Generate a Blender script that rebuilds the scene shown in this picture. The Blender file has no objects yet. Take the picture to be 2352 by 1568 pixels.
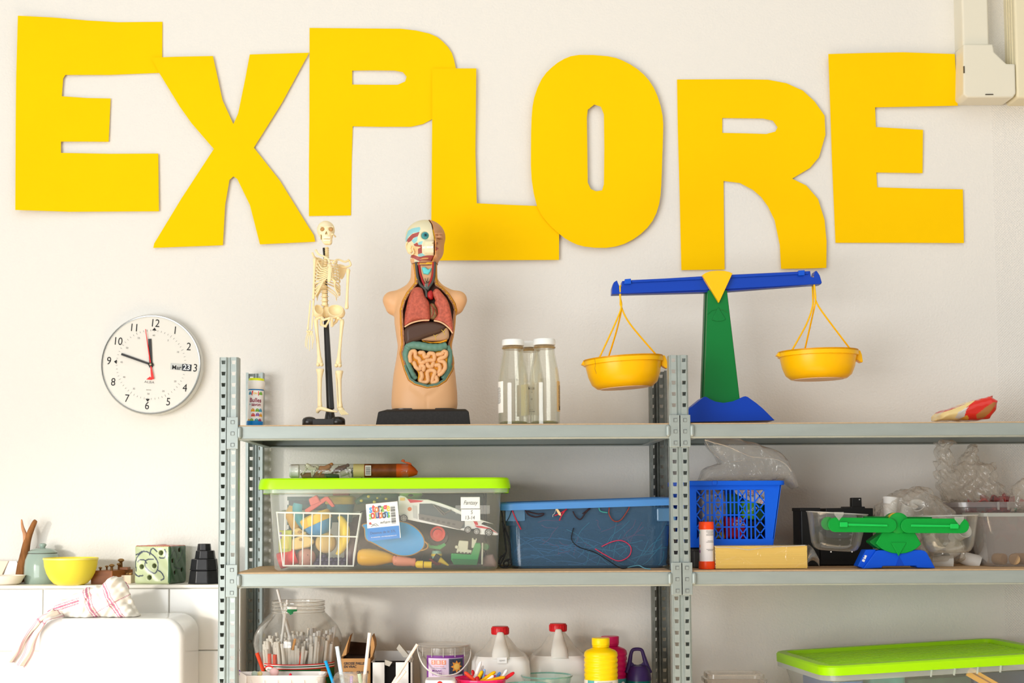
import bpy, math, random
import numpy as np
from mathutils import Vector, Matrix
from mathutils import geometry as mgeo

random.seed(7)
rng = np.random.default_rng(7)
SC = bpy.context.scene
COL = SC.collection
R = math.radians

# ------------------------------------------------------------------ camera
W, H, F = 2352.0, 1568.0, 3300.0
DIST, EYE = 3.3, 1.45
TILT, ROLL = math.atan(0.060), 0.0048
PPX, PPY = 1089.0, 1167.0 - F * math.tan(TILT)
_f = Vector((0, math.cos(TILT), math.sin(TILT)))
_u0 = Vector((0, -math.sin(TILT), math.cos(TILT)))
_r0 = Vector((1, 0, 0))
_r = _r0 * math.cos(ROLL) - _u0 * math.sin(ROLL)
_u = _u0 * math.cos(ROLL) + _r0 * math.sin(ROLL)
CAMLOC = Vector((0, -DIST, EYE))
cam = bpy.data.cameras.new('camera')
camo = bpy.data.objects.new('camera', cam)
COL.objects.link(camo)
cam.sensor_fit = 'HORIZONTAL'; cam.sensor_width = 36.0
cam.lens = F / W * 36.0
cam.shift_x = (W / 2 - PPX) / W
cam.shift_y = (PPY - H / 2) / W
cam.clip_start = 0.05
camo.matrix_world = Matrix(((_r.x, _u.x, -_f.x, CAMLOC.x), (_r.y, _u.y, -_f.y, CAMLOC.y),
                            (_r.z, _u.z, -_f.z, CAMLOC.z), (0, 0, 0, 1)))
SC.camera = camo

def P(px, py, Y):
    "the point of the plane at depth Y that the photograph shows at this pixel"
    d = _f + _r * ((px - PPX) / F) + _u * ((PPY - py) / F)
    return CAMLOC + d * ((Y + DIST) / d.y)

# ------------------------------------------------------------------ light
SC.view_settings.view_transform = 'Standard'
SC.view_settings.look = 'None'
SC.view_settings.gamma = 1.0
SC.view_settings.use_curve_mapping = False
SC.view_settings.exposure = -0.10
SC.cycles.max_bounces = 10
SC.cycles.transparent_max_bounces = 24
SC.cycles.use_denoising = True
wd = bpy.data.worlds.new('room_light'); SC.world = wd; wd.use_nodes = True
wd.node_tree.nodes['Background'].inputs[0].default_value = (1.0, 0.965, 0.89, 1)
wd.node_tree.nodes['Background'].inputs[1].default_value = 0.50

def area(name, loc, target, sx, sy, power, col):
    l = bpy.data.lights.new(name, 'AREA'); l.shape = 'RECTANGLE'; l.size = sx; l.size_y = sy
    l.energy = power; l.color = col
    o = bpy.data.objects.new(name, l); COL.objects.link(o); o.location = loc
    o.rotation_euler = (Vector(target) - Vector(loc)).to_track_quat('-Z', 'Y').to_euler()
    return o
area('window_light', (-2.7, -4.3, 1.20), (0.3, 0.4, 1.15), 3.0, 2.2, 168, (0.97, 0.99, 1.0))
area('ceiling_light', (0.3, -2.3, 3.5), (0.3, 0.4, 1.3), 5.5, 2.6, 42, (1.0, 0.97, 0.92))
# a beam of sun from the window falling on the floor before the shelves
l_ = bpy.data.lights.new('sunbeam', 'SPOT'); l_.energy = 4500; l_.color = (1.0, 0.93, 0.82); l_.spot_size = R(34); l_.spot_blend = 0.3; l_.shadow_soft_size = 0.05
o_ = bpy.data.objects.new('sunbeam', l_); COL.objects.link(o_); o_.location = (-1.6, -3.4, 2.7)
o_.rotation_euler = (Vector((0.25, -1.15, 0.0)) - Vector(o_.location)).to_track_quat('-Z', 'Y').to_euler()

# the same low sun reaching the lower left of the wall
l_ = bpy.data.lights.new('low_sun', 'SPOT'); l_.energy = 330; l_.color = (1.0, 0.96, 0.88); l_.spot_size = R(27); l_.spot_blend = 1.0; l_.shadow_soft_size = 0.12
o_ = bpy.data.objects.new('low_sun', l_); COL.objects.link(o_); o_.location = (-3.0, -2.6, 1.75)
o_.rotation_euler = (Vector((-0.75, 0.2, 0.98)) - Vector(o_.location)).to_track_quat('-Z', 'Y').to_euler()

# ------------------------------------------------------------------ materials
def srgb(c):
    if isinstance(c, str):
        c = tuple(int(c[i:i + 2], 16) for i in (0, 2, 4))
    o = []
    for v in c[:3]:
        v = v / 255.0
        o.append(v / 12.92 if v <= 0.04045 else ((v + 0.055) / 1.055) ** 2.4)
    return (*o, 1.0)

_mats = {}
def mat(name, col, rough=0.5, metal=0.0, spec=0.28, noise=0.0, nscale=20.0, nstretch=(1, 1, 1), bump=0.0, bscale=80.0,
        attr=False, trans=0.0, transl=0.0, sss=0.0, coat=0.0, emit=0.0):
    if name in _mats: return _mats[name]
    m = bpy.data.materials.new(name); m.use_nodes = True
    nt = m.node_tree; N = nt.nodes; L = nt.links
    b = N['Principled BSDF']
    c = srgb(col)
    b.inputs['Base Color'].default_value = c
    b.inputs['Roughness'].default_value = rough
    b.inputs['Metallic'].default_value = metal
    b.inputs['Specular IOR Level'].default_value = spec
    b.inputs['Coat Weight'].default_value = coat
    if trans: b.inputs['Transmission Weight'].default_value = trans
    if sss:
        b.inputs['Subsurface Weight'].default_value = sss
        b.inputs['Subsurface Scale'].default_value = 0.01
    if attr:
        a = N.new('ShaderNodeVertexColor'); a.layer_name = 'Col'
        L.new(a.outputs[0], b.inputs['Base Color'])
    if noise or bump:
        tc = N.new('ShaderNodeTexCoord'); mp = N.new('ShaderNodeMapping')
        mp.inputs['Scale'].default_value = nstretch
        L.new(tc.outputs['Object'], mp.inputs[0])
    if noise:
        n = N.new('ShaderNodeTexNoise'); n.inputs['Scale'].default_value = nscale; n.inputs['Detail'].default_value = 4
        L.new(mp.outputs[0], n.inputs['Vector'])
        r = N.new('ShaderNodeValToRGB')
        r.color_ramp.elements[0].position = 0.3; r.color_ramp.elements[1].position = 0.7
        r.color_ramp.elements[0].color = tuple(v * (1 - noise) for v in c[:3]) + (1,)
        r.color_ramp.elements[1].color = tuple(min(1, v * (1 + noise * 0.6)) for v in c[:3]) + (1,)
        L.new(n.outputs['Fac'], r.inputs[0]); L.new(r.outputs[0], b.inputs['Base Color'])
    if bump:
        n2 = N.new('ShaderNodeTexNoise'); n2.inputs['Scale'].default_value = bscale; n2.inputs['Detail'].default_value = 3
        L.new(mp.outputs[0], n2.inputs['Vector'])
        bp = N.new('ShaderNodeBump'); bp.inputs['Strength'].default_value = bump; bp.inputs['Distance'].default_value = 0.002
        L.new(n2.outputs['Fac'], bp.inputs['Height']); L.new(bp.outputs[0], b.inputs['Normal'])
    if transl:
        t = N.new('ShaderNodeBsdfTranslucent'); t.inputs[0].default_value = c
        mx = N.new('ShaderNodeMixShader'); mx.inputs[0].default_value = transl
        L.new(b.outputs[0], mx.inputs[1]); L.new(t.outputs[0], mx.inputs[2]); L.new(mx.outputs[0], N['Material Output'].inputs['Surface'])
    _mats[name] = m
    return m

def clear(name, tint, base=0.06, edge=0.5, body='ffffff', rough=0.12, bump=0.0, bscale=30.0, spec=0.6):
    "thin clear plastic or glass: sees through, thickens toward grazing angles"
    if name in _mats: return _mats[name]
    m = bpy.data.materials.new(name); m.use_nodes = True
    nt = m.node_tree; N = nt.nodes; L = nt.links
    b = N['Principled BSDF']; out = N['Material Output']
    b.inputs['Base Color'].default_value = srgb(body); b.inputs['Roughness'].default_value = rough
    b.inputs['Specular IOR Level'].default_value = spec
    t = N.new('ShaderNodeBsdfTransparent'); t.inputs[0].default_value = srgb(tint)
    lw = N.new('ShaderNodeLayerWeight'); lw.inputs['Blend'].default_value = 0.5
    pw = N.new('ShaderNodeMath'); pw.operation = 'POWER'; pw.inputs[1].default_value = 2.0
    L.new(lw.outputs['Facing'], pw.inputs[0])
    mu = N.new('ShaderNodeMath'); mu.operation = 'MULTIPLY_ADD'
    mu.inputs[1].default_value = edge; mu.inputs[2].default_value = base; mu.use_clamp = True
    L.new(pw.outputs[0], mu.inputs[0])
    mx = N.new('ShaderNodeMixShader')
    L.new(mu.outputs[0], mx.inputs[0]); L.new(t.outputs[0], mx.inputs[1]); L.new(b.outputs[0], mx.inputs[2])
    # a clean surface reflection over the see-through body
    g = N.new('ShaderNodeBsdfGlossy'); g.inputs['Roughness'].default_value = max(0.03, rough * 0.6)
    p5 = N.new('ShaderNodeMath'); p5.operation = 'POWER'; p5.inputs[1].default_value = 4.0
    L.new(lw.outputs['Facing'], p5.inputs[0])
    fr = N.new('ShaderNodeMath'); fr.operation = 'MULTIPLY_ADD'; fr.inputs[1].default_value = 0.6; fr.inputs[2].default_value = 0.05 * spec; fr.use_clamp = True
    L.new(p5.outputs[0], fr.inputs[0])
    mx2 = N.new('ShaderNodeMixShader')
    L.new(fr.outputs[0], mx2.inputs[0]); L.new(mx.outputs[0], mx2.inputs[1]); L.new(g.outputs[0], mx2.inputs[2])
    L.new(mx2.outputs[0], out.inputs['Surface'])
    if bump:
        tc = N.new('ShaderNodeTexCoord')
        n2 = N.new('ShaderNodeTexNoise'); n2.inputs['Scale'].default_value = bscale; n2.inputs['Detail'].default_value = 3
        n2.inputs['Distortion'].default_value = 1.2
        L.new(tc.outputs['Object'], n2.inputs['Vector'])
        bp = N.new('ShaderNodeBump'); bp.inputs['Strength'].default_value = bump; bp.inputs['Distance'].default_value = 0.01
        L.new(n2.outputs['Fac'], bp.inputs['Height'])
        for q in (b, g): L.new(bp.outputs[0], q.inputs['Normal'])
        L.new(bp.outputs[0], lw.inputs['Normal'])
    _mats[name] = m
    return m

# ------------------------------------------------------------------ mesh building
def vec(a): return np.array(a, dtype=float)

class B:
    "collects shapes that become ONE mesh object"
    def __init__(s): s.v = []; s.f = []; s.mi = []; s.col = None
    def add(s, vs, fs, mi=0):
        n = len(s.v); s.v.extend([tuple(map(float, q)) for q in vs])
        s.f.extend([tuple(int(i) + n for i in q) for q in fs]); s.mi.extend([mi] * len(fs)); return s
    def box(s, c, d, rot=(0, 0, 0), mi=0, taper=None):
        x, y, z = d[0] / 2, d[1] / 2, d[2] / 2
        t = taper or (1, 1)     # scale of the top
        vs = [(-x, -y, -z), (x, -y, -z), (x, y, -z), (-x, y, -z),
              (-x * t[0], -y * t[1], z), (x * t[0], -y * t[1], z), (x * t[0], y * t[1], z), (-x * t[0], y * t[1], z)]
        if any(rot):
            from mathutils import Euler
            e = Euler(rot).to_matrix(); vs = [e @ Vector(q) for q in vs]
        vs = [(q[0] + c[0], q[1] + c[1], q[2] + c[2]) for q in vs]
        return s.add(vs, [(0, 3, 2, 1), (4, 5, 6, 7), (0, 1, 5, 4), (1, 2, 6, 5), (2, 3, 7, 6), (3, 0, 4, 7)], mi)
    def tube(s, pts, r, n=8, closed=False, caps=True, mi=0, flat=1.0, up=None):
        P_ = [Vector(p) for p in pts]; k = len(P_)
        rr = [r] * k if not hasattr(r, '__len__') else list(r)
        vs = []; prev = None
        for i, p in enumerate(P_):
            a = P_[(i - 1) % k] if (i > 0 or closed) else p
            b = P_[(i + 1) % k] if (i < k - 1 or closed) else p
            t = (b - a)
            t = t.normalized() if t.length > 1e-9 else Vector((0, 0, 1))
            if prev is None:
                ref = Vector(up) if up else (Vector((0, 1, 0)) if abs(t.y) < 0.9 else Vector((1, 0, 0)))
                nrm = (ref - t * ref.dot(t)).normalized()
            else:
                nrm = prev - t * prev.dot(t)
                nrm = nrm.normalized() if nrm.length > 1e-6 else prev
            prev = nrm; bi = t.cross(nrm)
            for j in range(n):
                an = 2 * math.pi * j / n
                vs.append(p + nrm * (math.cos(an) * rr[i] * flat) + bi * (math.sin(an) * rr[i]))
        fs = []
        for i in range(k if closed else k - 1):
            a0 = i * n; b0 = ((i + 1) % k) * n
            for j in range(n):
                fs.append((a0 + j, a0 + (j + 1) % n, b0 + (j + 1) % n, b0 + j))
        if caps and not closed:
            fs.append(tuple(range(n - 1, -1, -1))); fs.append(tuple((k - 1) * n + j for j in range(n)))
        return s.add(vs, fs, mi)
    def cyl(s, a, b, r0, r1=None, n=16, mi=0):
        return s.tube([a, b], [r0, r0 if r1 is None else r1], n, mi=mi)
    def lathe(s, prof, n=32, c=(0, 0, 0), sx=1.0, sy=1.0, mi=0, sq=0.0, twist=0.0, cap=True):
        "profile of (radius, z); sq > 0 squares the plan off"
        vs = []; k = len(prof)
        for (r, z) in prof:
            for j in range(n):
                a = 2 * math.pi * (j + twist) / n
                ca, sa = math.cos(a), math.sin(a)
                if sq:
                    m = (abs(ca) ** (2 + sq) + abs(sa) ** (2 + sq)) ** (-1.0 / (2 + sq))
                    ca, sa = ca * m, sa * m
                vs.append((c[0] + r * ca * sx, c[1] + r * sa * sy, c[2] + z))
        fs = []
        for i in range(k - 1):
            for j in range(n):
                j2 = (j + 1) % n
                fs.append((i * n + j, i * n + j2, (i + 1) * n + j2, (i + 1) * n + j))
        if cap and prof[0][0] > 1e-6: fs.append(tuple(range(n - 1, -1, -1)))
        if cap and prof[-1][0] > 1e-6: fs.append(tuple((k - 1) * n + j for j in range(n)))
        return s.add(vs, fs, mi)
    def shell(s, prof, t, n=32, c=(0, 0, 0), sx=1.0, sy=1.0, mi=0, sq=0.0):
        "open vessel: outer profile from bottom to rim, then back down inside"
        inner = [(max(r - t, 0.0), z + (t if i == 0 else 0)) for i, (r, z) in enumerate(prof)][::-1]
        pr = [(0.0, prof[0][1])] + list(prof) + inner + [(0.0, prof[0][1] + t)]
        return s.lathe(pr, n, c, sx, sy, mi, sq)
    def prism(s, pts, y0, y1, mi=0):
        "outline in (x, z) extruded along y"
        n = len(pts)
        ar = sum(pts[i][0] * pts[(i + 1) % n][1] - pts[(i + 1) % n][0] * pts[i][1] for i in range(n))
        if ar < 0: pts = pts[::-1]
        vs = [(x, y0, z) for x, z in pts] + [(x, y1, z) for x, z in pts]
        fs = [tuple(range(n)), tuple(range(2 * n - 1, n - 1, -1))]
        for i in range(n):
            j = (i + 1) % n; fs.append((j, i, i + n, j + n))
        return s.add(vs, fs, mi)
    def slab(s, pts, z0, z1, mi=0):
        "outline in (x, y) extruded along z"
        b = B().prism(pts, -z1, -z0); return s.add([(x, z, -y) for x, y, z in b.v], b.f, mi)
    def ball(s, c, r, nu=16, nv=10, mi=0, rot=None):
        r = (r, r, r) if not hasattr(r, '__len__') else r
        vs = [(0, 0, -r[2])]
        for i in range(1, nv):
            th = -math.pi / 2 + math.pi * i / nv
            for j in range(nu):
                a = 2 * math.pi * j / nu
                vs.append((r[0] * math.cos(th) * math.cos(a), r[1] * math.cos(th) * math.sin(a), r[2] * math.sin(th)))
        vs.append((0, 0, r[2])); fs = []
        for j in range(nu): fs.append((0, 1 + (j + 1) % nu, 1 + j))
        for i in range(nv - 2):
            for j in range(nu):
                a = 1 + i * nu; fs.append((a + j, a + (j + 1) % nu, a + nu + (j + 1) % nu, a + nu + j))
        a = 1 + (nv - 2) * nu
        for j in range(nu): fs.append((a + j, a + (j + 1) % nu, len(vs) - 1))
        if rot:
            from mathutils import Euler
            e = Euler(rot).to_matrix(); vs = [e @ Vector(q) for q in vs]
        return s.add([(q[0] + c[0], q[1] + c[1], q[2] + c[2]) for q in vs], fs, mi)
    def grid(s, fn, nu, nv, mi=0, closed_u=False):
        vs = [fn(i / (nu if closed_u else nu - 1), j / (nv - 1)) for j in range(nv) for i in range(nu)]
        fs = []
        for j in range(nv - 1):
            for i in range(nu if closed_u else nu - 1):
                i2 = (i + 1) % nu; fs.append((j * nu + i, j * nu + i2, (j + 1) * nu + i2, (j + 1) * nu + i))
        return s.add(vs, fs, mi)
    def rrect(s, w, d, r, z0, z1, c=(0, 0, 0), n=4, tz=1.0, mi=0, cap=(True, True)):
        "rounded rectangular block; tz scales the top"
        ring = rring(w, d, r, n); k = len(ring)
        vs = [(c[0] + x, c[1] + y, c[2] + z0) for x, y in ring] + [(c[0] + x * tz, c[1] + y * tz, c[2] + z1) for x, y in ring]
        fs = [(i, (i + 1) % k, k + (i + 1) % k, k + i) for i in range(k)]
        if cap[0]: fs.append(tuple(range(k - 1, -1, -1)))
        if cap[1]: fs.append(tuple(range(k, 2 * k)))
        return s.add(vs, fs, mi)
    def rstack(s, levels, n=4, c=(0, 0, 0), caps=(True, True), mi=0):
        "stack of rounded rectangles (w, d, r, z)"
        vs = []; k = 4 * (n + 1)
        for (w, d, r, z) in levels:
            vs += [(c[0] + x, c[1] + y, c[2] + z) for x, y in rring(w, d, r, n)]
        fs = []
        for l in range(len(levels) - 1):
            for i in range(k):
                fs.append((l * k + i, l * k + (i + 1) % k, (l + 1) * k + (i + 1) % k, (l + 1) * k + i))
        if caps[0]: fs.append(tuple(range(k - 1, -1, -1)))
        if caps[1]: fs.append(tuple(range((len(levels) - 1) * k, len(levels) * k)))
        return s.add(vs, fs, mi)
    def xform(s, mtx):
        s.v = [tuple(mtx @ Vector(q)) for q in s.v]; return s

def rring(w, d, r, n=4):
    o = []
    for cx, cy, a0 in ((w / 2 - r, d / 2 - r, 0), (-w / 2 + r, d / 2 - r, 90), (-w / 2 + r, -d / 2 + r, 180), (w / 2 - r, -d / 2 + r, 270)):
        for i in range(n + 1):
            a = R(a0 + 90 * i / n); o.append((cx + r * math.cos(a), cy + r * math.sin(a)))
    return o

def obj(name, b, m, parent=None, smooth=40, bevel=0.0, seg=2, solid=0.0, subsurf=0, label=None, kind=None, loc=None):
    me = bpy.data.meshes.new(name)
    if isinstance(b, B): me.from_pydata(b.v, [], b.f); mi = b.mi
    else: me.from_pydata([tuple(q) for q in b[0]], [], [tuple(q) for q in b[1]]); mi = None
    ms = m if isinstance(m, (list, tuple)) else [m]
    for q in ms: me.materials.append(q)
    if mi and len(ms) > 1: me.polygons.foreach_set('material_index', mi)
    me.update()
    if smooth:
        me.shade_smooth()
        if smooth < 180: me.set_sharp_from_angle(angle=R(smooth))
    o = bpy.data.objects.new(name, me); COL.objects.link(o)
    if parent is not None: o.parent = parent
    if loc is not None: o.location = loc
    if solid:
        k = o.modifiers.new('thickness', 'SOLIDIFY'); k.thickness = solid; k.offset = 0
    if subsurf:
        k = o.modifiers.new('smooth', 'SUBSURF'); k.levels = subsurf; k.render_levels = subsurf
    if bevel:
        k = o.modifiers.new('bevel', 'BEVEL'); k.width = bevel; k.segments = seg; k.limit_method = 'ANGLE'; k.angle_limit = R(35)
    if label: o['label'] = label
    if kind: o['kind'] = kind
    return o

def tag(o, label, cat, group=None):
    o['label'] = label; o['category'] = cat
    if group: o['group'] = group
    return o

class T:
    "a thing: an Empty at its base, with helpers that turn photo pixels at its depth into local points"
    def __init__(s, name, label, cat, px, py, Y, z=None, group=None):
        b = P(px, py, Y)
        if z is not None: b.z = z
        s.b = b; s.Y = Y; s.s = (DIST + Y) / F
        s.o = bpy.data.objects.new(name, None); COL.objects.link(s.o); s.o.location = b
        s.o.empty_display_size = 0.02
        tag(s.o, label, cat, group)
    def v(s, px, py, dy=0.0):
        return P(px, py, s.Y + dy) - s.b
    def xz(s, pts, dy=0.0):
        q = [s.v(a, b, dy) for a, b in pts]; return [(a.x, a.z) for a in q]
    def part(s, name, b, m, **k): return obj(name, b, m, s.o, **k)

def dup(root, loc, label=None, rotz=0.0):
    r = root.copy(); COL.objects.link(r); r.location = loc; r.rotation_euler = (0, 0, rotz)
    if label: r['label'] = label
    for ch in list(root.children):
        c = ch.copy(); COL.objects.link(c); c.parent = r
        for g in list(ch.children):
            d = g.copy(); COL.objects.link(d); d.parent = c
    return r

# text as flat print
def text_b(body, size, align='CENTER', bold=False, sx=1.0, shear=0.0):
    cu = bpy.data.curves.new('print', 'FONT'); cu.body = body; cu.size = size
    cu.align_x = align; cu.align_y = 'CENTER'; cu.resolution_u = 3; cu.shear = shear
    cu.offset = size * 0.018 if bold else 0.0
    o = bpy.data.objects.new('print', cu)
    me = bpy.data.meshes.new_from_object(o)
    b = B()
    b.add([(v.co.x * sx, 0.0, v.co.y) for v in me.vertices], [tuple(p.vertices) for p in me.polygons])
    bpy.data.objects.remove(o); bpy.data.curves.remove(cu); bpy.data.meshes.remove(me)
    return b
def shifted(b, d):
    b.v = [(x + d[0], y + d[1], z + d[2]) for x, y, z in b.v]; return b
def rot2(b, a):
    c, s_ = math.cos(a), math.sin(a); b.v = [(x * c - z * s_, y, x * s_ + z * c) for x, y, z in b.v]; return b
def wrap(b, r, a0=0.0):
    "bend a flat print around a vertical cylinder of radius r; x=0 faces the camera"
    b.v = [((r - y) * math.sin(x / r + a0), -(r - y) * math.cos(x / r + a0), z) for x, y, z in b.v]; return b
def patch(w, h, nx=1, c=(0, 0)):
    b = B(); return b.grid(lambda u, v: (c[0] + (u - 0.5) * w, 0.0, c[1] + (v - 0.5) * h), nx + 1, 2)

# ------------------------------------------------------------------ implicit modelling
class G:
    def __init__(s, lo, hi, h):
        s.lo, s.h = vec(lo), h
        n = [int(math.ceil((hi[i] - lo[i]) / h)) + 1 for i in range(3)]
        s.x = (lo[0] + h * np.arange(n[0]))[:, None, None]
        s.y = (lo[1] + h * np.arange(n[1]))[None, :, None]
        s.z = (lo[2] + h * np.arange(n[2]))[None, None, :]
    def ell(s, c, r, rot=0.0, ax='y'):
        x, y, z = s.x - c[0], s.y - c[1], s.z - c[2]
        if rot:
            ca, sa = math.cos(rot), math.sin(rot)
            if ax == 'y': x, z = x * ca + z * sa, -x * sa + z * ca
            elif ax == 'x': y, z = y * ca + z * sa, -y * sa + z * ca
            else: x, y = x * ca + y * sa, -x * sa + y * ca
        k0 = np.sqrt((x / r[0]) ** 2 + (y / r[1]) ** 2 + (z / r[2]) ** 2)
        k1 = np.sqrt((x / r[0] ** 2) ** 2 + (y / r[1] ** 2) ** 2 + (z / r[2] ** 2) ** 2) + 1e-9
        return k0 * (k0 - 1) / k1
    def cap(s, a, b, ra, rb=None):
        rb = ra if rb is None else rb
        a, b = vec(a), vec(b); d = b - a; L2 = float(d @ d) + 1e-12
        t = np.clip(((s.x - a[0]) * d[0] + (s.y - a[1]) * d[1] + (s.z - a[2]) * d[2]) / L2, 0, 1)
        return np.sqrt((s.x - a[0] - t * d[0]) ** 2 + (s.y - a[1] - t * d[1]) ** 2 + (s.z - a[2] - t * d[2]) ** 2) - (ra + (rb - ra) * t)
    def box(s, c, d, r=0.0):
        q = [np.abs(a - c[i]) - d[i] / 2 + r for i, a in enumerate((s.x, s.y, s.z))]
        return np.sqrt(np.maximum(q[0], 0) ** 2 + np.maximum(q[1], 0) ** 2 + np.maximum(q[2], 0) ** 2) + np.minimum(np.maximum(np.maximum(q[0], q[1]), q[2]), 0) - r
    def poly(s, pts):
        "signed distance to an outline in (x, z)"
        return poly_sdf(s.x[:, :, 0][:, :, None] + 0 * s.z, s.z + 0 * s.x, pts)
    def ext(s, pts, y0, y1, r=0.0):
        d2 = s.poly(pts) + r
        dy = np.abs(s.y - (y0 + y1) / 2) - abs(y1 - y0) / 2 + r
        return np.sqrt(np.maximum(d2, 0) ** 2 + np.maximum(dy, 0) ** 2) + np.minimum(np.maximum(d2, dy), 0) - r
    def mesh(s, f):
        return surface_nets(np.broadcast_to(f, (s.x.shape[0], s.y.shape[1], s.z.shape[2])), s.lo, s.h)

def poly_sdf(x, z, pts):
    d = np.full(np.broadcast(x, z).shape, 1e9); ins = np.zeros(d.shape, bool); n = len(pts)
    for i in range(n):
        ax, az = pts[i]; bx, bz = pts[(i + 1) % n]
        ex, ez = bx - ax, bz - az; L2 = ex * ex + ez * ez + 1e-15
        t = np.clip(((x - ax) * ex + (z - az) * ez) / L2, 0, 1)
        d = np.minimum(d, (x - ax - t * ex) ** 2 + (z - az - t * ez) ** 2)
        c = ((az > z) != (bz > z)) & (x < (bx - ax) * (z - az) / ((bz - az) if abs(bz - az) > 1e-12 else 1e-12) + ax)
        ins ^= c
    d = np.sqrt(d)
    return np.where(ins, -d, d)

def smin(a, b, k):
    h = np.clip(0.5 + 0.5 * (b - a) / k, 0, 1)
    return b * (1 - h) + a * h - k * h * (1 - h)
def smax(a, b, k): return -smin(-a, -b, k)

def surface_nets(f, lo, h):
    nx, ny, nz = f.shape
    ins = f < 0
    cnt = np.zeros((nx - 1, ny - 1, nz - 1), np.int16); acc = np.zeros((3, nx - 1, ny - 1, nz - 1), np.float32)
    co = [(i, j, k) for i in (0, 1) for j in (0, 1) for k in (0, 1)]
    sl = lambda c: f[c[0]:nx - 1 + c[0], c[1]:ny - 1 + c[1], c[2]:nz - 1 + c[2]]
    for a in co:
        for ax in range(3):
            if a[ax]: continue
            b = list(a); b[ax] = 1
            fa, fb = sl(a), sl(tuple(b)); m = (fa < 0) != (fb < 0)
            t = np.where(m, fa / np.where(m, fa - fb, 1), 0)
            cnt += m
            for q in range(3):
                acc[q] += np.where(m, a[q] + (t if q == ax else 0), 0)
    mk = cnt > 0
    idx = np.full(mk.shape, -1, np.int64); idx[mk] = np.arange(mk.sum())
    ii = np.argwhere(mk)
    pos = ii + (acc[:, mk] / cnt[mk]).T
    V = lo + pos * h
    fs = []
    for ax in range(3):
        s0 = [slice(1, n - 1) for n in f.shape]; s1 = list(s0)
        s0[ax] = slice(0, f.shape[ax] - 1); s1[ax] = slice(1, f.shape[ax])
        a, b = ins[tuple(s0)], ins[tuple(s1)]
        u, w = [(1, 2), (2, 0), (0, 1)][ax]
        e = np.argwhere(a != b)
        if not len(e): continue
        flip = a[a != b]
        base = e.copy(); base[:, u] += 1; base[:, w] += 1   # node coordinates
        def cell(du, dw):
            c = base.copy(); c[:, u] -= du; c[:, w] -= dw
            return idx[c[:, 0], c[:, 1], c[:, 2]]
        q = np.stack([cell(1, 1), cell(0, 1), cell(0, 0), cell(1, 0)], 1)
        q[~flip] = q[~flip][:, ::-1]
        fs.append(q)
    Fq = np.concatenate(fs) if fs else np.zeros((0, 4), int)
    return V, Fq[(Fq >= 0).all(1)]

def sobj(name, vf, m, parent=None, smooth=180, colors=None, label=None, decimate=0.0):
    V, Fq = vf
    me = bpy.data.meshes.new(name)
    me.vertices.add(len(V)); me.vertices.foreach_set('co', V.astype(np.float32).ravel())
    me.loops.add(len(Fq) * 4); me.loops.foreach_set('vertex_index', Fq.astype(np.int32).ravel())
    me.polygons.add(len(Fq)); me.polygons.foreach_set('loop_start', np.arange(len(Fq), dtype=np.int32) * 4)
    me.update(calc_edges=True); me.validate()
    if colors is not None:
        a = me.color_attributes.new('Col', 'FLOAT_COLOR', 'POINT')
        c = np.ones((len(V), 4), np.float32); c[:, :3] = colors
        a.data.foreach_set('color', c.ravel())
    me.materials.append(m); me.shade_smooth()
    if smooth < 180: me.set_sharp_from_angle(angle=R(smooth))
    o = bpy.data.objects.new(name, me); COL.objects.link(o)
    if parent is not None: o.parent = parent
    if label: o['label'] = label
    if decimate:
        k = o.modifiers.new('lighten', 'DECIMATE'); k.ratio = decimate
    return o

def smooth_path(pts, n=6, closed=False):
    "Catmull-Rom through the points"
    P_ = [Vector(p) for p in pts]; k = len(P_); o = []
    for i in range(k if closed else k - 1):
        g = lambda j: P_[j % k] if closed else P_[max(0, min(k - 1, j))]
        p0, p1, p2, p3 = g(i - 1), g(i), g(i + 1), g(i + 2)
        for j in range(n):
            t = j / n
            o.append(0.5 * ((2 * p1) + (p2 - p0) * t + (2 * p0 - 5 * p1 + 4 * p2 - p3) * t * t + (3 * p1 - p0 - 3 * p2 + p3) * t ** 3))
    if not closed: o.append(P_[-1])
    return o
def sm2(pts, n=5, closed=True):
    return [(p.x, p.y) for p in smooth_path([(a, b, 0) for a, b in pts], n, closed)]
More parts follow.
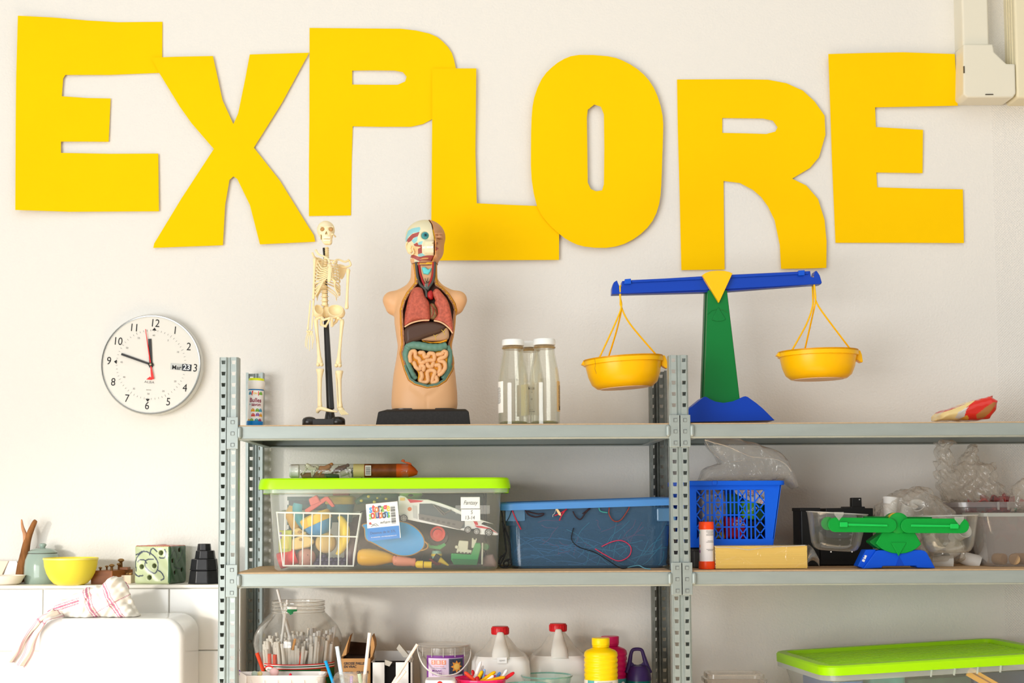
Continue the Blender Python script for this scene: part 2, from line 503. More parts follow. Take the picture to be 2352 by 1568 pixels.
# ------------------------------------------------------------------ the setting
WALL_Y = 0.43
def wall_material():
    m = mat('wall_paint', (230, 227, 220), rough=0.85, spec=0.2)
    nt = m.node_tree; N = nt.nodes; L = nt.links; b = N['Principled BSDF']
    tc = N.new('ShaderNodeTexCoord'); sp = N.new('ShaderNodeSeparateXYZ'); L.new(tc.outputs['Object'], sp.inputs[0])
    n = N.new('ShaderNodeTexNoise'); n.inputs['Scale'].default_value = 170; n.inputs['Detail'].default_value = 4
    L.new(tc.outputs['Object'], n.inputs['Vector'])
    # woven paper of the right-hand strip
    def wave(axis, sc):
        w = N.new('ShaderNodeMath'); w.operation = 'MULTIPLY'; w.inputs[1].default_value = sc; L.new(sp.outputs[axis], w.inputs[0])
        q = N.new('ShaderNodeMath'); q.operation = 'SINE'; L.new(w.outputs[0], q.inputs[0]); return q
    wx, wz = wave(0, 900.0), wave(2, 900.0)
    pr = N.new('ShaderNodeMath'); pr.operation = 'MULTIPLY'; L.new(wx.outputs[0], pr.inputs[0]); L.new(wz.outputs[0], pr.inputs[1])
    ss = N.new('ShaderNodeMapRange'); ss.interpolation_type = 'SMOOTHSTEP'
    xs = P(2284, 600, WALL_Y).x
    ss.inputs['From Min'].default_value = xs - 0.002; ss.inputs['From Max'].default_value = xs + 0.004
    ss.inputs['To Min'].default_value = 0.0; ss.inputs['To Max'].default_value = 0.32
    L.new(sp.outputs[0], ss.inputs['Value'])
    mul = N.new('ShaderNodeMath'); mul.operation = 'MULTIPLY_ADD'
    L.new(pr.outputs[0], mul.inputs[0]); L.new(ss.outputs[0], mul.inputs[1]); L.new(n.outputs['Fac'], mul.inputs[2])
    add = N.new('ShaderNodeMath'); add.operation = 'ADD'; L.new(mul.outputs[0], add.inputs[0]); L.new(ss.outputs[0], add.inputs[1])
    bp = N.new('ShaderNodeBump'); bp.inputs['Strength'].default_value = 0.55; bp.inputs['Distance'].default_value = 0.0022
    L.new(add.outputs[0], bp.inputs['Height']); L.new(bp.outputs[0], b.inputs['Normal'])
    return m
wb = obj('wall_back', B().box((0.6, WALL_Y + 0.1, 1.7), (8.4, 0.2, 3.4)), wall_material(), smooth=0, kind='structure')
fl = obj('floor', B().box((0.6, -1.65, -0.05), (8.4, 4.56, 0.1)), mat('floor_wood', (196, 176, 150), rough=0.45, noise=0.12, nscale=3, nstretch=(1, 14, 1)), smooth=0, kind='structure')

# tiled wainscot with a ledge on the left
LEDGE_Y = 0.285
LEDGE_Z = P(300, 1343, LEDGE_Y).z
M_TILE = mat('glazed_tile', (238, 237, 232), rough=0.15, spec=0.5)
M_GROUT = mat('grout', (222, 219, 210), rough=0.9)
xe = P(553, 1400, LEDGE_Y).x
lw_ = obj('trim_1', B().box(((xe - 2.6) / 2, (LEDGE_Y + 0.006 + WALL_Y) / 2, (LEDGE_Z - 0.008) / 2), (xe + 2.6, WALL_Y - LEDGE_Y - 0.006, LEDGE_Z - 0.008)), M_GROUT, smooth=0, kind='structure', label='white tiled wainscot topped by a narrow ledge')
tj = [P(x, 1400, LEDGE_Y).x for x in (-192, 98, 388, 553)]
tj = [tj[0] - 2 * (tj[1] - tj[0]), tj[0] - (tj[1] - tj[0])] + tj
tw = tj[3] - tj[2]
rows = [LEDGE_Z - 0.009, P(300, 1494, LEDGE_Y).z]
rows += [rows[1] - 0.152, rows[1] - 0.304]
tile_me = None
for r_ in range(3):
    for k in range(5):
        w_ = tj[k + 1] - tj[k] - 0.0025; h_ = rows[r_] - rows[r_ + 1] - 0.0025
        obj('tile', B().box(((tj[k] + tj[k + 1]) / 2, LEDGE_Y + 0.004, (rows[r_] + rows[r_ + 1]) / 2), (w_, 0.0065, h_)), M_TILE, lw_, smooth=0, bevel=0.0015)
obj('ledge_board', B().box(((xe - 2.6) / 2, (LEDGE_Y - 0.004 + WALL_Y) / 2, LEDGE_Z - 0.004), (xe + 2.6, WALL_Y - LEDGE_Y + 0.004, 0.008)), mat('ledge_paint', (236, 232, 222), rough=0.4), lw_, smooth=0, bevel=0.002)

# cable trunking in the top right corner
M_PVC = mat('trunking_plastic', (224, 219, 200), rough=0.4)
tr = T('cable_trunking', 'cream plastic cable trunking with an elbow joint high in the right corner', 'trunking', 2250, 224, 0.40)
YF = -0.04                                             # front of the narrow duct
def tp(x, y, d): return tr.v(x, y, d)
a, c = tp(2213, 60, YF), tp(2274, 60, YF)
tr.part('duct', B().box(((a.x + c.x) / 2, 0.006, tp(2250, 20, 0).z + 0.39), (c.x - a.x, 0.075, 1.0)), M_PVC, smooth=30, bevel=0.005, seg=3)
pts = tr.xz([(2213, 101), (2281, 101), (2284, 119), (2312, 146), (2332, 146), (2334, 214), (2327, 224), (2222, 224), (2213, 217)], YF - 0.006)
tr.part('elbow', B().prism(pts, YF - 0.006, 0.029), M_PVC, smooth=30, bevel=0.004, seg=3)
for (x, y, w, h) in ((2214, 160, 2, 16), (2272, 217, 18, 2)):
    q = tp(x, y, YF - 0.006)
    tr.part('clip_slot', B().box((q.x, YF - 0.006, q.z), (w * tr.s, 0.004, h * tr.s)), mat('dark_slot', (70, 62, 50)), smooth=0)
a = tp(2334, 60, YF - 0.012)
z0 = tp(2340, 226, YF).z
tr.part('wide_duct', B().box((a.x + 0.06, 0.001, z0 + 0.50), (0.12, 0.09, 1.0)), mat('trunking_cream', (226, 217, 186), rough=0.4), smooth=30, bevel=0.006, seg=3)
for k in range(3):
    tr.part('rib', B().box((a.x - 0.0005, -0.022 + 0.016 * k, z0 + 0.53), (0.003, 0.005, 0.9)), _mats['trunking_cream'], smooth=0)

# ------------------------------------------------------------------ steel shelving
M_STEEL = mat('galvanised_steel', (160, 170, 167), rough=0.42, metal=0.35, noise=0.06, nscale=9, nstretch=(1, 1, 6))
M_STEEL_D = mat('galvanised_dark', (128, 132, 126), rough=0.45, metal=0.4, noise=0.18, nscale=60)
M_BOARD = mat('hardboard', (200, 168, 130), rough=0.7, noise=0.10, nscale=120)
M_SLOT = mat('slot_shade', (112, 116, 114), rough=0.7)
M_HOLE = mat('slot_dark', (40, 42, 42), rough=0.8)
Z_TOP = P(1089, 973, 0.003).z; Z_MID = P(1089, 1311.5, 0.003).z; Z_LOW = Z_MID - (Z_TOP - Z_MID) - 0.012; Z_BOT = Z_LOW - 0.42
BACK = 0.3716
sh = bpy.data.objects.new('shelving_unit', None); COL.objects.link(sh)
tag(sh, 'grey galvanised steel shelving unit with slotted posts and hardboard shelves', 'shelving')
def post(x0, ztop, y0, flip, lipl, lipr, m, name='post', w=0.0425):
    k = w / 0.0425
    sec = [(lipl, .032), (0, .032), (0, .003), (.003, 0), (.0155, 0), (.0195, .0045), (.0225, .0045), (.0265, 0), (.039, 0), (.0425, .003), (.0425, .032), (.0425 - lipr, .032)]
    holes = {3, 7}
    b = B(); pitch = 0.026; zb = 0.85
    def xy(i, t=0.0):
        a, c = sec[i], sec[i + 1]; x = a[0] + (c[0] - a[0]) * t; y = a[1] + (c[1] - a[1]) * t
        return (x0 + x * k, y0 + (.034 - y if flip else y))
    n = int((ztop - zb) / pitch)
    for i in range(len(sec) - 1):
        p, q = xy(i), xy(i, 1)
        if i not in holes:
            b.add([(*p, 0), (*q, 0), (*q, ztop), (*p, ztop)], [(0, 1, 2, 3)])
            continue
        zt = ztop - 0.004
        b.add([(*p, zt), (*q, zt), (*q, ztop), (*p, ztop)], [(0, 1, 2, 3)])
        for j in range(n):
            z1 = zt - j * pitch; z0 = z1 - pitch; h1 = z1 - 0.0035; h0 = h1 - 0.0085
            tl, tr_, bl, br = xy(i, .12), xy(i, .88), xy(i, .2), xy(i, .8)
            vs = [(*p, z0), (*q, z0), (*q, z1), (*p, z1), (*bl, h0), (*br, h0), (*tr_, h1), (*tl, h1)]
            b.add(vs, [(0, 1, 5, 4), (1, 2, 6, 5), (2, 3, 7, 6), (3, 0, 4, 7)])
        z0 = zt - n * pitch
        b.add([(*p, 0), (*q, 0), (*q, z0), (*p, z0)], [(0, 1, 2, 3)])
    return obj(name, b, m, sh, smooth=0, solid=0.0014)
xl, xm = P(503.3, 1000, 0).x, P(1539.5, 1000, 0).x
zt = P(525, 818.5, 0).z; zt2 = P(1559, 817, 0).z; zt = (zt + zt2) / 2
xlb, xmb = P(564.5, 1000, BACK).x, P(1494.5, 1000, BACK).x
xr = xm + (xm - xl); xrb = xmb + (xmb - xlb)
post(xl, zt, 0, False, .0105, .006, M_STEEL)
post(xm, zt, 0, False, .004, .0085, M_STEEL)
post(xr, zt, 0, False, .004, .0085, M_STEEL)
for x_ in (xlb, xmb, xrb):
    post(x_, zt, BACK, True, .006, .006, M_STEEL_D if x_ != xlb else M_STEEL)
def beam(x0, x1, y, z, back=False):
    sec = [(.018, 0), (0, 0), (0, -.027), (.0025, -.0305), (.022, -.0305)]
    b = B()
    for i in range(len(sec) - 1):
        (ya, za), (yb, zb) = sec[i], sec[i + 1]
        ya, yb = (y - ya, y - yb) if back else (y + ya, y + yb)
        b.add([(x0, ya, z + za), (x1, ya, z + za), (x1, yb, z + zb), (x0, yb, z + zb)], [(0, 1, 2, 3)])
    return obj('beam', b, M_STEEL, sh, smooth=0, solid=0.0016)
def side_beam(x, z, s):
    b = B()
    for (xa, za), (xb, zb_) in (((0, 0), (0, -.027)), ((0, -.027), (.003, -.0305)), ((.003, -.0305), (.02, -.0305))):
        b.add([(x + s * xa, .03, z + za), (x + s * xa, BACK + .005, z + za), (x + s * xb, BACK + .005, z + zb_), (x + s * xb, .03, z + zb_)], [(0, 1, 2, 3)])
    return obj('side_beam', b, M_STEEL, sh, smooth=0, solid=0.0016)
def connector(x, z, side):
    "end plate of a beam, hooked into the post; side -1 = the beam runs to the right"
    b = B().box((x, -.0025, z), (.0265, .003, .074))
    o = obj('connector', b, M_STEEL, sh, smooth=0, bevel=.0012)
    for dz in (.025, -.001, -.027):
        obj('slot', B().box((x + .0005, -.0045, z + dz), (.0085, .0012, .0085)), M_SLOT, o, smooth=0)
        obj('tongue', B().box((x + .0012, -.0055, z + dz - .0004), (.0062, .001, .0064)), M_STEEL, o, smooth=0)
    rv = B().tube([(x - side * .0165, -.004, z - .008), (x - side * .0165, -.004, z + .009)], .0055, 12)
    rv.ball((x - side * .0165, -.004, z - .008), .0055, 12, 8).ball((x - side * .0165, -.004, z + .009), .0055, 12, 8)
    obj('rivet', rv, M_STEEL, o)
for lvl, z in enumerate((Z_TOP, Z_MID, Z_LOW, Z_BOT)):
    zb = z - 0.0045
    for (a, c, ab, cb) in ((xl + .0425 - .004, xm + .002, xlb + .038, xmb + .002), (xm + .0405, xr + .002, xmb + .038, xrb + .002)):
        beam(a, c, 0.001, zb); beam(ab, cb, BACK + .03, zb, True)
        side_beam(ab + .004, zb, 1); side_beam(cb - .004, zb, -1)
        bo = obj('shelf_board', B().box(((a + c) / 2, (0.003 + BACK + .03) / 2, z - .0030), (c - a - .002, BACK + .027, .0045)), M_BOARD, sh, smooth=0)
    for x_, s_ in ((xl + .031, -1), (xm + .011, 1), (xm + .033, -1), (xr + .011, 1)):
        connector(x_, zb - .0145, s_)
# ------------------------------------------------------------------ paper letters
def paper_mat():
    m = mat('yellow_paper', (252, 202, 0), rough=0.8, spec=0.08, noise=0.035, nscale=2.5)
    return m
M_PAPER = paper_mat()
LET = {
 'E1': ([(41,36),(120,40),(200,47),(270,51),(373,50),(372.5,130),(372,167),(250,172),(150,172),(145,180),(142,221),(200,225),(254,226),(249.5,325.5),(200,325),(140,325),(140,351),(250,353),(363.5,352.5),(365,485),(160,486),(35,482),(36,275),(37,180)], []),
 'X': ([(347,132),(418,130),(489,128.6),(497,165),(511,230),(536,285),(547,260),(562.6,184),(573.7,125),(642,123),(710,121),(647,237),(583,339),(643,415),(708,520),(721,540),(724,555),(660,558),(597,561),(574,471),(545,411),(536,405),(527,413),(517,471),(512,563),(432,566),(352,569),(354,559),(417,455),(491,342),(440,283),(413,245),(366,168)], []),
 'P': ([(711,64),(815,65),(921,66),(955,70),(986,77),(1004,85),(1017,95.5),(1029,108),(1038,122),(1043,138),(1047,157),(1048,193),(1040,231),(1024,254),(992,274),(971,285),(944,291),(870,291),(810,290),(808,365),(807,430),(806,494.5),(709.5,496),(709.5,380),(710.6,270),(710.8,160)], [[(809,162),(860,161.5),(906,162),(925,165.5),(934,176),(930.6,187),(913,194.6),(860,194.5),(809,194)]]),
 'L': ([(992,157),(1094,157),(1092,346),(1095,466.6),(1165,470),(1284.5,475),(1284,596.7),(1140,597.5),(992,598),(990.7,499),(992.6,270)], []),
 'O': (None, None),
 'R': ([(1555,182.5),(1640,182),(1714,182),(1764,183),(1806,191),(1844,208),(1871,233),(1894,265.5),(1896,309.5),(1881,361),(1860,386),(1819.5,410),(1852,426),(1879,457),(1894,505),(1898.6,554),(1898,615),(1845,616.5),(1794,617),(1791,562),(1779,505),(1764,474),(1748,452),(1729.5,436),(1699,420),(1662,415.5),(1663,520),(1664.5,619),(1615,619.5),(1565,620),(1561,443),(1557,302)], [[(1659,271),(1705,271.5),(1752.5,272),(1775,277),(1786,292),(1781,302),(1760,307.6),(1710,306),(1659,305)]]),
 'E2': ([(1902.5,124),(1990,121.5),(2074,120),(2193,124),(2196,180),(2200,242.6),(2112,244.5),(2010,246.4),(2012,291.6),(2120,298),(2119,397.5),(2013,396),(2015,430),(2112,433),(2211.6,434.6),(2214,558),(2089,557.4),(1919,557.4),(1911,371),(1907,250)], []),
}
LET['O'] = (sm2([(1219.5,346),(1221,270),(1227,224),(1244,181.6),(1267,155),(1296,135),(1330,126),(1395.5,129),(1430,139),(1464,158.6),(1491,185),(1510,220),(1522,266),(1523,308),(1521,366),(1519,423),(1514,468.5),(1499,507),(1472,537),(1434,560),(1392,569),(1342,566),(1311,555),(1284.5,537),(1254,507),(1233,472),(1221,411)], 2),
            [[(1348,270),(1350,252),(1365,240),(1380,245),(1387,262),(1388,340),(1387,423),(1383,437),(1369,439),(1357,434),(1350,419),(1349,340)]])
def letter(key, char, label, gap, bow, step=26):
    out, holes = LET[key]
    def dens(pl):
        o = []
        for i in range(len(pl)):
            a, b = pl[i], pl[(i + 1) % len(pl)]; L_ = math.hypot(b[0] - a[0], b[1] - a[1]); n = max(1, int(L_ / 40))
            o += [(a[0] + (b[0] - a[0]) * t / n, a[1] + (b[1] - a[1]) * t / n) for t in range(n)]
        return o
    loops = [dens(out)] + [dens(h) for h in holes]
    vs, es = [], []
    for lp in loops:
        n0 = len(vs); vs += lp; es += [(n0 + i, n0 + (i + 1) % len(lp)) for i in range(len(lp))]
    xs = [p[0] for p in out]; ys = [p[1] for p in out]
    gx, gy = np.meshgrid(np.arange(min(xs), max(xs), step), np.arange(min(ys), max(ys), step)); gx = gx.astype(float).ravel(); gy = gy.astype(float).ravel()
    def inside(x, y):
        d = poly_sdf(x, y, out)
        for h in holes: d = np.maximum(d, -poly_sdf(x, y, h))
        return d
    k = inside(gx, gy) < -8
    vs += list(zip(gx[k], gy[k]))
    r = mgeo.delaunay_2d_cdt([Vector(p) for p in vs], es, [], 0, 1e-4)
    V = [(p.x, p.y) for p in r[0]]
    tri = [f for f in r[2]]
    cx = np.array([sum(V[i][0] for i in f) / 3 for f in tri]); cy = np.array([sum(V[i][1] for i in f) / 3 for f in tri])
    ok = inside(cx, cy) < 0
    x0, x1, y0, y1 = min(xs), max(xs), min(ys), max(ys)
    base = P((x0 + x1) / 2, y1, WALL_Y - gap)
    pts = []
    for (x, y) in V:
        u, v = (x - x0) / (x1 - x0), (y - y0) / (y1 - y0)
        pts.append(P(x, y, WALL_Y - gap - bow(u, v)) - base)
    fs = [tuple(f) for f, o_ in zip(tri, ok) if o_]
    ar = sum((pts[f[1]].x - pts[f[0]].x) * (pts[f[2]].z - pts[f[0]].z) - (pts[f[2]].x - pts[f[0]].x) * (pts[f[1]].z - pts[f[0]].z) for f in fs)
    if ar < 0: fs = [f[::-1] for f in fs]
    n = len(pts); ed = {}
    for f in fs:
        for i in range(3): ed[(f[i], f[(i + 1) % 3])] = 1
    rim = [(b_, a_, a_ + n, b_ + n) for a_, b_ in ed if (b_, a_) not in ed]
    b = B().add(list(pts) + [p + Vector((0, .0005, 0)) for p in pts], fs + [tuple(i + n for i in f[::-1]) for f in fs] + rim)
    o = obj('paper_letter', b, M_PAPER, None, smooth=40)
    o.location = base
    tag(o, label, 'letter', 'yellow paper letters on the wall')
sn = math.sin; pi = math.pi
letter('E1', 'E', 'yellow paper letter E at the left end of the wall lettering', .003, lambda u, v: .020 * (1 - u) ** 2 * (0.4 + 0.6 * abs(v - .5) * 2) + .006 * v * u)
letter('X', 'X', 'yellow paper letter X between the first E and the P', .005, lambda u, v: .004 * abs(v - .5) * 2 + .006 * (1 - abs(u - .5) * 2) * sn(v * pi))
letter('P', 'P', 'yellow paper letter P above the small skeleton', .003, lambda u, v: .006 * u * (1 - v) + .002 * sn(v * 6))
letter('L', 'L', 'yellow paper letter L behind the torso model\'s head', .011, lambda u, v: .003 * sn(v * 5 + 1) ** 2)
letter('O', 'O', 'yellow paper letter O with a narrow slot in the middle', .015, lambda u, v: .004 * abs(u - .5) * 2)
letter('R', 'R', 'yellow paper letter R above the large balance scale', .004, lambda u, v: .008 * u ** 3 + .002 * v)
letter('E2', 'E', 'yellow paper letter E beside the cable trunking at the right end', .004, lambda u, v: .012 * (1 - v) ** 3 + .004 * u * u)

# ------------------------------------------------------------------ wall clock
ck = T('wall_clock', 'round white wall clock with a date window and thin silver rim', 'clock', 348, 951, WALL_Y - 0.034)
cc = ck.v(346.6, 837); rad = 113.4 * ck.s
def disc_y(b): # lathe about y axis: profile (r, y)
    b.v = [(x, z, y) for x, y, z in b.v]; b.f = [f[::-1] for f in b.f]; return b
def dl(prof, c, n=64, cap=True):
    return shifted(disc_y(B().lathe(prof, n, cap=cap)), c)
M_CASE = mat('clock_case', (222, 222, 216), rough=0.3)
ck.part('case', dl([(0, .034), (rad * 1.03, .034), (rad * 1.03, .006), (rad * 1.0, .001), (rad * .97, .001), (rad * .97, .004), (0, .004)], cc), M_CASE)
ck.part('rim', dl([(rad * .985, .004), (rad * 1.012, .006), (rad * 1.016, .002), (rad * 1.005, -.0015), (rad * .985, -.001), (rad * .985, .004)], cc, cap=False), mat('rim_silver', (150, 150, 146), rough=0.2, metal=0.9))
face = ck.part('dial', dl([(0, .0035), (rad * .975, .0035), (rad * .975, .002), (0, .002)], cc), mat('dial_white', (226, 223, 214), rough=0.5))
M_INK = mat('black_ink', (38, 36, 36), rough=0.6); M_GREY = mat('grey_ink', (128, 126, 124), rough=0.6); M_RED = mat('red_ink', (226, 48, 44), rough=0.5)
ta = R(-5.0)
def on_dial(b, x, z, m, dy=.0012, name='numeral'):
    c_, s_ = math.cos(ta), math.sin(ta)
    b = rot2(shifted(b, (x, 0, z)), ta)
    return ck.part(name, shifted(b, (cc.x, dy, cc.z)), m, smooth=0)
for h in range(1, 13):
    a = R(90 - 30 * h); rr = rad * (.845 if h not in (3, 9) else (.86 if h == 9 else .905))
    if h in (10, 11): rr = rad * .83
    on_dial(text_b(str(h), rad * .225, sx=.88), rr * math.cos(a), rr * math.sin(a), M_INK)
    on_dial(text_b(str(h * 5), rad * .052), rad * .60 * math.cos(a), rad * .60 * math.sin(a), M_GREY)
tk = B()
for k in range(60):
    a = R(6 * k)
    L_ = .035 if k % 5 else .05
    q = rot2(shifted(patch(rad * L_, rad * .006), (rad * .70, 0, 0)), a); tk.add(q.v, q.f)
on_dial(tk, 0, 0, M_GREY, name='minute_track')
for h in (12, 6, 9):
    a = R(90 - 30 * h); t = B().add([(rad * .76, 0, 0), (rad * .70, 0, rad * .045), (rad * .70, 0, -rad * .045)], [(0, 2, 1)])
    on_dial(rot2(t, a), 0, 0, M_INK, name='marker')
def hand(px, py, tail, w0, w1, m, dy, name):
    v = ck.v(px, py) - cc; L_ = math.hypot(v.x, v.z); a = math.atan2(v.z, v.x)
    b = rot2(B().prism([(-tail, -w0), (L_, -w1), (L_, w1), (-tail, w0)], -.0004, .0004), a)
    ck.part(name, shifted(b, (cc.x, dy, cc.z)), m, smooth=0)
M_HAND = mat('hand_black', (45, 43, 42), rough=0.4)
hand(344, 778, rad * .06, rad * .033, rad * .033, M_HAND, -.0005, 'hour_hand')
hand(279, 813, rad * .06, rad * .02, rad * .022, M_HAND, -.002, 'minute_hand')
hand(334.8, 756, 0, rad * .012, rad * .006, M_RED, -.0035, 'second_hand')
v = ck.v(351.5, 871) - cc
hand(351.5, 871, 0, rad * .010, rad * .03, M_RED, -.0035, 'second_hand_tail')
ck.part('hub', shifted(disc_y(B().lathe([(rad * .05, .002), (rad * .05, -.003), (rad * .03, -.0045), (0, -.0045)], 20)), cc), M_HAND)
ck.part('hub_pin', shifted(disc_y(B().lathe([(rad * .02, -.004), (rad * .02, -.006), (0, -.006)], 12)), cc), mat('pin_tan', (200, 170, 130)))
on_dial(patch(rad * .235, rad * .135), rad * .515, 0, mat('window_grey', (196, 198, 194)), name='date_window')
on_dial(patch(rad * .19, rad * .135), rad * .73, 0, mat('date_black', (40, 46, 54)), dy=.0011, name='date_plate')
on_dial(text_b('23', rad * .15, bold=True), rad * .73, 0, mat('print_white', (240, 240, 238)), dy=.0008, name='date')
on_dial(text_b('Mar', rad * .12, bold=True), rad * .525, -rad * .02, M_INK, dy=.0010, name='month')
on_dial(B().add([(-.07 * rad, 0, -.03 * rad), (.05 * rad, 0, -.03 * rad), (.05 * rad, 0, 0), (0, 0, .035 * rad)], [(0, 1, 2, 3)]), 0, -rad * .28, M_RED, name='logo')
on_dial(text_b('ALBA', rad * .07, sx=1.25), 0, -rad * .36, M_GREY, name='brand_print')
on_dial(text_b('quartz', rad * .04), 0, -rad * .515, M_GREY, name='small_print')
ck.part('glass', dl([(0, -.0095), (rad * .6, -.0085), (rad * .97, -.006), (rad * .985, -.001)], cc, cap=False), clear('clock_glass', 'ffffff', base=0.0, edge=0.03, rough=0.03, spec=0.04))
# ------------------------------------------------------------------ things on the top shelf
M_BLACK = mat('black_plastic', (30, 29, 29), rough=0.28, spec=0.5)
M_BONE = mat('bone_plastic', (246, 226, 180), rough=0.42, spec=0.35, sss=0.15)
def ln(c): return vec(srgb(c)[:3])

# soap bubble tube
bt = T('bubble_tube', 'white bubble soap tube with blue foot and yellow-topped cap behind the left post', 'bottle', 585, 970, .10, Z_TOP)
s = bt.s; cx = 0.0
r = 17.2 * s
bt.part('foot', B().lathe([(0, 0), (19.2 * s, 0), (19.2 * s, 12 * s), (18.6 * s, 13.5 * s), (r, 14 * s), (0, 14 * s)], 40), mat('tube_blue', (0, 128, 205), rough=0.3))
tub = bt.part('tube', B().lathe([(r * .97, 13 * s), (r * .97, 88 * s), (0, 88 * s)], 40), mat('tube_white', (246, 245, 242), rough=0.35))
bt.part('collar', B().lathe([(r * .9, 84 * s), (r * 1.02, 85 * s), (r * 1.02, 88.5 * s), (0, 88.5 * s)], 40), _mats['tube_blue'])
bt.part('cap', B().lathe([(18.5 * s, 87 * s), (19.3 * s, 88 * s), (19.6 * s, 104 * s), (18 * s, 107 * s), (0, 107 * s)], 40), mat('cap_white', (240, 238, 232), rough=0.35))
bt.part('puzzle_lid', B().lathe([(17.6 * s, 106 * s), (17.8 * s, 111 * s), (16.5 * s, 112.5 * s), (0, 112.5 * s)], 40), mat('lid_neon', (226, 240, 30), rough=0.3))
lab = bt.part('label', wrap(shifted(patch(62 * s, 68 * s, 16), (0, -.0004, 50 * s)), r), mat('label_paper', (250, 249, 246), rough=0.5), smooth=180)
def tprint(b, x, z, m, name='print', par=None, rr=None, dy=-.0009):
    return obj(name, wrap(shifted(b, (x, dy, z)), rr or r), m, par or lab, smooth=0)
M_PLUM = mat('plum_ink', (150, 30, 70)); 
tprint(text_b('Bulles', 14 * s, bold=True, sx=.85), 2 * s, 61 * s, M_PLUM)
tprint(text_b('de', 5 * s), -11 * s, 52 * s, mat('teal_ink', (40, 160, 170)))
tprint(text_b('savon', 11 * s, bold=True, sx=.85), 4 * s, 51.5 * s, M_PLUM)
tprint(B().prism([(-8 * s, -5 * s), (8 * s, -5 * s), (8 * s, 5 * s), (-6 * s, 6 * s), (-8 * s, 4 * s)], -.0001, .0001), 1 * s, 77 * s, M_RED, 'emblem')
tprint(text_b('Oh!', 6 * s, bold=True), 1 * s, 77 * s, mat('yellow_ink', (250, 205, 40)), dy=-.0013)
def halfdome(w, h): return B().prism([(-w, 0)] + [(w * -math.cos(pi * t / 8), h * math.sin(pi * t / 8)) for t in range(1, 8)] + [(w, 0)], -.0001, .0001)
for i, (x, z, c) in enumerate([(-3, 35, (240, 170, 30)), (7, 35, (120, 185, 60)), (15, 35, (60, 160, 200)), (-2, 24, (225, 80, 70)), (8, 25, (150, 100, 180)), (16, 24, (240, 170, 30)),
                               (-5, 12, (140, 195, 60)), (6, 12, (50, 160, 180)), (14, 12, (160, 50, 110)), (-12, 74, (50, 150, 190)), (14, 74, (120, 185, 60)), (-13, 11, (240, 190, 110))]):
    tprint(halfdome(4.6 * s, 7.6 * s), x * s, z * s, mat('spot_%d' % i, c), 'blob')
    tprint(shifted(patch(1.7 * s, 1.7 * s), (0, -.0003, 5 * s)), x * s, z * s, _mats['print_white'], 'blob_eye')
    tprint(shifted(patch(.9 * s, .9 * s), (.4 * s, -.0006, 5 * s)), x * s, z * s, M_INK, 'blob_pupil')

bt.o.rotation_euler.y = .035
# ------------------------------------------------------------------ miniature skeleton
sk = T('skeleton_model', 'small cream plastic skeleton model on a black three-footed stand', 'skeleton', 745, 970, .14, Z_TOP)
s = sk.s
def K(x, y, d=0.0): return sk.v(x, y, d)
def bone(name, pts, rad, n=10, k=5, lab=None):
    q = smooth_path([K(*p) for p in pts], k)
    m = len(pts)
    rr = np.interp(np.linspace(0, m - 1, len(q)), range(m), rad) * s
    return sk.part(name, B().tube(q, rr, n), M_BONE, smooth=180)
# skull
g = G((K(722, 0).x, -.034, K(0, 572).z), (K(780, 0).x, .040, K(0, 502).z), .00085)
def kk(x, y, d=0): v_ = K(x, y); return (v_.x, d, v_.z)
f = g.ell(kk(748, 527, .006), (20.5 * s, .026, 21 * s))
f = smin(f, g.ell(kk(750, 540, -.006), (16 * s, .018, 19 * s)), .006)
f = smin(f, g.box(kk(753, 556, -.008), (21 * s, .024, 15 * s), .007), .005)          # jaw
f = smin(f, g.cap(kk(738, 540, -.017), kk(734, 541, .0), 2.2 * s), .002); f = smin(f, g.cap(kk(766, 541, -.017), kk(770, 543, .0), 2.2 * s), .002)
f = smin(f, g.cap(kk(737, 525, -.022), kk(766, 525, -.022), 1.6 * s), .003)         # brow
for x in (742, 762): f = smax(f, -g.ell(kk(x, 529.5, -.024), (5.6 * s, .013, 5.2 * s)), .0015)
f = smax(f, -g.ext([kk(752, 534)[::2], kk(755.5, 542)[::2], kk(748.5, 542)[::2]], -.05, -.015), .001)
f = smax(f, -g.box(kk(753.5, 553, -.026), (15 * s, .014, 2.0 * s), .0005), .0008)
for x in (739.5, 766.5): f = smax(f, -g.box(kk(x, 547, -.014), (2.5 * s, .03, 11 * s), .001), .001)
V_, F_ = g.mesh(f)
C_ = np.tile(ln((248, 232, 192)), (len(V_), 1))
sock = np.zeros(len(V_))
for x in (742, 762):
    c = kk(x, 529.5); sock = np.maximum(sock, np.clip(1.25 - np.hypot((V_[:, 0] - c[0]) / (5.4 * s), (V_[:, 2] - c[2]) / (5.2 * s)), 0, 1) * (V_[:, 1] > -.024) * (V_[:, 1] < -.008))
C_ = C_ * (1 - sock[:, None] * .0)
M_SKULL = mat('skull_plastic', (248, 232, 192), rough=0.45, attr=True)
skull = sobj('skull', (V_, F_), M_SKULL, sk.o, colors=C_)
te = B()
for i in range(8):
    q = kk(745.5 + i * 2.0, 549.3, -.0243 + .0009 * abs(i - 3.5)); te.box(q, (1.7 * s, .003, 4.2 * s))
    q = kk(745.5 + i * 2.0, 556.3, -.0243 + .0009 * abs(i - 3.5)); te.box(q, (1.7 * s, .003, 3.6 * s))
obj('teeth', te, mat('tooth', (250, 243, 222), rough=0.4), skull, smooth=0)
for x in (742, 762): obj('eye_socket', B().ball(kk(x, 529.5, -.0165), (5.0 * s, .004, 4.6 * s), 16, 8), mat('socket_tan', (190, 146, 92), rough=0.6), skull)
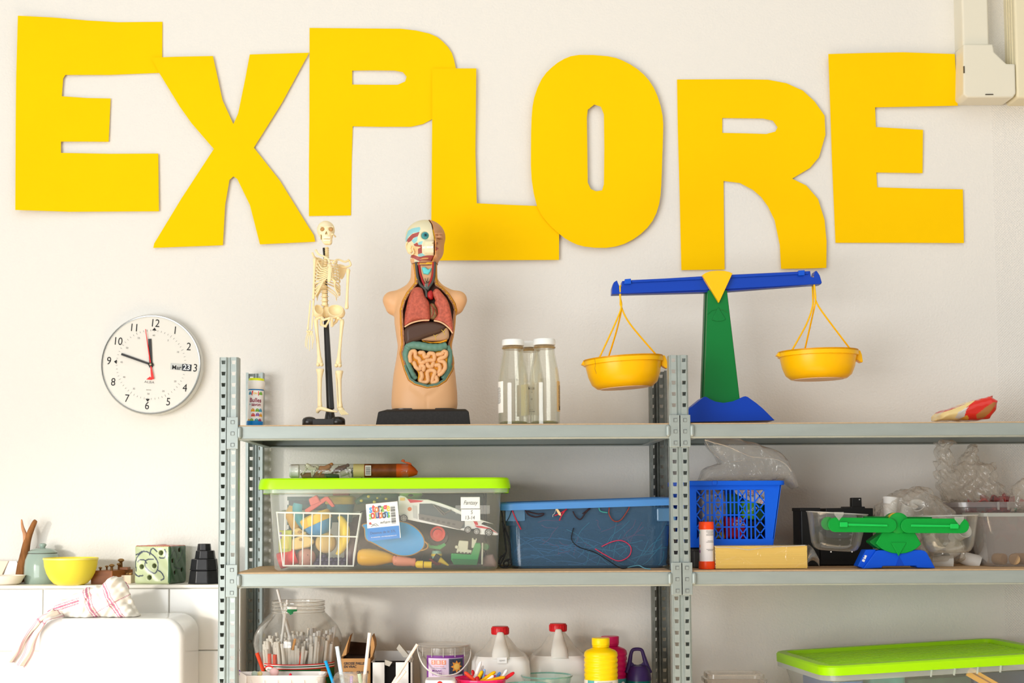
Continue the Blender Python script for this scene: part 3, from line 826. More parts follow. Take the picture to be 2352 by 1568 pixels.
# spine
def vert(name, x, y, d, w, h, spik=1.0):
    q = K(x, y, d)
    b = B().lathe([(w * .85 * s, -h * .5 * s), (w * s, -h * .38 * s), (w * .82 * s, 0), (w * s, h * .38 * s), (w * .85 * s, h * .5 * s)], 14, (q.x, q.y, q.z))
    b.tube([(q.x, q.y + w * .7 * s, q.z), (q.x - 3 * s, q.y + .009, q.z - 2.5 * s)], [2.2 * s, 1.2 * s], 6)
    for sg in (-1, 1): b.tube([(q.x, q.y + .003, q.z), (q.x + sg * w * 1.35 * s * spik, q.y + .006, q.z - 1 * s)], [1.6 * s, .9 * s], 6)
    sk.part(name, b, M_BONE, smooth=50)
for i in range(6): vert('vertebra', 750.5 + i * .1, 569 + i * 4.1, .008, 4.4, 3.6, .8)
for i in range(12): vert('vertebra', 748 - i * .45, 594 + i * 5.4, .016 + .005 * sn(i / 11 * pi), 4.6, 5.0)
for i in range(5): vert('vertebra', 745 + .2 * i, 660 + i * 9.6, .010, 6.4 + .2 * i, 8.8)
# chest
sk.part('sternum', B().tube(smooth_path([K(756.5, 607, -.026), K(757, 617, -.031), K(757, 632, -.035), K(756, 641, -.034), K(755.5, 648, -.031)], 4), [x * s for x in np.interp(np.linspace(0, 4, 17), range(5), [5.2, 5.0, 4.2, 4.8, 2.0])], 10, flat=.45), M_BONE, smooth=180)
for i in range(10):
    t = i / 9
    ys = 610 + i * 4.0 if i < 7 else 634 + (i - 7) * 2.2      # height at the sternum
    yb = 597 + i * 5.9                                          # at the spine
    wd_ = 21 + 9 * math.sin(min(1, (i + 1) / 7) * pi / 2)
    for sg in (-1, 1):
        xc = 752 if sg > 0 else 754
        wx = wd_ * (1.0 if sg < 0 else .92)
        low = 4 + 15 * t + (6 if i > 6 else 0)
        fx = 757 + sg * (4 if i < 7 else 5 + (i - 6) * 3)
        pts_ = [(748 - i * .45 + sg * 4, yb, .02), (xc + sg * wx * .62, yb + low * .35, .030), (xc + sg * wx, yb + low * .8, .010), (xc + sg * wx * .96, yb + low + 3, -.008), (xc + sg * wx * .62, ys + low * .72 + 3, -.024), (fx, ys + (3 if i < 7 else 6), -.033)]
        bone('rib', pts_, [1.5, 1.7, 1.9, 1.9, 1.8, 1.6], 6, 5)
for i in range(2):
    for sg in (-1, 1):
        bone('floating_rib', [(745 + sg * 5, 657 + i * 6, .016), (750 + sg * (19 + i), 672 + i * 7, .02), (751 + sg * (25 - 3 * i), 683 + i * 7, .008)], [1.5, 1.6, 1.0], 6, 5)
bone('clavicle', [(757, 605, -.026), (755, 597, -.025), (745, 589, -.016), (732, 584, -.006), (725, 574, .0)], [2.6, 2.3, 2.1, 2.2, 2.9])
bone('clavicle', [(763, 606, -.026), (769, 599, -.025), (778, 596, -.016), (792, 601, -.008), (801, 597, -.002)], [2.6, 2.3, 2.1, 2.2, 2.6])
bone('acromion', [(717, 580, .003), (722, 590, .008), (730, 594, .014)], [2.6, 2.4, 2.0])
bone('acromion', [(801, 597, -.001), (805.5, 608, .004), (795, 613, .010), (780, 612, .016)], [2.2, 2.4, 2.4, 1.8])
for pts_, dd in (([(725, 592), (745, 600), (738, 640), (728, 622)], .024), ([(795, 612), (775, 608), (783, 641), (793, 628)], .024)):
    sk.part('scapula', B().prism(sm2(sk.xz(pts_, dd), 3), dd, dd + .003), M_BONE, smooth=0, bevel=.001)
def longbone(name, a, b, w0, w1, w2, ra=1.6, rb=1.6):
    a, b = K(*a), K(*b)
    pts_ = [a + (b - a) * t for t in (0, .04, .1, .2, .5, .8, .9, .96, 1)]
    sk.part(name, B().tube(pts_, [w0 * .7 * s, w0 * s, w0 * .85 * s, w1 * 1.15 * s, w1 * s, w1 * 1.15 * s, w2 * .85 * s, w2 * s, w2 * .7 * s], 10), M_BONE, smooth=180)
longbone('humerus', (723, 592, .004), (720, 687, -.004), 4.4, 2.5, 3.6)
longbone('humerus', (800, 617, .002), (796, 709, -.003), 5.2, 3.0, 5.0)
longbone('radius', (713, 690, -.004), (707, 757, -.012), 2.0, 1.7, 2.6)
longbone('ulna', (720.5, 688, -.002), (716, 757, -.012), 2.6, 1.7, 1.9)
hb = B()
for i, (x, y) in enumerate(((706, 761), (711, 760), (716, 762), (709, 765), (714, 766))): hb.ball(K(x, y, -.014), 2.9 * s, 8, 6)
sk.part('wrist', hb, M_BONE)
for i, pl in enumerate([[(707, 764), (703, 776), (701.5, 788), (701.5, 797)], [(709, 766), (706, 780), (704.5, 792), (706, 801)], [(711, 767), (711, 782), (711, 795), (710.5, 805)], [(714, 766), (716.5, 779), (717.5, 792), (717, 801)], [(716, 763), (719.5, 772), (720.5, 780), (719.5, 788)]]):
    bone('finger', [(x, y, -.015 - .002 * j) for j, (x, y) in enumerate(pl)], [1.5, 1.15, 1.2, .8], 6, 4)
# pelvis
g = G((K(718, 0).x, -.034, K(0, 756).z), (K(800, 0).x, .034, K(0, 694).z), .0009)
f = smax(smax(g.ell(kk(772, 716, .002), (21 * s, .02, 17 * s), -.25), -g.ell(kk(771, 711, -.012), (17 * s, .021, 15 * s), -.25), .002), g.z - K(0, 699.5).z, .002)
f = np.minimum(f, smax(g.ell(kk(731, 716, .002), (13 * s, .024, 17 * s), .2), -g.ell(kk(734, 710, -.016), (9 * s, .021, 13 * s), .2), .002))
f = smin(f, g.ell(kk(748, 714, .016), (11 * s, .009, 15 * s)), .004)
for a, b_, ra in (((735, 724, .0), (744, 736, -.014), 3.4), ((744, 736, -.014), (759, 733, -.020), 2.6), ((759, 733, -.020), (778, 727, -.004), 3.0), ((738, 728, .0), (737, 744, .006), 3.2), ((737, 744, .006), (748, 750, -.004), 2.8), ((748, 750, -.004), (758, 737, -.017), 2.4),
                  ((764, 735, -.017), (763, 748, -.004), 3.2), ((763, 748, -.004), (771, 738, .004), 3.0), ((771, 738, .004), (778, 727, .0), 3.6)):
    f = smin(f, g.cap(kk(*a), kk(*b_), ra * s), .002)
sobj('pelvis', g.mesh(f), M_BONE, sk.o)
# legs
def femur(hx, hy, kx, ky, sg, d0):
    h, t0, k_ = K(hx, hy, d0), K(hx - sg * 9, hy + 6, d0 + .004), K(kx, ky, -.006)
    b = B().ball(h, 4.4 * s, 14, 10); b.tube([h, t0], [3.0 * s, 3.8 * s], 10)
    pp = [t0 + (k_ - t0) * t for t in (-.03, .03, .12, .3, .6, .82, .92, 1)]
    b.tube(pp, [x * s for x in (3.4, 5.2, 4.6, 3.6, 3.6, 4.6, 6.8, 7.4)], 12)
    for q in (-4, 4): b.ball((k_.x + q * s, k_.y - .002, k_.z), (4.6 * s, .008, 4.8 * s), 12, 8)
    sk.part('femur', b, M_BONE, smooth=180)
femur(734, 728, 735, 837, 1, -.008)
femur(777, 730, 777, 839, -1, -.006)
def shin(kx, ky, ax, ay, fx):
    k_, a_ = K(kx, ky, -.004), K(ax, ay, -.002)
    pp = [k_ + (a_ - k_) * t for t in (0, .03, .1, .25, .5, .8, .93, 1)]
    sk.part('tibia', B().tube(pp, [x * s for x in (8.6, 9.4, 7.6, 4.8, 3.8, 3.6, 5.0, 5.4)], 12), M_BONE, smooth=180)
    f0, f1 = K(kx + fx, ky + 6, .006), K(ax + fx * .8, ay + 3, .002)
    sk.part('fibula', B().tube([f0 + (f1 - f0) * t for t in (0, .08, .5, .9, 1)], [x * s for x in (2.6, 1.9, 1.5, 2.0, 2.6)], 8), M_BONE, smooth=180)
shin(735, 847, 735, 935, -4.5)
shin(779, 851, 782, 936, -7)
fb = B().tube(smooth_path([K(729, 947, .004), K(731, 941, .0), K(738, 938, -.006), K(750, 941, -.014), K(764, 944, -.018), K(775, 945, -.02)], 4), np.interp(np.linspace(0, 5, 21), range(6), [3.6, 5.4, 5.0, 4.2, 2.6, 1.6]) * s, 10)
sk.part('foot', fb, M_BONE, smooth=180)
ft = B().ball(K(783, 940, -.006), (8 * s, .01, 5 * s), 12, 8)
for i in range(5):
    ft.tube(smooth_path([K(779 + 2.2 * i, 941, -.012), K(782 + 3.0 * i, 948 - .3 * i, -.024), K(786 + 3.6 * i, 953 - .4 * i, -.032)], 4), [x * s for x in np.linspace(2.3, 1.1, 9)], 6)
sk.part('foot', ft, M_BONE, smooth=180)
# stand
rod = B()
secs = [(742, 566, 3.0, .020), (744, 600, 3.4, .036), (745, 700, 4.5, .036), (747, 752, 6.2, .030), (757, 936, 8.6, .022), (758, 938, 7.0, .022)]
vs = []; fs = []
for (x, y, w, d) in secs:
    for (dx, dy) in ((-w, -.004), (-w * .2, -.0075), (w, -.0065), (w, .006), (-w, .006)): q = K(x + dx, y); vs.append((q.x, d + dy, q.z))
for i in range(len(secs) - 1):
    for j in range(5): fs.append((i * 5 + j, i * 5 + (j + 1) % 5, i * 5 + 5 + (j + 1) % 5, i * 5 + 5 + j))
fs += [(4, 3, 2, 1, 0), tuple(25 + j for j in range(5))]
rod.add(vs, fs); q = K(758, 944); rod.cyl((q.x, .022, q.z - .012), (q.x, .022, q.z + .008), 4.5 * s, n=14)
sk.part('stand_rod', rod, M_BLACK, smooth=0, bevel=.0012)
base = B()
cz = K(0, 943).z; bx = K(757, 0).x
base.lathe([(15 * s, 18 * s), (13 * s, 20 * s), (9 * s, cz), (0, cz)], 24, (bx, .022, 0))
base.slab([(-.045, -.018), (.030, -.018), (.034, .05), (.006, .066), (-.036, .05)], 6 * s, 20 * s)
sk.part('stand_base', base, M_BLACK, smooth=35, bevel=.003)
for (x, d) in ((711, -.004), (777, -.004), (748, .058)):
    q = K(x, 960)
    sk.part('stand_foot', B().lathe([(16.5 * s, 0), (16.2 * s, 18 * s), (14 * s, 22 * s), (8 * s, 25 * s), (0, 26 * s)], 32, (q.x, d, 0)), M_BLACK, smooth=180)
# ------------------------------------------------------------------ anatomical torso
to = T('torso_model', 'anatomical torso model with open chest, visible organs and half-skull head', 'torso', 977, 972, .17, Z_TOP)
s = to.s
def A(x, y, d=0.0):
    v_ = to.v(x, y); return (v_.x, d, v_.z)
def A2(pts): return [A(x, y)[::2] for x, y in pts]
def c6(x, y): return (860 + x / 6.817, 490 + y / 6.817)
def c7(x, y): return (860 + x / 5.6, 700 + y / 5.6)
M_PAINT = mat('painted_plastic', (225, 180, 140), rough=0.42, attr=True)
SKIN = ln((218, 170, 124))
def colr(n, c): return np.tile(c, (n, 1))
tab = [(600, 945, 1004, 26), (640, 943, 1005, 27), (655, 935, 1014, 33), (672, 914, 1034, 40), (700, 906, 1046, 48), (740, 906, 1046, 52), (770, 910, 1042, 49), (795, 914, 1038, 46), (820, 911, 1041, 47), (860, 904, 1046, 50), (900, 900, 1050, 52), (930, 899, 1051, 51), (950, 902, 1047, 48)]
zs = np.array([A(977, t[0])[2] for t in tab])[::-1]
wl = np.array([A(t[1], t[0])[0] for t in tab])[::-1]; wr = np.array([A(t[2], t[0])[0] for t in tab])[::-1]
dp = np.array([t[3] * s for t in tab])[::-1]
g = G(A(872, 950, -.066), (A(1080, 950)[0], .062, A(977, 609)[2]), .0015)
def trunk(g):
    zz = g.z[0, 0]
    def sm(a):
        q = np.interp(zz, zs, a); k = 7; return np.convolve(np.pad(q, k // 2, mode='edge'), np.ones(k) / k, 'valid')
    a, b_, d = sm(wl), sm(wr), sm(dp)
    cx, w = ((a + b_) / 2)[None, None, :], ((b_ - a) / 2)[None, None, :]; d = d[None, None, :]
    q = (np.abs((g.x - cx) / w) ** 2.4 + np.abs(g.y / d) ** 2.4) ** (1 / 2.4)
    return (q - 1) * np.minimum(w, d)
f = trunk(g)
for a, b_, ra, rb in (((958, 668), (902, 690), 15, 19), ((996, 668), (1050, 690), 15, 19)): f = smin(f, g.cap(A(*a, .006), A(*b_, .0), ra * s, rb * s), .016)
f = smin(f, g.cap(A(899, 690, 0), A(901, 708, 0), 18 * s, 14 * s), .012); f = smin(f, g.cap(A(1053, 688, 0), A(1050, 706, 0), 18 * s, 14 * s), .012)
f = smax(f, A(977, 949)[2] - g.z, .004)
f = smax(f, -g.cap(A(982, 914, -.058), A(982, 950, -.055), 1.6 * s), .006)
for sg in (-1, 1): f = smax(f, -g.cap(A(982 + sg * 4, 915, -.060), A(982 + sg * 34, 893, -.058), 2.0 * s), .012)
RIM = [(950, 606), (954, 634), (954, 653), (946.5, 663), (936, 676), (926, 695), (920, 717), (921.6, 753), (924, 794), (919, 814), (929.6, 852), (940, 877), (954.6, 887.5), (983, 895.5), (1008, 891), (1026, 878.6), (1040, 853.6), (1044, 836), (1043, 823), (1037, 805), (1037, 793), (1044, 771), (1048, 727), (1050, 714), (1046, 700), (1033, 679), (1018, 663), (1006.7, 656), (1004.5, 645), (1003, 606)]
rim = A2(RIM); ro = g.poly(rim)
f0 = f
body = smax(f0, -np.maximum(ro, g.y + .012), .0015)
V_, F_ = g.mesh(body)
C_ = colr(len(V_), SKIN)
di = poly_sdf(V_[:, 0], V_[:, 2], rim)
C_[(di < -.001) & (V_[:, 1] < -.004)] = ln((96, 58, 40))
sobj('torso_body', (V_, F_), M_PAINT, to.o, colors=C_)
fr = np.maximum(np.maximum(f0 - .0016, ro), -(ro + .0082)); fr = smax(fr, g.y + .010, .001)
V_, F_ = g.mesh(fr); di = poly_sdf(V_[:, 0], V_[:, 2], rim)
C_ = colr(len(V_), ln((206, 140, 36)))
C_[di < -.0032] = ln((150, 98, 66)); C_[di < -.0052] = ln((182, 132, 92)); C_[di < -.0064] = ln((120, 76, 54))
hh = np.sin(V_[:, 2] * 900) * np.sin(V_[:, 2] * 390 + 1)
C_[(di < -.0030) & (di > -.0056) & (hh > .35) & (V_[:, 2] > A(0, 725)[2])] = ln((214, 170, 40))
low = (V_[:, 2] < A(0, 846)[2]) & (di < -.0026)
C_[low] = ln((86, 116, 102))
sobj('cut_rim', (V_, F_), M_PAINT, to.o, colors=C_)

def organ(name, pts, y0, y1, r, m, colors=None, h=.0010, path=True, extra=None):
    q = A2(pts); q = sm2(q, 4) if path else q
    xs = [p[0] for p in q]; zz = [p[1] for p in q]
    gg = G((min(xs) - .004, y0 - .003, min(zz) - .004), (max(xs) + .004, y1 + .003, max(zz) + .004), h)
    ff = gg.ext(q, y0, y1, r)
    if extra is not None: ff = extra(gg, ff)
    return sobj(name, gg.mesh(ff), m, to.o)
M_LUNG = mat('lung_red', (186, 92, 72), rough=0.45, noise=0.28, nscale=170, bump=0.3, bscale=300)
organ('lung', [(954, 666), (962.7, 664.6), (971.5, 669), (977, 685), (986, 698), (988, 712), (987.7, 741), (960, 743.5), (931.4, 755), (931, 730), (934, 714), (939, 692), (946.5, 673)], -.050, -.014, .013, M_LUNG)
organ('lung', [(995, 676), (1001, 669), (1008, 670), (1018.4, 681), (1028.7, 695), (1035, 714), (1040, 745), (1040.5, 769), (1021, 750), (998, 742), (1005.5, 729), (1006, 716), (999.5, 702), (1001, 695), (996.5, 685)], -.049, -.014, .009, M_LUNG)
M_PLEU = mat('pleura_cream', (228, 186, 144), rough=0.5)
to.part('lung_edge', B().tube(smooth_path([A(931.5, 756, -.046), A(945, 748.5, -.050), A(960, 744, -.051), A(974, 741.5, -.050), A(987, 741, -.048)], 4), 1.7 * s, 8), M_PLEU)
to.part('lung_edge', B().tube(smooth_path([A(998, 742, -.047), A(1010, 744.5, -.049), A(1022, 750.5, -.049), A(1034, 761, -.047), A(1040, 770, -.044)], 4), 1.7 * s, 8), M_PLEU)
organ('heart', [(988, 704), (997, 701), (1004, 710), (1007, 724), (1003, 736), (994, 738), (988, 733)], -.040, -.014, .008, mat('heart_brown', (132, 104, 66), rough=0.45, noise=0.35, nscale=220))
M_VEIN = mat('vein_grey', (74, 74, 68), rough=0.45); M_ART = mat('artery_red', (168, 34, 34), rough=0.4)
hb = B()
hb.tube(smooth_path([A(990, 704, -.041), A(995, 712, -.043), A(996, 724, -.043), A(992, 733, -.041)], 3), .8 * s, 5)
hb.tube(smooth_path([A(995, 712, -.043), A(1001, 718, -.041), A(1004, 728, -.038)], 3), .7 * s, 5)
to.part('heart_artery', hb, M_ART)
organ('aorta', [(984, 676), (992, 672), (996, 680), (995, 690), (989, 692), (983, 686)], -.044, -.014, .006, M_ART)
LIV = [(932, 759), (953, 748.5), (983, 744), (1008, 746), (1026, 755), (1012, 770), (985, 778.6), (967, 786), (946, 793), (935, 796), (931, 780)]
organ('liver', LIV, -.051, -.014, .012, mat('liver_brown', (78, 56, 46), rough=0.38))
organ('stomach', [(1026, 757), (1032, 766), (1030.5, 782), (1017, 787.5), (988.6, 788), (969, 785), (985, 778), (1012, 769)], -.049, -.014, .008, mat('stomach_tan', (178, 142, 108), rough=0.45))
M_FAT = mat('fat_ochre', (222, 150, 24), rough=0.45)
organ('stomach_fat', [(968, 785), (978, 789), (995, 791), (1013, 789), (1028, 784), (1027, 788), (1013.6, 792.5), (990, 792.5), (974, 789)], -.0495, -.02, .002, M_FAT, path=False)
sv = B()
for pl in ([(1002, 786), (1001, 778), (997, 774)], [(1001, 778), (1006, 773)], [(1023, 775), (1020, 768), (1015, 763)], [(1020, 768), (1025, 760)]):
    sv.tube([A(x, y, -.0497) for x, y in pl], .55 * s, 5)
to.part('stomach_vessel', sv, mat('vessel_yellow', (222, 190, 70)))
M_COLON = mat('colon_green', (96, 136, 120), rough=0.4)
def colon(pts, r, n):
    q = smooth_path([A(x, y, d) for x, y, d in pts], 10); L_ = len(q)
    rr = [r * s * (1 + .10 * abs(math.sin(n * pi * i / (L_ - 1))) - .04) for i in range(L_)]
    to.part('colon', B().tube(q, rr, 14), M_COLON, smooth=180)
colon([(938, 804, -.036), (944, 797, -.040), (965, 798, -.043), (988, 802, -.044), (1010, 802, -.043), (1025, 797, -.038)], 8.8, 9)
colon([(939, 800, -.036), (934, 815, -.037), (936, 832, -.037), (943, 851, -.037), (950, 866, -.036), (955, 874, -.034)], 7.6, 7)
colon([(1027, 798, -.034), (1033, 812, -.033), (1033, 832, -.033), (1028, 852, -.033), (1018, 873, -.032)], 6.2, 7)
organ('intestine_fat', [c7(450, 640), c7(480, 605), c7(700, 640), c7(930, 600), c7(945, 700), c7(920, 840), c7(850, 930), c7(830, 1010), c7(700, 1040), c7(570, 1010), c7(570, 900), c7(500, 800), c7(450, 740)], -.0425, -.014, .004, M_FAT)
si = B()
for pl in ([(475, 745), (468, 680), (490, 628), (532, 625), (540, 690), (585, 722), (602, 768), (650, 758)],
           [(595, 640), (640, 645), (655, 692), (700, 682), (712, 650), (770, 660), (775, 728), (722, 735), (680, 742)],
           [(690, 788), (702, 812), (742, 815), (765, 775)], [(522, 770), (545, 828), (590, 850), (606, 806), (645, 820), (640, 858)],
           [(820, 662), (868, 655), (900, 625), (928, 640), (915, 690), (850, 716), (838, 742), (900, 762), (915, 830), (872, 900), (840, 918)],
           [(800, 800), (838, 800), (850, 850), (832, 890)],
           [(612, 898), (622, 950), (598, 1000), (650, 1018), (694, 1000), (692, 940), (690, 885), (740, 862), (785, 885), (768, 940), (750, 1000), (762, 1022), (812, 1000), (800, 950)]):
    q = smooth_path([A(*c7(x, y), -.0455 - .0012 * math.sin(i * 1.7)) for i, (x, y) in enumerate(pl)], 5)
    rr = [4.9 * s * (1 + .05 * math.sin(i * 1.9)) for i in range(len(q))]
    si.tube(q, rr, 10); si.ball(q[0], rr[0], 10, 6); si.ball(q[-1], rr[-1], 10, 6)
to.part('small_intestine', si, mat('intestine_tan', (224, 172, 122), rough=0.4), smooth=180)
# neck
organ('throat', [(963, 604), (996, 604), (993, 640), (988, 655), (980, 668), (972, 655), (966, 640)], -.026, 0, .007, mat('throat_tan', (206, 158, 118), rough=0.5))
organ('thyroid_cartilage', [c6(745, 880), c6(795, 868), c6(850, 908), c6(900, 880), c6(885, 940), c6(850, 988), c6(772, 975)], -.033, -.010, .004, mat('cartilage_cyan', (98, 200, 204), rough=0.4), path=False)
to.part('hyoid', B().tube(smooth_path([A(977, 608, -.024), A(986, 609, -.030), A(994, 608.5, -.025)], 4), 2.2 * s, 8), mat('hyoid_yellow', (228, 180, 50)))
for pl, r_, m_ in (([(963, 606), (966, 630), (972, 650), (979, 664)], 2.6, M_ART), ([(996, 606), (995, 632), (990, 650), (984, 663)], 2.6, M_ART),
                   ([(956.5, 606), (959, 632), (963, 652), (972, 664), (979, 672), (981, 688)], 3.2, M_VEIN), ([(999.5, 606), (998, 632), (995, 650), (989, 660), (982, 671)], 3.2, M_VEIN)):
    to.part('artery' if m_ is M_ART else 'vein', B().tube(smooth_path([A(x, y, -.026 - .010 * max(0, (y - 640) / 40)) for x, y in pl], 5), r_ * s, 10), m_)
tb = B(); tb.tube([A(981, 650, -.031), A(979.5, 668, -.037)], [.9 * s, 1.2 * s], 6)
for (x, y) in ((977, 643), (984, 642), (987, 650)): tb.tube([A(980.5, 655, -.032), A(x, y, -.030)], [1.0 * s, .7 * s], 6)
to.part('thyroid_vein', tb, M_VEIN)
rg = B()
for i in range(4): rg.tube(smooth_path([A(974 + i * .6, 657 + i * 3, -.030 - .001 * i), A(980, 658 + i * 3, -.034 - .001 * i), A(985 - i * .5, 656.5 + i * 3, -.031 - .001 * i)], 3), .9 * s, 6)
to.part('windpipe_ring', rg, mat('ring_pale', (140, 170, 160)))
# head
EDGE = [(970, 490), (983, 505), (988, 513), (992.8, 522), (995.7, 538), (999.5, 557.5), (998.6, 572), (998.6, 593), (990.5, 606), (988, 620)]
left_of = A2(EDGE + [(900, 620), (900, 490)]); right_of = A2([(x + 1.5, y) for x, y in EDGE] + [(1060, 620), (1060, 490)])
g = G((A(922, 0)[0], -.066, A(0, 612)[2]), (A(1032, 0)[0], .056, A(0, 500)[2]), .00075)
cran = g.ell(A(976, 545, .002), (45.5 * s, .050, 40.5 * s))
flo = A(977, 606.5)[2] - g.z
sk_ = smin(cran, g.ell(A(986, 578, -.016), (27 * s, .033, 25 * s)), .010)
sk_ = smin(sk_, g.cap(A(962, 596, .0), A(968, 606, .0), 20 * s, 19 * s), .010)
sk_ = smin(sk_, g.box(A(988, 575, -.042), (24 * s, .018, 30 * s), .006), .006)
sk_ = smax(sk_, -g.ell(A(977, 549, -.056), (11 * s, .018, 10.5 * s)), .004)
sk_ = smin(sk_, g.cap(A(966, 560, -.038), A(952, 566, -.024), 3 * s), .004)
sk_ = smax(np.maximum(sk_, g.poly(left_of)), flo, .001)
V_, F_ = g.mesh(sk_)
C_ = colr(len(V_), ln((228, 219, 184)))
px_ = V_[:, 0]; pz_ = V_[:, 2]
CY, RD, TN = ln((146, 206, 212)), ln((168, 84, 80)), ln((238, 206, 156))
def paintp(pl, c, path=True):
    q = A2([c6(*p) for p in pl]); C_[(poly_sdf(px_, pz_, q) < 0) & (V_[:, 1] < .025)] = c
paintp([(545, 660), (500, 600), (560, 520), (640, 545), (750, 575), (700, 600), (700, 680), (600, 680)], TN)
paintp([(480, 430), (500, 380), (530, 300), (600, 275), (720, 265), (732, 300), (710, 352), (620, 352), (540, 400), (495, 475), (470, 470)], CY)
paintp([(490, 478), (520, 430), (600, 370), (720, 345), (692, 412), (620, 432), (590, 465), (560, 475)], RD)
paintp([(590, 465), (640, 425), (690, 415), (680, 480), (630, 515)], CY)
paintp([(620, 522), (680, 500), (700, 535), (752, 540), (756, 680), (690, 668), (690, 592), (740, 575), (640, 545)], RD)
paintp([(690, 510), (720, 490), (768, 482), (755, 532), (700, 540)], CY)
paintp([(685, 668), (760, 668), (805, 705), (740, 712), (690, 695)], CY)
paintp([(550, 655), (620, 665), (690, 700), (740, 712), (820, 704), (950, 702), (950, 745), (890, 800), (740, 785), (650, 742), (560, 695)], RD)
paintp([(700, 745), (760, 728), (860, 735), (840, 748), (760, 745)], ln((222, 178, 120)))
paintp([(906, 528), (935, 505), (952, 520), (940, 545)], ln((176, 160, 120)))
C_[(pz_ < A(0, 600)[2]) & (px_ < A(951, 0)[0])] = SKIN
C_[(poly_sdf(px_, pz_, left_of) > -.0012) & (V_[:, 1] < .05)] = ln((96, 40, 36))
head = sobj('skull_half', (V_, F_), M_PAINT, to.o, colors=C_)
fc = smin(g.ell(A(977, 545, .002), (46.5 * s, .0525, 41.5 * s)), g.ell(A(990, 575, -.014), (30 * s, .038, 33 * s)), .012)
fc = smin(fc, g.cap(A(965, 600, 0), A(985, 607, -.006), 20 * s), .010)
fc = smin(fc, g.ell(A(1001, 563, -.050), (5.0 * s, .011, 9 * s)), .006)          # nose
fc = smin(fc, g.ell(A(1003, 567, -.055), (4.2 * s, .006, 3.6 * s)), .003)
fc = smin(fc, g.ell(A(1010.5, 551.5, -.041), (6.5 * s, .006, 3.8 * s)), .003)       # closed lid
fc = smax(fc, -g.cap(A(1004.5, 554.5, -.050), A(1016, 553.2, -.041), 1.2 * s), .002)
fc = smin(fc, g.cap(A(1003, 544.5, -.047), A(1016, 543, -.037), 2.0 * s), .005)    # brow
fc = smin(fc, g.cap(A(999, 576.5, -.052), A(1007, 578, -.047), 1.9 * s), .003)
fc = smin(fc, g.cap(A(999, 581, -.051), A(1006, 581, -.047), 2.1 * s), .003)
fc = smax(fc, -g.cap(A(999, 578.6, -.0545), A(1008.5, 579.3, -.049), .6 * s), .0012)
fc = smin(fc, g.ell(A(1001, 594, -.040), (8 * s, .012, 7 * s)), .008)              # chin
fc = smax(np.maximum(fc, g.poly(right_of)), flo, .001)
V_, F_ = g.mesh(fc); C_ = colr(len(V_), ln((198, 146, 106)))
px_ = V_[:, 0]; pz_ = V_[:, 2]
C_[poly_sdf(px_, pz_, right_of) > -.0016] = ln((216, 142, 70))
C_[(poly_sdf(px_, pz_, A2([(1003, 567.5), (1006.5, 566), (1007, 569), (1003.5, 570)])) < 0) & (V_[:, 1] < -.03)] = ln((130, 80, 60))
C_[(poly_sdf(px_, pz_, A2([(1004, 553.8), (1010, 555), (1017, 553), (1017, 554), (1010, 556.3), (1004, 555.2)])) < 0) & (V_[:, 1] < -.02)] = ln((132, 84, 60))
C_[(poly_sdf(px_, pz_, A2([(998, 575), (1004, 575.5), (1009, 579), (1004, 583.5), (998, 584)])) < 0) & (V_[:, 1] < -.03) & (poly_sdf(px_, pz_, right_of) < -.0016)] = ln((140, 74, 66))
sobj('face_half', (V_, F_), M_PAINT, to.o, colors=C_)
ec = A(978, 549, -.043)
eye = obj('eyeball', B().ball(ec, 8.6 * s, 24, 16), mat('eye_teal', (72, 152, 158), rough=0.2), head)
dr = Vector((.10, -1, .02)).normalized(); b = B()
obj('iris', B().ball((ec[0] + dr.x * .0042, ec[1] + dr.y * .0042, ec[2] + dr.z * .0042), 5.6 * s, 20, 12), mat('iris_teal', (44, 112, 124), rough=0.2), head)
obj('pupil', B().ball((ec[0] + dr.x * .0082, ec[1] + dr.y * .0082, ec[2]), 2.5 * s, 14, 10), mat('pupil_black', (16, 20, 22), rough=0.15), head)
te = B()
for i in range(8):
    x = 973.5 + i * 3.1
    te.box(A(x, 576.4, -.0508 + .0012 * max(0, 4 - i)), (2.8 * s, .005, 5.4 * s))
obj('teeth', te, mat('tooth_white', (250, 248, 240), rough=0.3), head, smooth=0, bevel=.0006)
ear = B().tube(smooth_path([A(934, 562, -.012), A(938, 557.5, -.016), A(945, 558, -.020), A(949, 565, -.021), A(949, 576, -.021), A(951, 584, -.022), A(946, 587, -.019), A(939, 580, -.014), A(934, 571, -.011)], 4, True), 1.7 * s, 8, closed=True)
ear.tube(smooth_path([A(939, 563, -.016), A(944, 564, -.019), A(944, 572, -.019), A(941, 575, -.017)], 4), 1.3 * s, 8)
obj('ear', ear.ball(A(942, 572, -.013), (8 * s, .006, 14 * s), 16, 10), mat('ear_tan', (240, 216, 166), rough=0.45), head, smooth=180)
hb_ = B().lathe([(29.5 * s, -.0014), (30.5 * s, 0), (29.5 * s, .0014)], 40, A(976, 607, .0), sy=.95)
obj('head_base', hb_, mat('cut_brown', (150, 96, 70), rough=0.5), head)
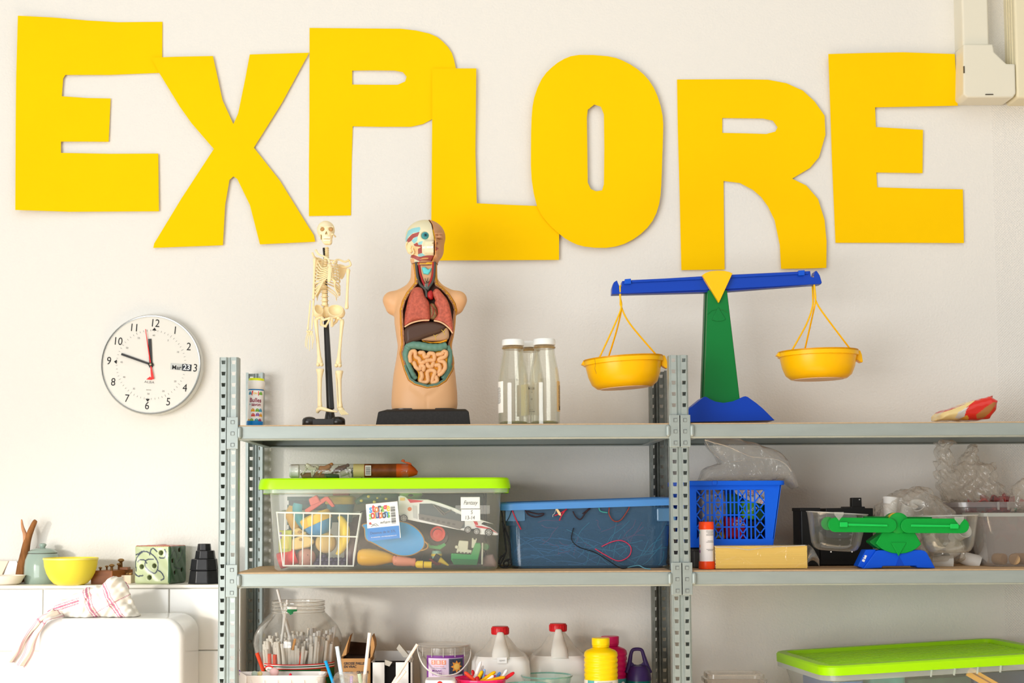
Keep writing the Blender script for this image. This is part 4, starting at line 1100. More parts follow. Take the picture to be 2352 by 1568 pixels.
# plinth
pl = B()
zt_, z1_ = A(0, 948)[2], 0.0
vs = []
for (x0, x1, y0, y1, z) in ((867, 1081, -.074, .07, z1_), (873, 1077, -.070, .066, A(0, 954)[2]), (893, 1070, -.062, .06, zt_)):
    a, c = A(x0, 948)[0], A(x1, 948)[0]
    vs += [(a, y0, z), (c, y0, z), (c, y1, z), (a, y1, z)]
pl.add(vs, [(3, 2, 1, 0), (8, 9, 10, 11)] + [(i * 4 + j, i * 4 + (j + 1) % 4, i * 4 + 4 + (j + 1) % 4, i * 4 + 4 + j) for i in range(2) for j in range(4)])
to.part('plinth', pl, mat('plinth_black', (34, 32, 31), rough=0.35, noise=0.3, nscale=200), smooth=0, bevel=.0025, seg=3)
to.part('foot_plate', B().rrect((1047 - 901) * s, .10, .03, A(0, 948)[2], A(0, 945)[2], (A(974, 948)[0], 0, 0), n=8), M_BLACK, smooth=30)
# ------------------------------------------------------------------ three glass bottles
M_GLASS = clear('bottle_glass', 'fdfdfa', base=0.008, edge=0.42, body='d8dccb', rough=0.05, spec=0.9)
M_LID = mat('lid_white', (233, 236, 234), rough=0.3)
def glass_bottle(px, ptop, Y, label, strips, g_):
    b = T('glass_bottle', label, 'bottle', px, 970, Y, Z_TOP, 'empty glass bottles on the top shelf')
    s = b.s; hh = b.v(px, ptop).z
    k = hh / (190 * s)
    prof = [(30, 0), (33.5, 2), (34.5, 8), (34.5, 90), (34, 104), (31.5, 122), (27.5, 142), (24.5, 158), (23.6, 168), (23.6, 171)]
    prof = [(r_ * s, z * s * k) for r_, z in prof]
    prof2 = [prof[0]] + [p for p in smooth_path([(r_, 0, z) for r_, z in prof[1:]], 3) and [(q.x, q.z) for q in smooth_path([(r_, 0, z) for r_, z in prof[1:]], 3)]]
    body = B().shell(prof2, .0028, 48)
    b.part('body', body, M_GLASS, smooth=60)
    b.part('thick_base', B().lathe([(0, .003), (29 * s, .003), (32 * s, .006), (28 * s, .009), (0, .007)], 40), clear('base_glass', 'c9cba8', base=.25, edge=.4, body='b9bb95', rough=.1, spec=.9))
    b.part('neck_ring', B().lathe([(24 * s, 168 * s * k), (26 * s, 170 * s * k), (26 * s, 172 * s * k), (24 * s, 174 * s * k)], 40), clear('ring_glass', 'd9c49c', base=.2, edge=.5, body='c9b48a', rough=.1, spec=.9))
    b.part('cap', B().lathe([(24.5 * s, 176 * s * k), (25.6 * s, 177 * s * k), (25.8 * s, 186 * s * k), (24.5 * s, 189.4 * s * k), (22 * s, hh), (0, hh)], 48), M_LID, smooth=35)
    for (a0, w, z0, z1, m_, kind) in strips:
        lb = b.part('label', wrap(shifted(patch(w * s, (z1 - z0) * s, 10), (0, -.0006, (z0 + z1) / 2 * s)), 34.5 * s, R(a0)), m_, smooth=180)
        pr = B()
        x0 = -w * .36
        if kind == 1:
            for i in range(16): q = shifted(patch(w * (.62 if i % 5 else .45) * s, 1.0 * s, 4), (x0 * .2 * s, 0, (z1 - 14 - i * 2.4) * s)); pr.add(q.v, q.f)
        elif kind == 2:
            for i in range(22): q = shifted(patch((w * .5 if i % 4 else w * .35) * s, .8 * s, 4), (0, 0, (z1 - 10 - i * 2.6) * s)); pr.add(q.v, q.f)
            for i in range(5): q = shifted(patch(.9 * s, 8 * s), ((-4 + 1.9 * i) * s, 0, (z0 + 8) * s)); pr.add(q.v, q.f)
        else:
            q = shifted(text_b('kajé', 9 * s, bold=True), (-1 * s, 0, (z1 - 13) * s)); pr.add(q.v, q.f)
            for (xx, zz_, ww, h_) in ((0, 52, 3, 2), (-1, 36, 4, 4), (0, 8, 12, 1.2), (-2, 12, 8, .8)): q = shifted(patch(ww * s, h_ * s, 2), (xx * s, 0, (z0 + zz_) * s)); pr.add(q.v, q.f)
        obj('print', wrap(shifted(pr, (0, -.0012, 0)), 34.5 * s, R(a0)), M_GREY if kind == 1 else M_INK, lb, smooth=0)
    return b
M_LW = mat('label_white', (246, 243, 234), rough=0.6); M_LT = mat('label_kraft', (226, 190, 130), rough=0.6); M_LC = mat('label_cream', (226, 214, 176), rough=0.6)
glass_bottle(1179.5, 780, .075, 'empty glass milk bottle with a white cap, left of the three', [(-68, 30, 28, 100, M_LW, 1), (120, 34, 24, 96, M_LC, 2)], 0)
glass_bottle(1251.5, 778.5, .07, 'empty glass milk bottle with a kraft label on its right side', [(72, 26, 30, 100, M_LT, 2)], 1)
glass_bottle(1216, 785, .155, 'empty glass milk bottle standing behind the gap of two others', [(8, 36, 26, 100, M_LW, 3)], 2)

# ------------------------------------------------------------------ large balance scale
M_BLUE = mat('scale_blue', (0, 62, 178), rough=0.35); M_GREEN = mat('scale_green', (0, 118, 50), rough=0.35); M_YEL = mat('scale_yellow', (255, 192, 0), rough=0.3, sss=.1)
M_BLUED = mat('scale_blue_slot', (0, 44, 150), rough=0.4)
bs = T('balance_scale', 'large toy balance scale with blue beam, green column and yellow hanging pans', 'scale', 1660, 968, .16, Z_TOP)
s = bs.s
def q2(pts, d=0): return bs.xz(pts, d)
def c_(x, y): return (1560 + x / 3.92, 590 + y / 3.92)     # crop coordinates
b = B().prism(q2([(1548, 972), (1560, 955), (1581, 937), c_(85, 1362), c_(195, 1272), c_(208, 1270), c_(225, 1276), c_(250, 1292), c_(300, 1314), c_(370, 1325), c_(450, 1312), c_(510, 1288), c_(545, 1270), c_(565, 1266), c_(585, 1272), c_(660, 1325), c_(720, 1375), c_(770, 1425), c_(825, 1480)]), -.045, .045)
bs.part('base', b, M_BLUE, smooth=25, bevel=.002)
b = B(); 
fr_ = [c_(258, 300), c_(430, 300), c_(545, 1278), c_(500, 1305), c_(440, 1325), c_(370, 1332), c_(300, 1320), c_(225, 1285)]
bs.part('column', B().prism(q2(fr_, -.022), -.022, .0), M_GREEN, smooth=25, bevel=.0012)
bs.part('column_back', B().prism(q2([(x - 5.5 if i in (0, 7) else x, y) for i, (x, y) in enumerate(fr_)]), -.0005, .026), mat('scale_green_deep', (0, 84, 36), rough=.4), smooth=25)
bs.part('pointer_arc', B().tube([bs.v(*c_(x, y), -.0225) + Vector((0, 0, 0)) for x, y in ((258, 515), (290, 485), (340, 470), (390, 475), (445, 500))], .0009, 6), M_GREEN)
bs.part('pointer', B().prism(q2([c_(352, 450), c_(420, 560), c_(390, 575), c_(350, 578), c_(310, 572), c_(296, 565)], -.0235), -.0240, -.021), M_GREEN, smooth=0, bevel=.0008)
bm = [(1405.5, 675), (1406, 660), (1410, 648), (1417, 643.5), (1422.5, 657), (1428, 658), (1429, 645), (1648, 632), (1861, 622), (1863, 636), (1868.5, 636), (1872, 622.5), (1876, 621.5), (1883, 632), (1888, 649), (1884, 652), (1660, 664)]
bs.part('beam', B().prism(q2(bm, -.018), -.018, .016), M_BLUE, smooth=20, bevel=.001)
bs.part('beam_lower_face', B().prism(q2([(1406, 670), (1650, 660), (1886, 647), (1886, 652), (1652, 670), (1406, 676)], -.012), -.014, .014), M_BLUED, smooth=0)
b = B().prism(q2([(1450, 649), (1640, 640), (1640, 634), (1450, 643)], -.021), -.022, -.017)
b.prism(q2([(1675, 638), (1858, 629), (1858, 623), (1675, 632)], -.021), -.022, -.017)
bs.part('rail', b, M_BLUE, smooth=0, bevel=.0008)
for pts in ([(1435, 641), (1449, 640), (1450, 652), (1434, 652)], [(1833, 621.5), (1848, 620.5), (1848, 632), (1834, 633)]):
    bs.part('slider', B().prism(q2(pts, -.023), -.026, -.016), mat('slider_blue', (0, 82, 205), rough=.35), smooth=0, bevel=.001)
bs.part('fulcrum_wedge', B().prism(q2([(1612.5, 632), (1620, 627), (1632, 623), (1647, 621.5), (1662, 622), (1674, 624.5), (1682, 628), (1651, 695)], -.030), -.034, .02), M_YEL, smooth=20, bevel=.0012)
def pan(px0, px1, rimy, boty, hook, ropes, tilt, crack):
    cx = (px0 + px1) / 2; w = (px1 - px0) / 2 * s
    c = bs.v(cx, rimy); h = bs.v(cx, rimy).z - bs.v(cx, boty).z
    prof = [(w * .58, -h), (w * .70, -h * .98), (w * .82, -h * .84), (w * .90, -h * .55), (w * .955, -h * .14), (w * .96, 0), (w * 1.0, 0), (w * 1.0, h * .06)]
    inner = [(r_ - .0018, z + (.0018 if i == 0 else 0)) for i, (r_, z) in enumerate(prof[:6])]
    pr = [(0, -h)] + prof + [(w * .94, h * .06)] + [(r_ - .002, z) for r_, z in prof[4:0:-1]] + [(0, -h + .002)]
    b = B().lathe(pr, 56, sy=.92)
    ring = B().lathe([(w * .955, -h * .16), (w * 1.0, -h * .14), (w * 1.0, h * .06), (w * .96, h * .06)], 56, sy=.92, cap=False)
    b.add(ring.v, ring.f)
    m_ = Matrix.Rotation(tilt, 4, 'Y'); b.xform(m_)
    o = bs.part('pan', shifted(b, c), M_YEL, smooth=50)
    sp = B().prism([(w * .93, -h * .30), (w * 1.06, -h * .42), (w * 1.10, -h * .40), (w * 1.08, -h * .12), (w * 1.04, h * .05), (w * .95, h * .05)], -.012, .012).xform(m_)
    obj('pour_spout', shifted(sp, c), M_YEL, o, smooth=0, bevel=.002)
    tb_ = B().prism([(-w * 1.0, h * .05), (-w * 1.06, -h * .08), (-w * .94, -h * .16)], -.01, .01).xform(m_); obj('tab', shifted(tb_, c), M_YEL, o, smooth=0, bevel=.001)
    dk = B().lathe([(0, -h - .0006), (w * .62, -h - .0006), (w * .62, -h + .0004)], 40, sy=.92, cap=False).xform(m_)
    obj('base_disc', shifted(dk, c), mat('pan_base', (244, 214, 180), rough=.5), o, smooth=0)
    if crack:
        cr = B().tube([bs.v(x, y, -w * .87 + .001) for x, y in ((1366, 823), (1368, 838), (1366, 846), (1370, 858))], .0006, 5)
        obj('crack', cr, mat('crack_brown', (170, 110, 20)), o)
    hk = bs.v(*hook, -.016)
    for rp in ropes:
        bs.part('hanger', B().tube(smooth_path([bs.v(x, y, d) for x, y, d in rp], 6), .0021, 8), M_YEL, smooth=180)
pan(1339, 1523, 826, 891, (1425, 655), [[(1425, 655, -.016), (1424, 680, -.012), (1427, 705, -.008), (1412, 745, -.01), (1376, 823, -.03)],
     [(1424, 657, -.019), (1425, 690, -.012), (1427, 712, -.004), (1416, 760, .01), (1397, 822, .05)], [(1424, 657, -.018), (1425, 690, -.008), (1427, 705, -.004), (1448, 745, 0), (1512, 820, .01)]], R(-3.5), True)
pan(1787, 1970, 810, 871, (1868, 635), [[(1868.5, 635, -.016), (1871, 660, -.012), (1873, 690, -.006), (1865, 730, .01), (1848, 805, .05)],
     [(1866, 655, .016), (1867, 680, .005), (1866, 705, -.004), (1852, 745, -.01), (1818, 806, -.03)], [(1868.5, 637, -.015), (1871, 670, -.008), (1873, 688, -.004), (1890, 718, 0), (1958, 808, .01)]], R(-1.0), False)

# ------------------------------------------------------------------ snack packet
sp_ = T('pasta_packet', 'crumpled red and cream food packet lying on the top shelf at right', 'packet', 2214, 966, .20, Z_TOP)
def shelf_under(t):
    for lv in (Z_TOP, Z_MID, Z_LOW):
        if t.b.z > lv - .02: return lv + .0006 - t.b.z
    return -9.0
def pillow(t, pts, y0, y1, r, h=.0016, amp=.0012, freq=180):
    q = t.xz(pts); xs = [p[0] for p in q]; zz = [p[1] for p in q]
    g = G((min(xs) - .006, y0 - .006, min(zz) - .006), (max(xs) + .006, y1 + .006, max(zz) + .006), h)
    f = g.ext(q, y0, y1, r)
    fz = shelf_under(t)
    f = f + amp * (np.sin(g.x * freq + 2 * np.sin(g.z * freq * .6)) * np.sin(g.z * freq * 1.1 + g.x * 60) * np.sin(g.y * freq * .5 + 1))
    f = np.maximum(f, fz - g.z)
    return g.mesh(f)
V_, F_ = pillow(sp_, [(2148, 966), (2150, 955), (2160, 944), (2196, 934), (2224, 922), (2262, 913), (2280, 922), (2276, 942), (2262, 963), (2240, 966)], -.05, .05, .018)
C_ = colr(len(V_), ln((238, 214, 150)))
lx = np.array([(v[0], v[2]) for v in V_])
def pol(pts): return poly_sdf(lx[:, 0], lx[:, 1], sp_.xz(pts)) < 0
C_[pol([(2140, 953), (2160, 940), (2205, 925), (2206, 930), (2170, 944)])] = ln((200, 50, 44))
C_[pol([(2185, 950), (2203, 940), (2206, 955), (2196, 966), (2180, 962)])] = ln((208, 204, 198))
C_[pol([(2200, 958), (2205, 938), (2230, 920), (2262, 905), (2290, 915), (2285, 945), (2265, 975), (2212, 975)])] = ln((222, 44, 32))
C_[pol([(2190, 965), (2205, 956), (2212, 963), (2212, 975), (2185, 975)])] = ln((222, 160, 60))
C_[pol([(2226, 955), (2248, 938), (2266, 926), (2274, 928), (2262, 945), (2245, 962), (2230, 964)])] = ln((176, 116, 60))
sobj('film', (V_, F_), mat('packet_film', (230, 60, 40), rough=0.22, attr=True, coat=.4), sp_.o, colors=C_)
pr = B()
for i in range(6):
    q = rot2(shifted(patch(9 * sp_.s, .8 * sp_.s), (0, 0, 0)), .9); q = shifted(q, sp_.v(2209 + i * 2.6, 944 - i * 1.4, -.0515)); pr.add(q.v, q.f)
sp_.part('print', pr, _mats['print_white'], smooth=0)
sp_.part('seal', B().grid(lambda u, v: tuple(sp_.v(2268 + 12 * u, 912 + 14 * v - 4 * u, -.03 + .06 * v)), 5, 5), mat('film_pink', (236, 150, 140), rough=.3), smooth=180, solid=.0006)
# ------------------------------------------------------------------ things on the middle shelf
def d1(x, y): return (570 + x / 5.227, 1030 + y / 5.227)
def d2(x, y): return (820 + x / 5.226, 1030 + y / 5.226)
def d3(x, y): return (1130 + x / 5.004, 1100 + y / 5.004)
def d4(x, y): return (1570 + x / 4.479, 980 + y / 4.479)
def d5(x, y): return (1830 + x / 4.506, 1100 + y / 4.506)
def d6(x, y): return (2050 + x / 5.06, 890 + y / 5.06)
M_LIME = mat('lime_plastic', (172, 236, 0), rough=0.35, transl=.12)
M_FROST = clear('frosted_box', 'fcfdfc', base=0.12, edge=0.35, body='eef2ee', rough=0.3, spec=0.5)
M_FROST2 = clear('frosted_rim', 'eef5f0', base=0.30, edge=0.3, body='eef4ee', rough=0.3, spec=0.5)

def plate(t, pts, y0, y1, m, name='body', bevel=0.0, dy=None, par=None, smooth=30, lab=None):
    return obj(name, B().prism(t.xz(pts, y0 if dy is None else dy), y0, y1), m, par or t.o, smooth=smooth, bevel=bevel, label=lab)
def mini(name, label, cat, px, py, Y, group=None, z=None): return T(name, label, cat, px, py, Y, z, group)

# --- storage box with lime lid
sb = T('storage_box', 'frosted clear storage box with a lime green lid, full of toys, on the middle shelf', 'storage box', 884, 1308, .05, Z_MID)
s = sb.s; DB = .285
xa0, xb0 = sb.v(626, 1305).x, sb.v(1143.5, 1305).x; xa1, xb1 = sb.v(616, 1122).x, sb.v(1151.5, 1122).x; zt_ = sb.v(884, 1121).z
bx_ = B()
cx0, cx1 = (xa0 + xb0) / 2, (xa1 + xb1) / 2
ring = lambda w, d, r, z, cx: [(cx + x, DB / 2 + y, z) for x, y in rring(w, d, r, 6)]
lv = [ring(xb0 - xa0 - .012, DB - .012, .028, 0.0, cx0), ring(xb0 - xa0, DB, .034, .006, cx0), ring(xb1 - xa1, DB + .012, .036, zt_, cx1)]
k = len(lv[0]); vs = [q for l in lv for q in l]
fs = [(l * k + i, l * k + (i + 1) % k, (l + 1) * k + (i + 1) % k, (l + 1) * k + i) for l in range(2) for i in range(k)] + [tuple(range(k - 1, -1, -1))]
bx_.add(vs, fs)
sb.part('box_body', bx_, M_FROST, smooth=50)
sb.part('box_rim', B().rstack([(xb1 - xa1 + .004, DB + .016, .036, zt_ - .012), (xb1 - xa1 + .030, DB + .03, .04, zt_ - .010), (xb1 - xa1 + .030, DB + .03, .04, zt_)], 6, (cx1, DB / 2, 0), (False, False)), M_FROST2, smooth=40)
xl0, xl1 = sb.v(591.5, 1110).x, sb.v(1172.5, 1110).x; zl0, zl1 = sb.v(884, 1122.5).z, sb.v(884, 1097.5).z
wl_ = xl1 - xl0; cl = (xl0 + xl1) / 2
lid = B().rstack([(wl_, DB + .05, .045, zl0), (wl_ + .001, DB + .05, .045, zl0 + .006), (wl_ - .006, DB + .046, .045, zl1 - .003), (wl_ - .014, DB + .04, .042, zl1), (wl_ - .05, DB + .005, .03, zl1), (wl_ - .056, DB, .03, zl1 - .007)], 8, (cl, DB / 2, 0), (False, True))
lo_ = sb.part('lid', lid, M_LIME, smooth=35)
for sg, x in ((1, xl1), (-1, xl0)):
    obj('clip_handle', B().rrect(.034, .15, .012, zl0 - .010, zl0 + .004, (x - sg * .019, DB / 2, 0)), M_LIME, lo_, smooth=35)
sb.part('lid_channel', B().box((xl0 + .085, DB / 2 + .03, zl1 + .0015), (.06, .12, .003)), M_LIME, smooth=0, bevel=.001)
# printed label on the front
q4 = [sb.v(*p, -.0012) for p in ((840, 1157.8), (912.8, 1151), (920.5, 1234.4), (845.8, 1242.4))]
ux = (q4[1] - q4[0]).normalized(); uz = (q4[0] - q4[3]).normalized(); W_, H_ = (q4[1] - q4[0]).length, (q4[0] - q4[3]).length
def on_label(b, u, v, m, name='print', dy=-.0006, par=None):
    o = q4[3] + ux * (u * W_) + uz * (v * H_)
    b.v = [(o.x + ux.x * x + uz.x * z, o.y + dy + y, o.z + ux.z * x + uz.z * z) for x, y, z in b.v]
    return obj(name, b, m, par or lb_, smooth=0)
def fat(b):
    "the same letter twice, a hair apart: a heavier stroke"
    n = len(b.v); b.add([(x + .0011, y - .00003, z) for x, y, z in b.v[:n]], list(b.f)); return b
lb_ = sb.part('product_label', B().add([q4[3], q4[2], q4[1], q4[0]], [(0, 1, 2, 3)]), mat('label_bright', (250, 250, 248), rough=.4), smooth=0)
on_label(patch(W_, H_ * .345), .5, .1725, mat('label_blue', (0, 132, 215), rough=.4), 'blue_band', -.0003)
LCOL = [(0, 150, 230), (226, 30, 40), (245, 130, 20), (40, 40, 90), (120, 195, 60), (226, 30, 60), (245, 200, 20)]
LC2 = [(140, 205, 90), (226, 30, 40), (240, 190, 20), (40, 60, 150), (226, 60, 40), (245, 140, 20), (20, 30, 90), (0, 150, 230), (120, 195, 60)]
for w_, u0, v_, cols in (('storage', .09, .86, LCOL), ('solutions', .08, .685, LC2)):
    st = .64 / len(w_)
    for i, ch in enumerate(w_):
        on_label(fat(text_b(ch, .0262 + (.0025 if i % 2 else 0), bold=True, sx=.66)), u0 + st * (i + .5), v_ + (.012 if i % 2 else -.008), mat('brand_%d_%d_%d' % cols[i], cols[i]), 'letter_print')
brc = B()
for i in range(16): w = .8 + (i * 7 % 5) * .45; q = shifted(patch(.0105, w * .0009 * 1.0), (0, 0, (i - 8) * .0026)); brc.add(q.v, q.f)
on_label(brc, .84, .66, M_INK, 'barcode')
on_label(text_b('wham', .010, shear=.4), .56, .47, M_INK)
sq = B().tube([(-.010, 0, .004), (-.004, 0, .0), (.004, 0, .002), (.010, 0, -.004)], .0005, 4); sq.tube([(-.008, 0, -.004), (0, 0, -.001), (.006, 0, -.004)], .0005, 4)
on_label(sq, .22, .43, M_INK, 'sketch'); on_label(B().prism([(.003 * math.cos(a), .003 * math.sin(a)) for a in np.linspace(0, 6.0, 9)], -.0001, .0001), .10, .47, M_RED, 'sketch')
on_label(text_b('Dessous de lit 37L', .0084, sx=.95), .48, .205, mat('navy_ink', (16, 40, 96)))
on_label(text_b('for organised living   www.whatmoreproducts.co.uk', .0033, bold=True, sx=.85), .5, .09, _mats['print_white'])
# taped hand-written labels
for (a, c, lines) in (((1058.3, 1141), (1102, 1167.6), [('Fantasy', .5, .5, .0135, .35)]), ((1059.3, 1169.4), (1103, 1196), [('S', .55, .74, .0125, .1), ('13-14', .45, .27, .0125, .1)])):
    p0, p1 = sb.v(a[0], c[1], -.0012), sb.v(c[0], a[1], -.0012)
    tl_ = sb.part('tape_label', B().add([(p0.x, p0.y, p0.z), (p1.x, p0.y, p0.z), (p1.x, p0.y, p1.z), (p0.x, p0.y, p1.z)], [(0, 1, 2, 3)]), _mats['label_bright'], smooth=0)
    for (tx, u, v_, sz, shr) in lines:
        b = shifted(text_b(tx, sz, shear=shr, sx=.8), (p0.x + u * (p1.x - p0.x), p0.y - .0006, p0.z + v_ * (p1.z - p0.z)))
        obj('handwriting', b, M_INK, tl_, smooth=0)
p0, p1 = sb.v(1046, 1180, -.0006), sb.v(1125, 1160, -.0006)
sb.part('clear_tape', B().add([(p0.x, p0.y, p0.z), (p1.x, p0.y, p0.z), (p1.x, p0.y, p1.z), (p0.x, p0.y, p1.z)], [(0, 1, 2, 3)]), clear('tape', 'f2f5f5', base=.2, edge=.1, body='ffffff', rough=.2), smooth=0)

# --- the toys in the box
INB = .085
wb_ = mini('wire_basket', 'small white wire basket of toy food inside the lime-lidded box', 'basket', 732, 1302, INB, z=Z_MID + .004)
M_WIRE = mat('white_wire', (240, 240, 234), rough=.35)
def wv(x, y, d=0): return wb_.v(*d1(x, y), d)
wb_.part('top_rail', B().tube([wv(340, 765), wv(1350, 783), wv(1340, 760, .13), wv(440, 745, .13)], .0022, 8, closed=True), M_WIRE)
wb_.part('middle_rail', B().tube([wv(365, 1040), wv(1318, 1058)], .0018, 8), M_WIRE); wb_.part('base_rail', B().tube([wv(420, 1405), wv(1265, 1408), wv(1240, 1395, .12), wv(500, 1395, .12)], .0018, 8, closed=True), M_WIRE)
for x in (445, 555, 665, 770, 880, 985, 1097, 1200): wb_.part('wire', B().tube([wv(x, 768), wv(x - 8, 1060), wv(x - 14, 1405)], .0016, 6), M_WIRE)
wb_.part('wire', B().tube([wv(1350, 783), wv(1268, 1280), wv(1262, 1400)], .0018, 6), M_WIRE); wb_.part('wire', B().tube([wv(345, 765), wv(372, 1040), wv(420, 1405)], .0018, 6), M_WIRE)
for i in range(4):
    wb_.part('wire', B().tube([wv(1350 + 5 * i, 780 - 5 * i, .026 * (i + .5)), wv(1266, 1400, .026 * (i + .5))], .0014, 6), M_WIRE)
FZ = Z_MID + .006
def toy(name, label, px, py, Y, z=None, cat='toy'): return T(name, label, cat, px, py, Y, z)
# red round can, pink potato, onion, cheese, banana, grapes, aubergine, tin
t = toy('toy_can', 'red toy tin lying at the left bottom of the wire basket', 661, 1302, .115, FZ)
t.part('body', B().lathe([(0, -.022), (.019, -.022), (.0195, -.020), (.0195, .020), (.019, .022), (.015, .022), (.014, .019), (0, .019)], 28).xform(Matrix.Translation((0, 0, .0215)) @ Matrix.Rotation(R(72), 4, 'Y')), mat('toy_red', (232, 62, 66), rough=.35))
t = toy('toy_potato', 'dusky pink toy potato next to the red tin', 703, 1302, .12, FZ)
t.part('body', B().ball((0, 0, .0225), (.0235, .02, .0225), 24, 16), mat('toy_pink', (196, 140, 126), rough=.5, noise=.1, nscale=60), smooth=180)
for (x, z) in ((.006, .03), (.012, .018), (-.008, .015)): t.part('eye', B().ball((x, -.0185, z), .0012, 6, 5), mat('potato_eye', (90, 60, 50)))
t = toy('toy_onion', 'ribbed tan toy melon in the middle of the wire basket', 748.5, 1270, .12)
b = B().ball((0, 0, .0245), (.025, .023, .0245), 40, 16)
b.v = [(x * (1 + .03 * math.cos(14 * math.atan2(y, x))), y * (1 + .03 * math.cos(14 * math.atan2(y, x))), z) for x, y, z in b.v]
t.part('body', b, mat('toy_tan', (222, 186, 112), rough=.45), smooth=180)
t = toy('toy_cheese', 'pale yellow toy wedge of cheese with holes in the wire basket', 692, 1265, .118)
t.part('wedge', B().prism(t.xz([d1(*p) for p in ((495, 1180), (520, 1090), (700, 1020), (760, 1060), (800, 1120), (740, 1180), (520, 1228))]), -.012, .02), mat('toy_cheese', (238, 205, 130), rough=.45), smooth=30, bevel=.004)
t.part('top_slice', B().prism(t.xz([d1(*p) for p in ((545, 1060), (555, 970), (600, 945), (655, 990), (705, 1000), (700, 1030))]), -.006, .02), _mats['toy_cheese'], smooth=30, bevel=.003)
for (x, y) in ((625, 1000), (640, 1090)):
    q = t.v(*d1(x, y)); t.part('hole', B().ball((q.x, -.012, q.z), (.005, .003, .0035), 12, 8), mat('cheese_hole', (176, 138, 80)))
t = toy('toy_banana', 'yellow toy banana hanging down in the wire basket', 778, 1275, .108)
t.part('body', B().tube(smooth_path([t.v(*d1(x, y), d) for x, y, d in ((1090, 815, 0), (1125, 860, -.004), (1160, 960, -.006), (1160, 1080, -.006), (1125, 1190, -.004), (1090, 1245, 0), (1070, 1275, 0))], 5), np.interp(np.linspace(0, 6, 31), range(7), [.004, .009, .0122, .0125, .010, .006, .005]), 7), mat('toy_banana', (242, 205, 50), rough=.4), smooth=60)
t = toy('toy_grapes', 'dark purple bunch of toy grapes under the banana', 757, 1302, .118, FZ)
for i in range(16): t.part('grape', B().ball((-.03 + .0105 * (i % 7) + .003 * (i // 7), -.008 + .011 * (i // 7), .0075 + .0085 * (i // 7)), .0075, 12, 8), mat('toy_grape', (66, 54, 88), rough=.3))
t = toy('toy_aubergine', 'dark plum toy aubergine upright at the right of the wire basket', 808, 1290, .13, FZ)
t.part('body', B().lathe([(0, 0), (.012, .004), (.018, .018), (.018, .04), (.013, .062), (.008, .08), (0, .084)], 24), mat('toy_plum', (82, 44, 60), rough=.3), smooth=180)
t = toy('toy_packet', 'yellow and green toy packet at the left end of the wire basket', 656, 1263, .112, FZ + .036)
t.part('carton', B().box((0, 0, .026), (.030, .02, .052)), mat('packet_green', (196, 200, 84), rough=.5), smooth=0, bevel=.002)
t.part('panel', B().box((.001, -.0105, .024), (.016, .001, .030)), mat('packet_yellow', (240, 225, 110), rough=.5), smooth=0)
t.part('stripe', B().box((-.011, -.0105, .04), (.005, .001, .015)), mat('packet_violet', (150, 120, 190)), smooth=0)
t = toy('toy_bowl', 'blue toy bowl with a broad yellow rim tilted on the toy food', 741, 1230, .125)
b = B().shell([(.012, 0), (.024, .006), (.033, .02), (.036, .034)], .002, 36); m_ = Matrix.Translation(t.v(742, 1228) + Vector((0, 0, .0))) @ Matrix.Rotation(R(-24), 4, 'Y')
t.part('bowl', b.xform(m_), mat('toy_blue', (58, 150, 208), rough=.4)); t.part('rim_band', B().lathe([(.0358, .030), (.0375, .032), (.0378, .050), (.034, .053), (.02, .055), (0, .056)], 36).xform(m_), mat('toy_yellow', (246, 200, 60), rough=.4))
t = toy('toy_scarf', 'teal curved toy handle beside the blue bowl', 690, 1228, .135)
t.part('band', B().tube(smooth_path([t.v(*d1(x, y)) for x, y in ((600, 660), (590, 740), (620, 850), (680, 940), (720, 1000))], 4), [.011, .0115, .012, .012, .012, .012, .012, .012, .011, .011, .010, .010, .009, .008, .007, .006, .005], 10, flat=.5), mat('toy_teal', (58, 158, 172), rough=.45))
t = toy('toy_horn', 'orange yellow toy cone behind the cheese wedge', 672, 1226, .15)
t.part('cone', B().tube([t.v(*d1(540, 690)), t.v(*d1(520, 780)), t.v(*d1(560, 900)), t.v(*d1(590, 1030))], [.010, .0175, .014, .006], 20), mat('toy_amber', (244, 186, 76), rough=.45))
t = toy('toy_hammer', 'coral red toy hammer lying on top of the toy heap', 727, 1178, .12)
t.part('handle', B().prism(t.xz([d1(*p) for p in ((680, 735), (925, 575), (965, 575), (1000, 620), (1045, 690), (1010, 705), (940, 625), (700, 790))]), -.008, .012), mat('toy_coral', (222, 92, 74), rough=.45), smooth=30, bevel=.002)
t.part('head', B().prism(t.xz([d1(*p) for p in ((730, 605), (825, 555), (880, 640), (755, 690))]), -.012, .016), _mats['toy_coral'], smooth=30, bevel=.003)
t = toy('toy_drum', 'large toy tub, yellow rim over teal side, at the back of the box', 780, 1210, .20)
q = t.v(*d1(1110, 660)); t.part('tub', B().lathe([(.028, -.045), (.034, 0), (0, 0)], 32, (q.x, 0, q.z)), mat('toy_deepteal', (60, 130, 150), rough=.45)); t.part('rim', B().lathe([(.035, -.002), (.0375, 0), (.0375, .015), (.03, .019), (0, .020)], 32, (q.x, 0, q.z)), mat('toy_mustard', (224, 186, 70), rough=.45))
t = toy('toy_block', 'dull red toy block under the lid at the back of the box', 784, 1140, .21)
q = t.v(*d1(1120, 525)); t.part('block', B().box((q.x, 0, q.z), (.04, .03, .022)), mat('toy_brick', (190, 84, 66), rough=.5), smooth=0, bevel=.004)
t.part('stud', B().cyl((q.x, 0, q.z + .010), (q.x, 0, q.z + .015), .009), _mats['toy_brick'])
t = toy('toy_crate', 'dark green toy crate standing behind the toy food', 700, 1290, .25, FZ)
a, c = t.v(*d1(485, 600)), t.v(*d1(960, 600))
b = B()
for z in np.linspace(.004, a.z, 9): b.box(((a.x + c.x) / 2, 0, z), (c.x - a.x, .05, .0095))
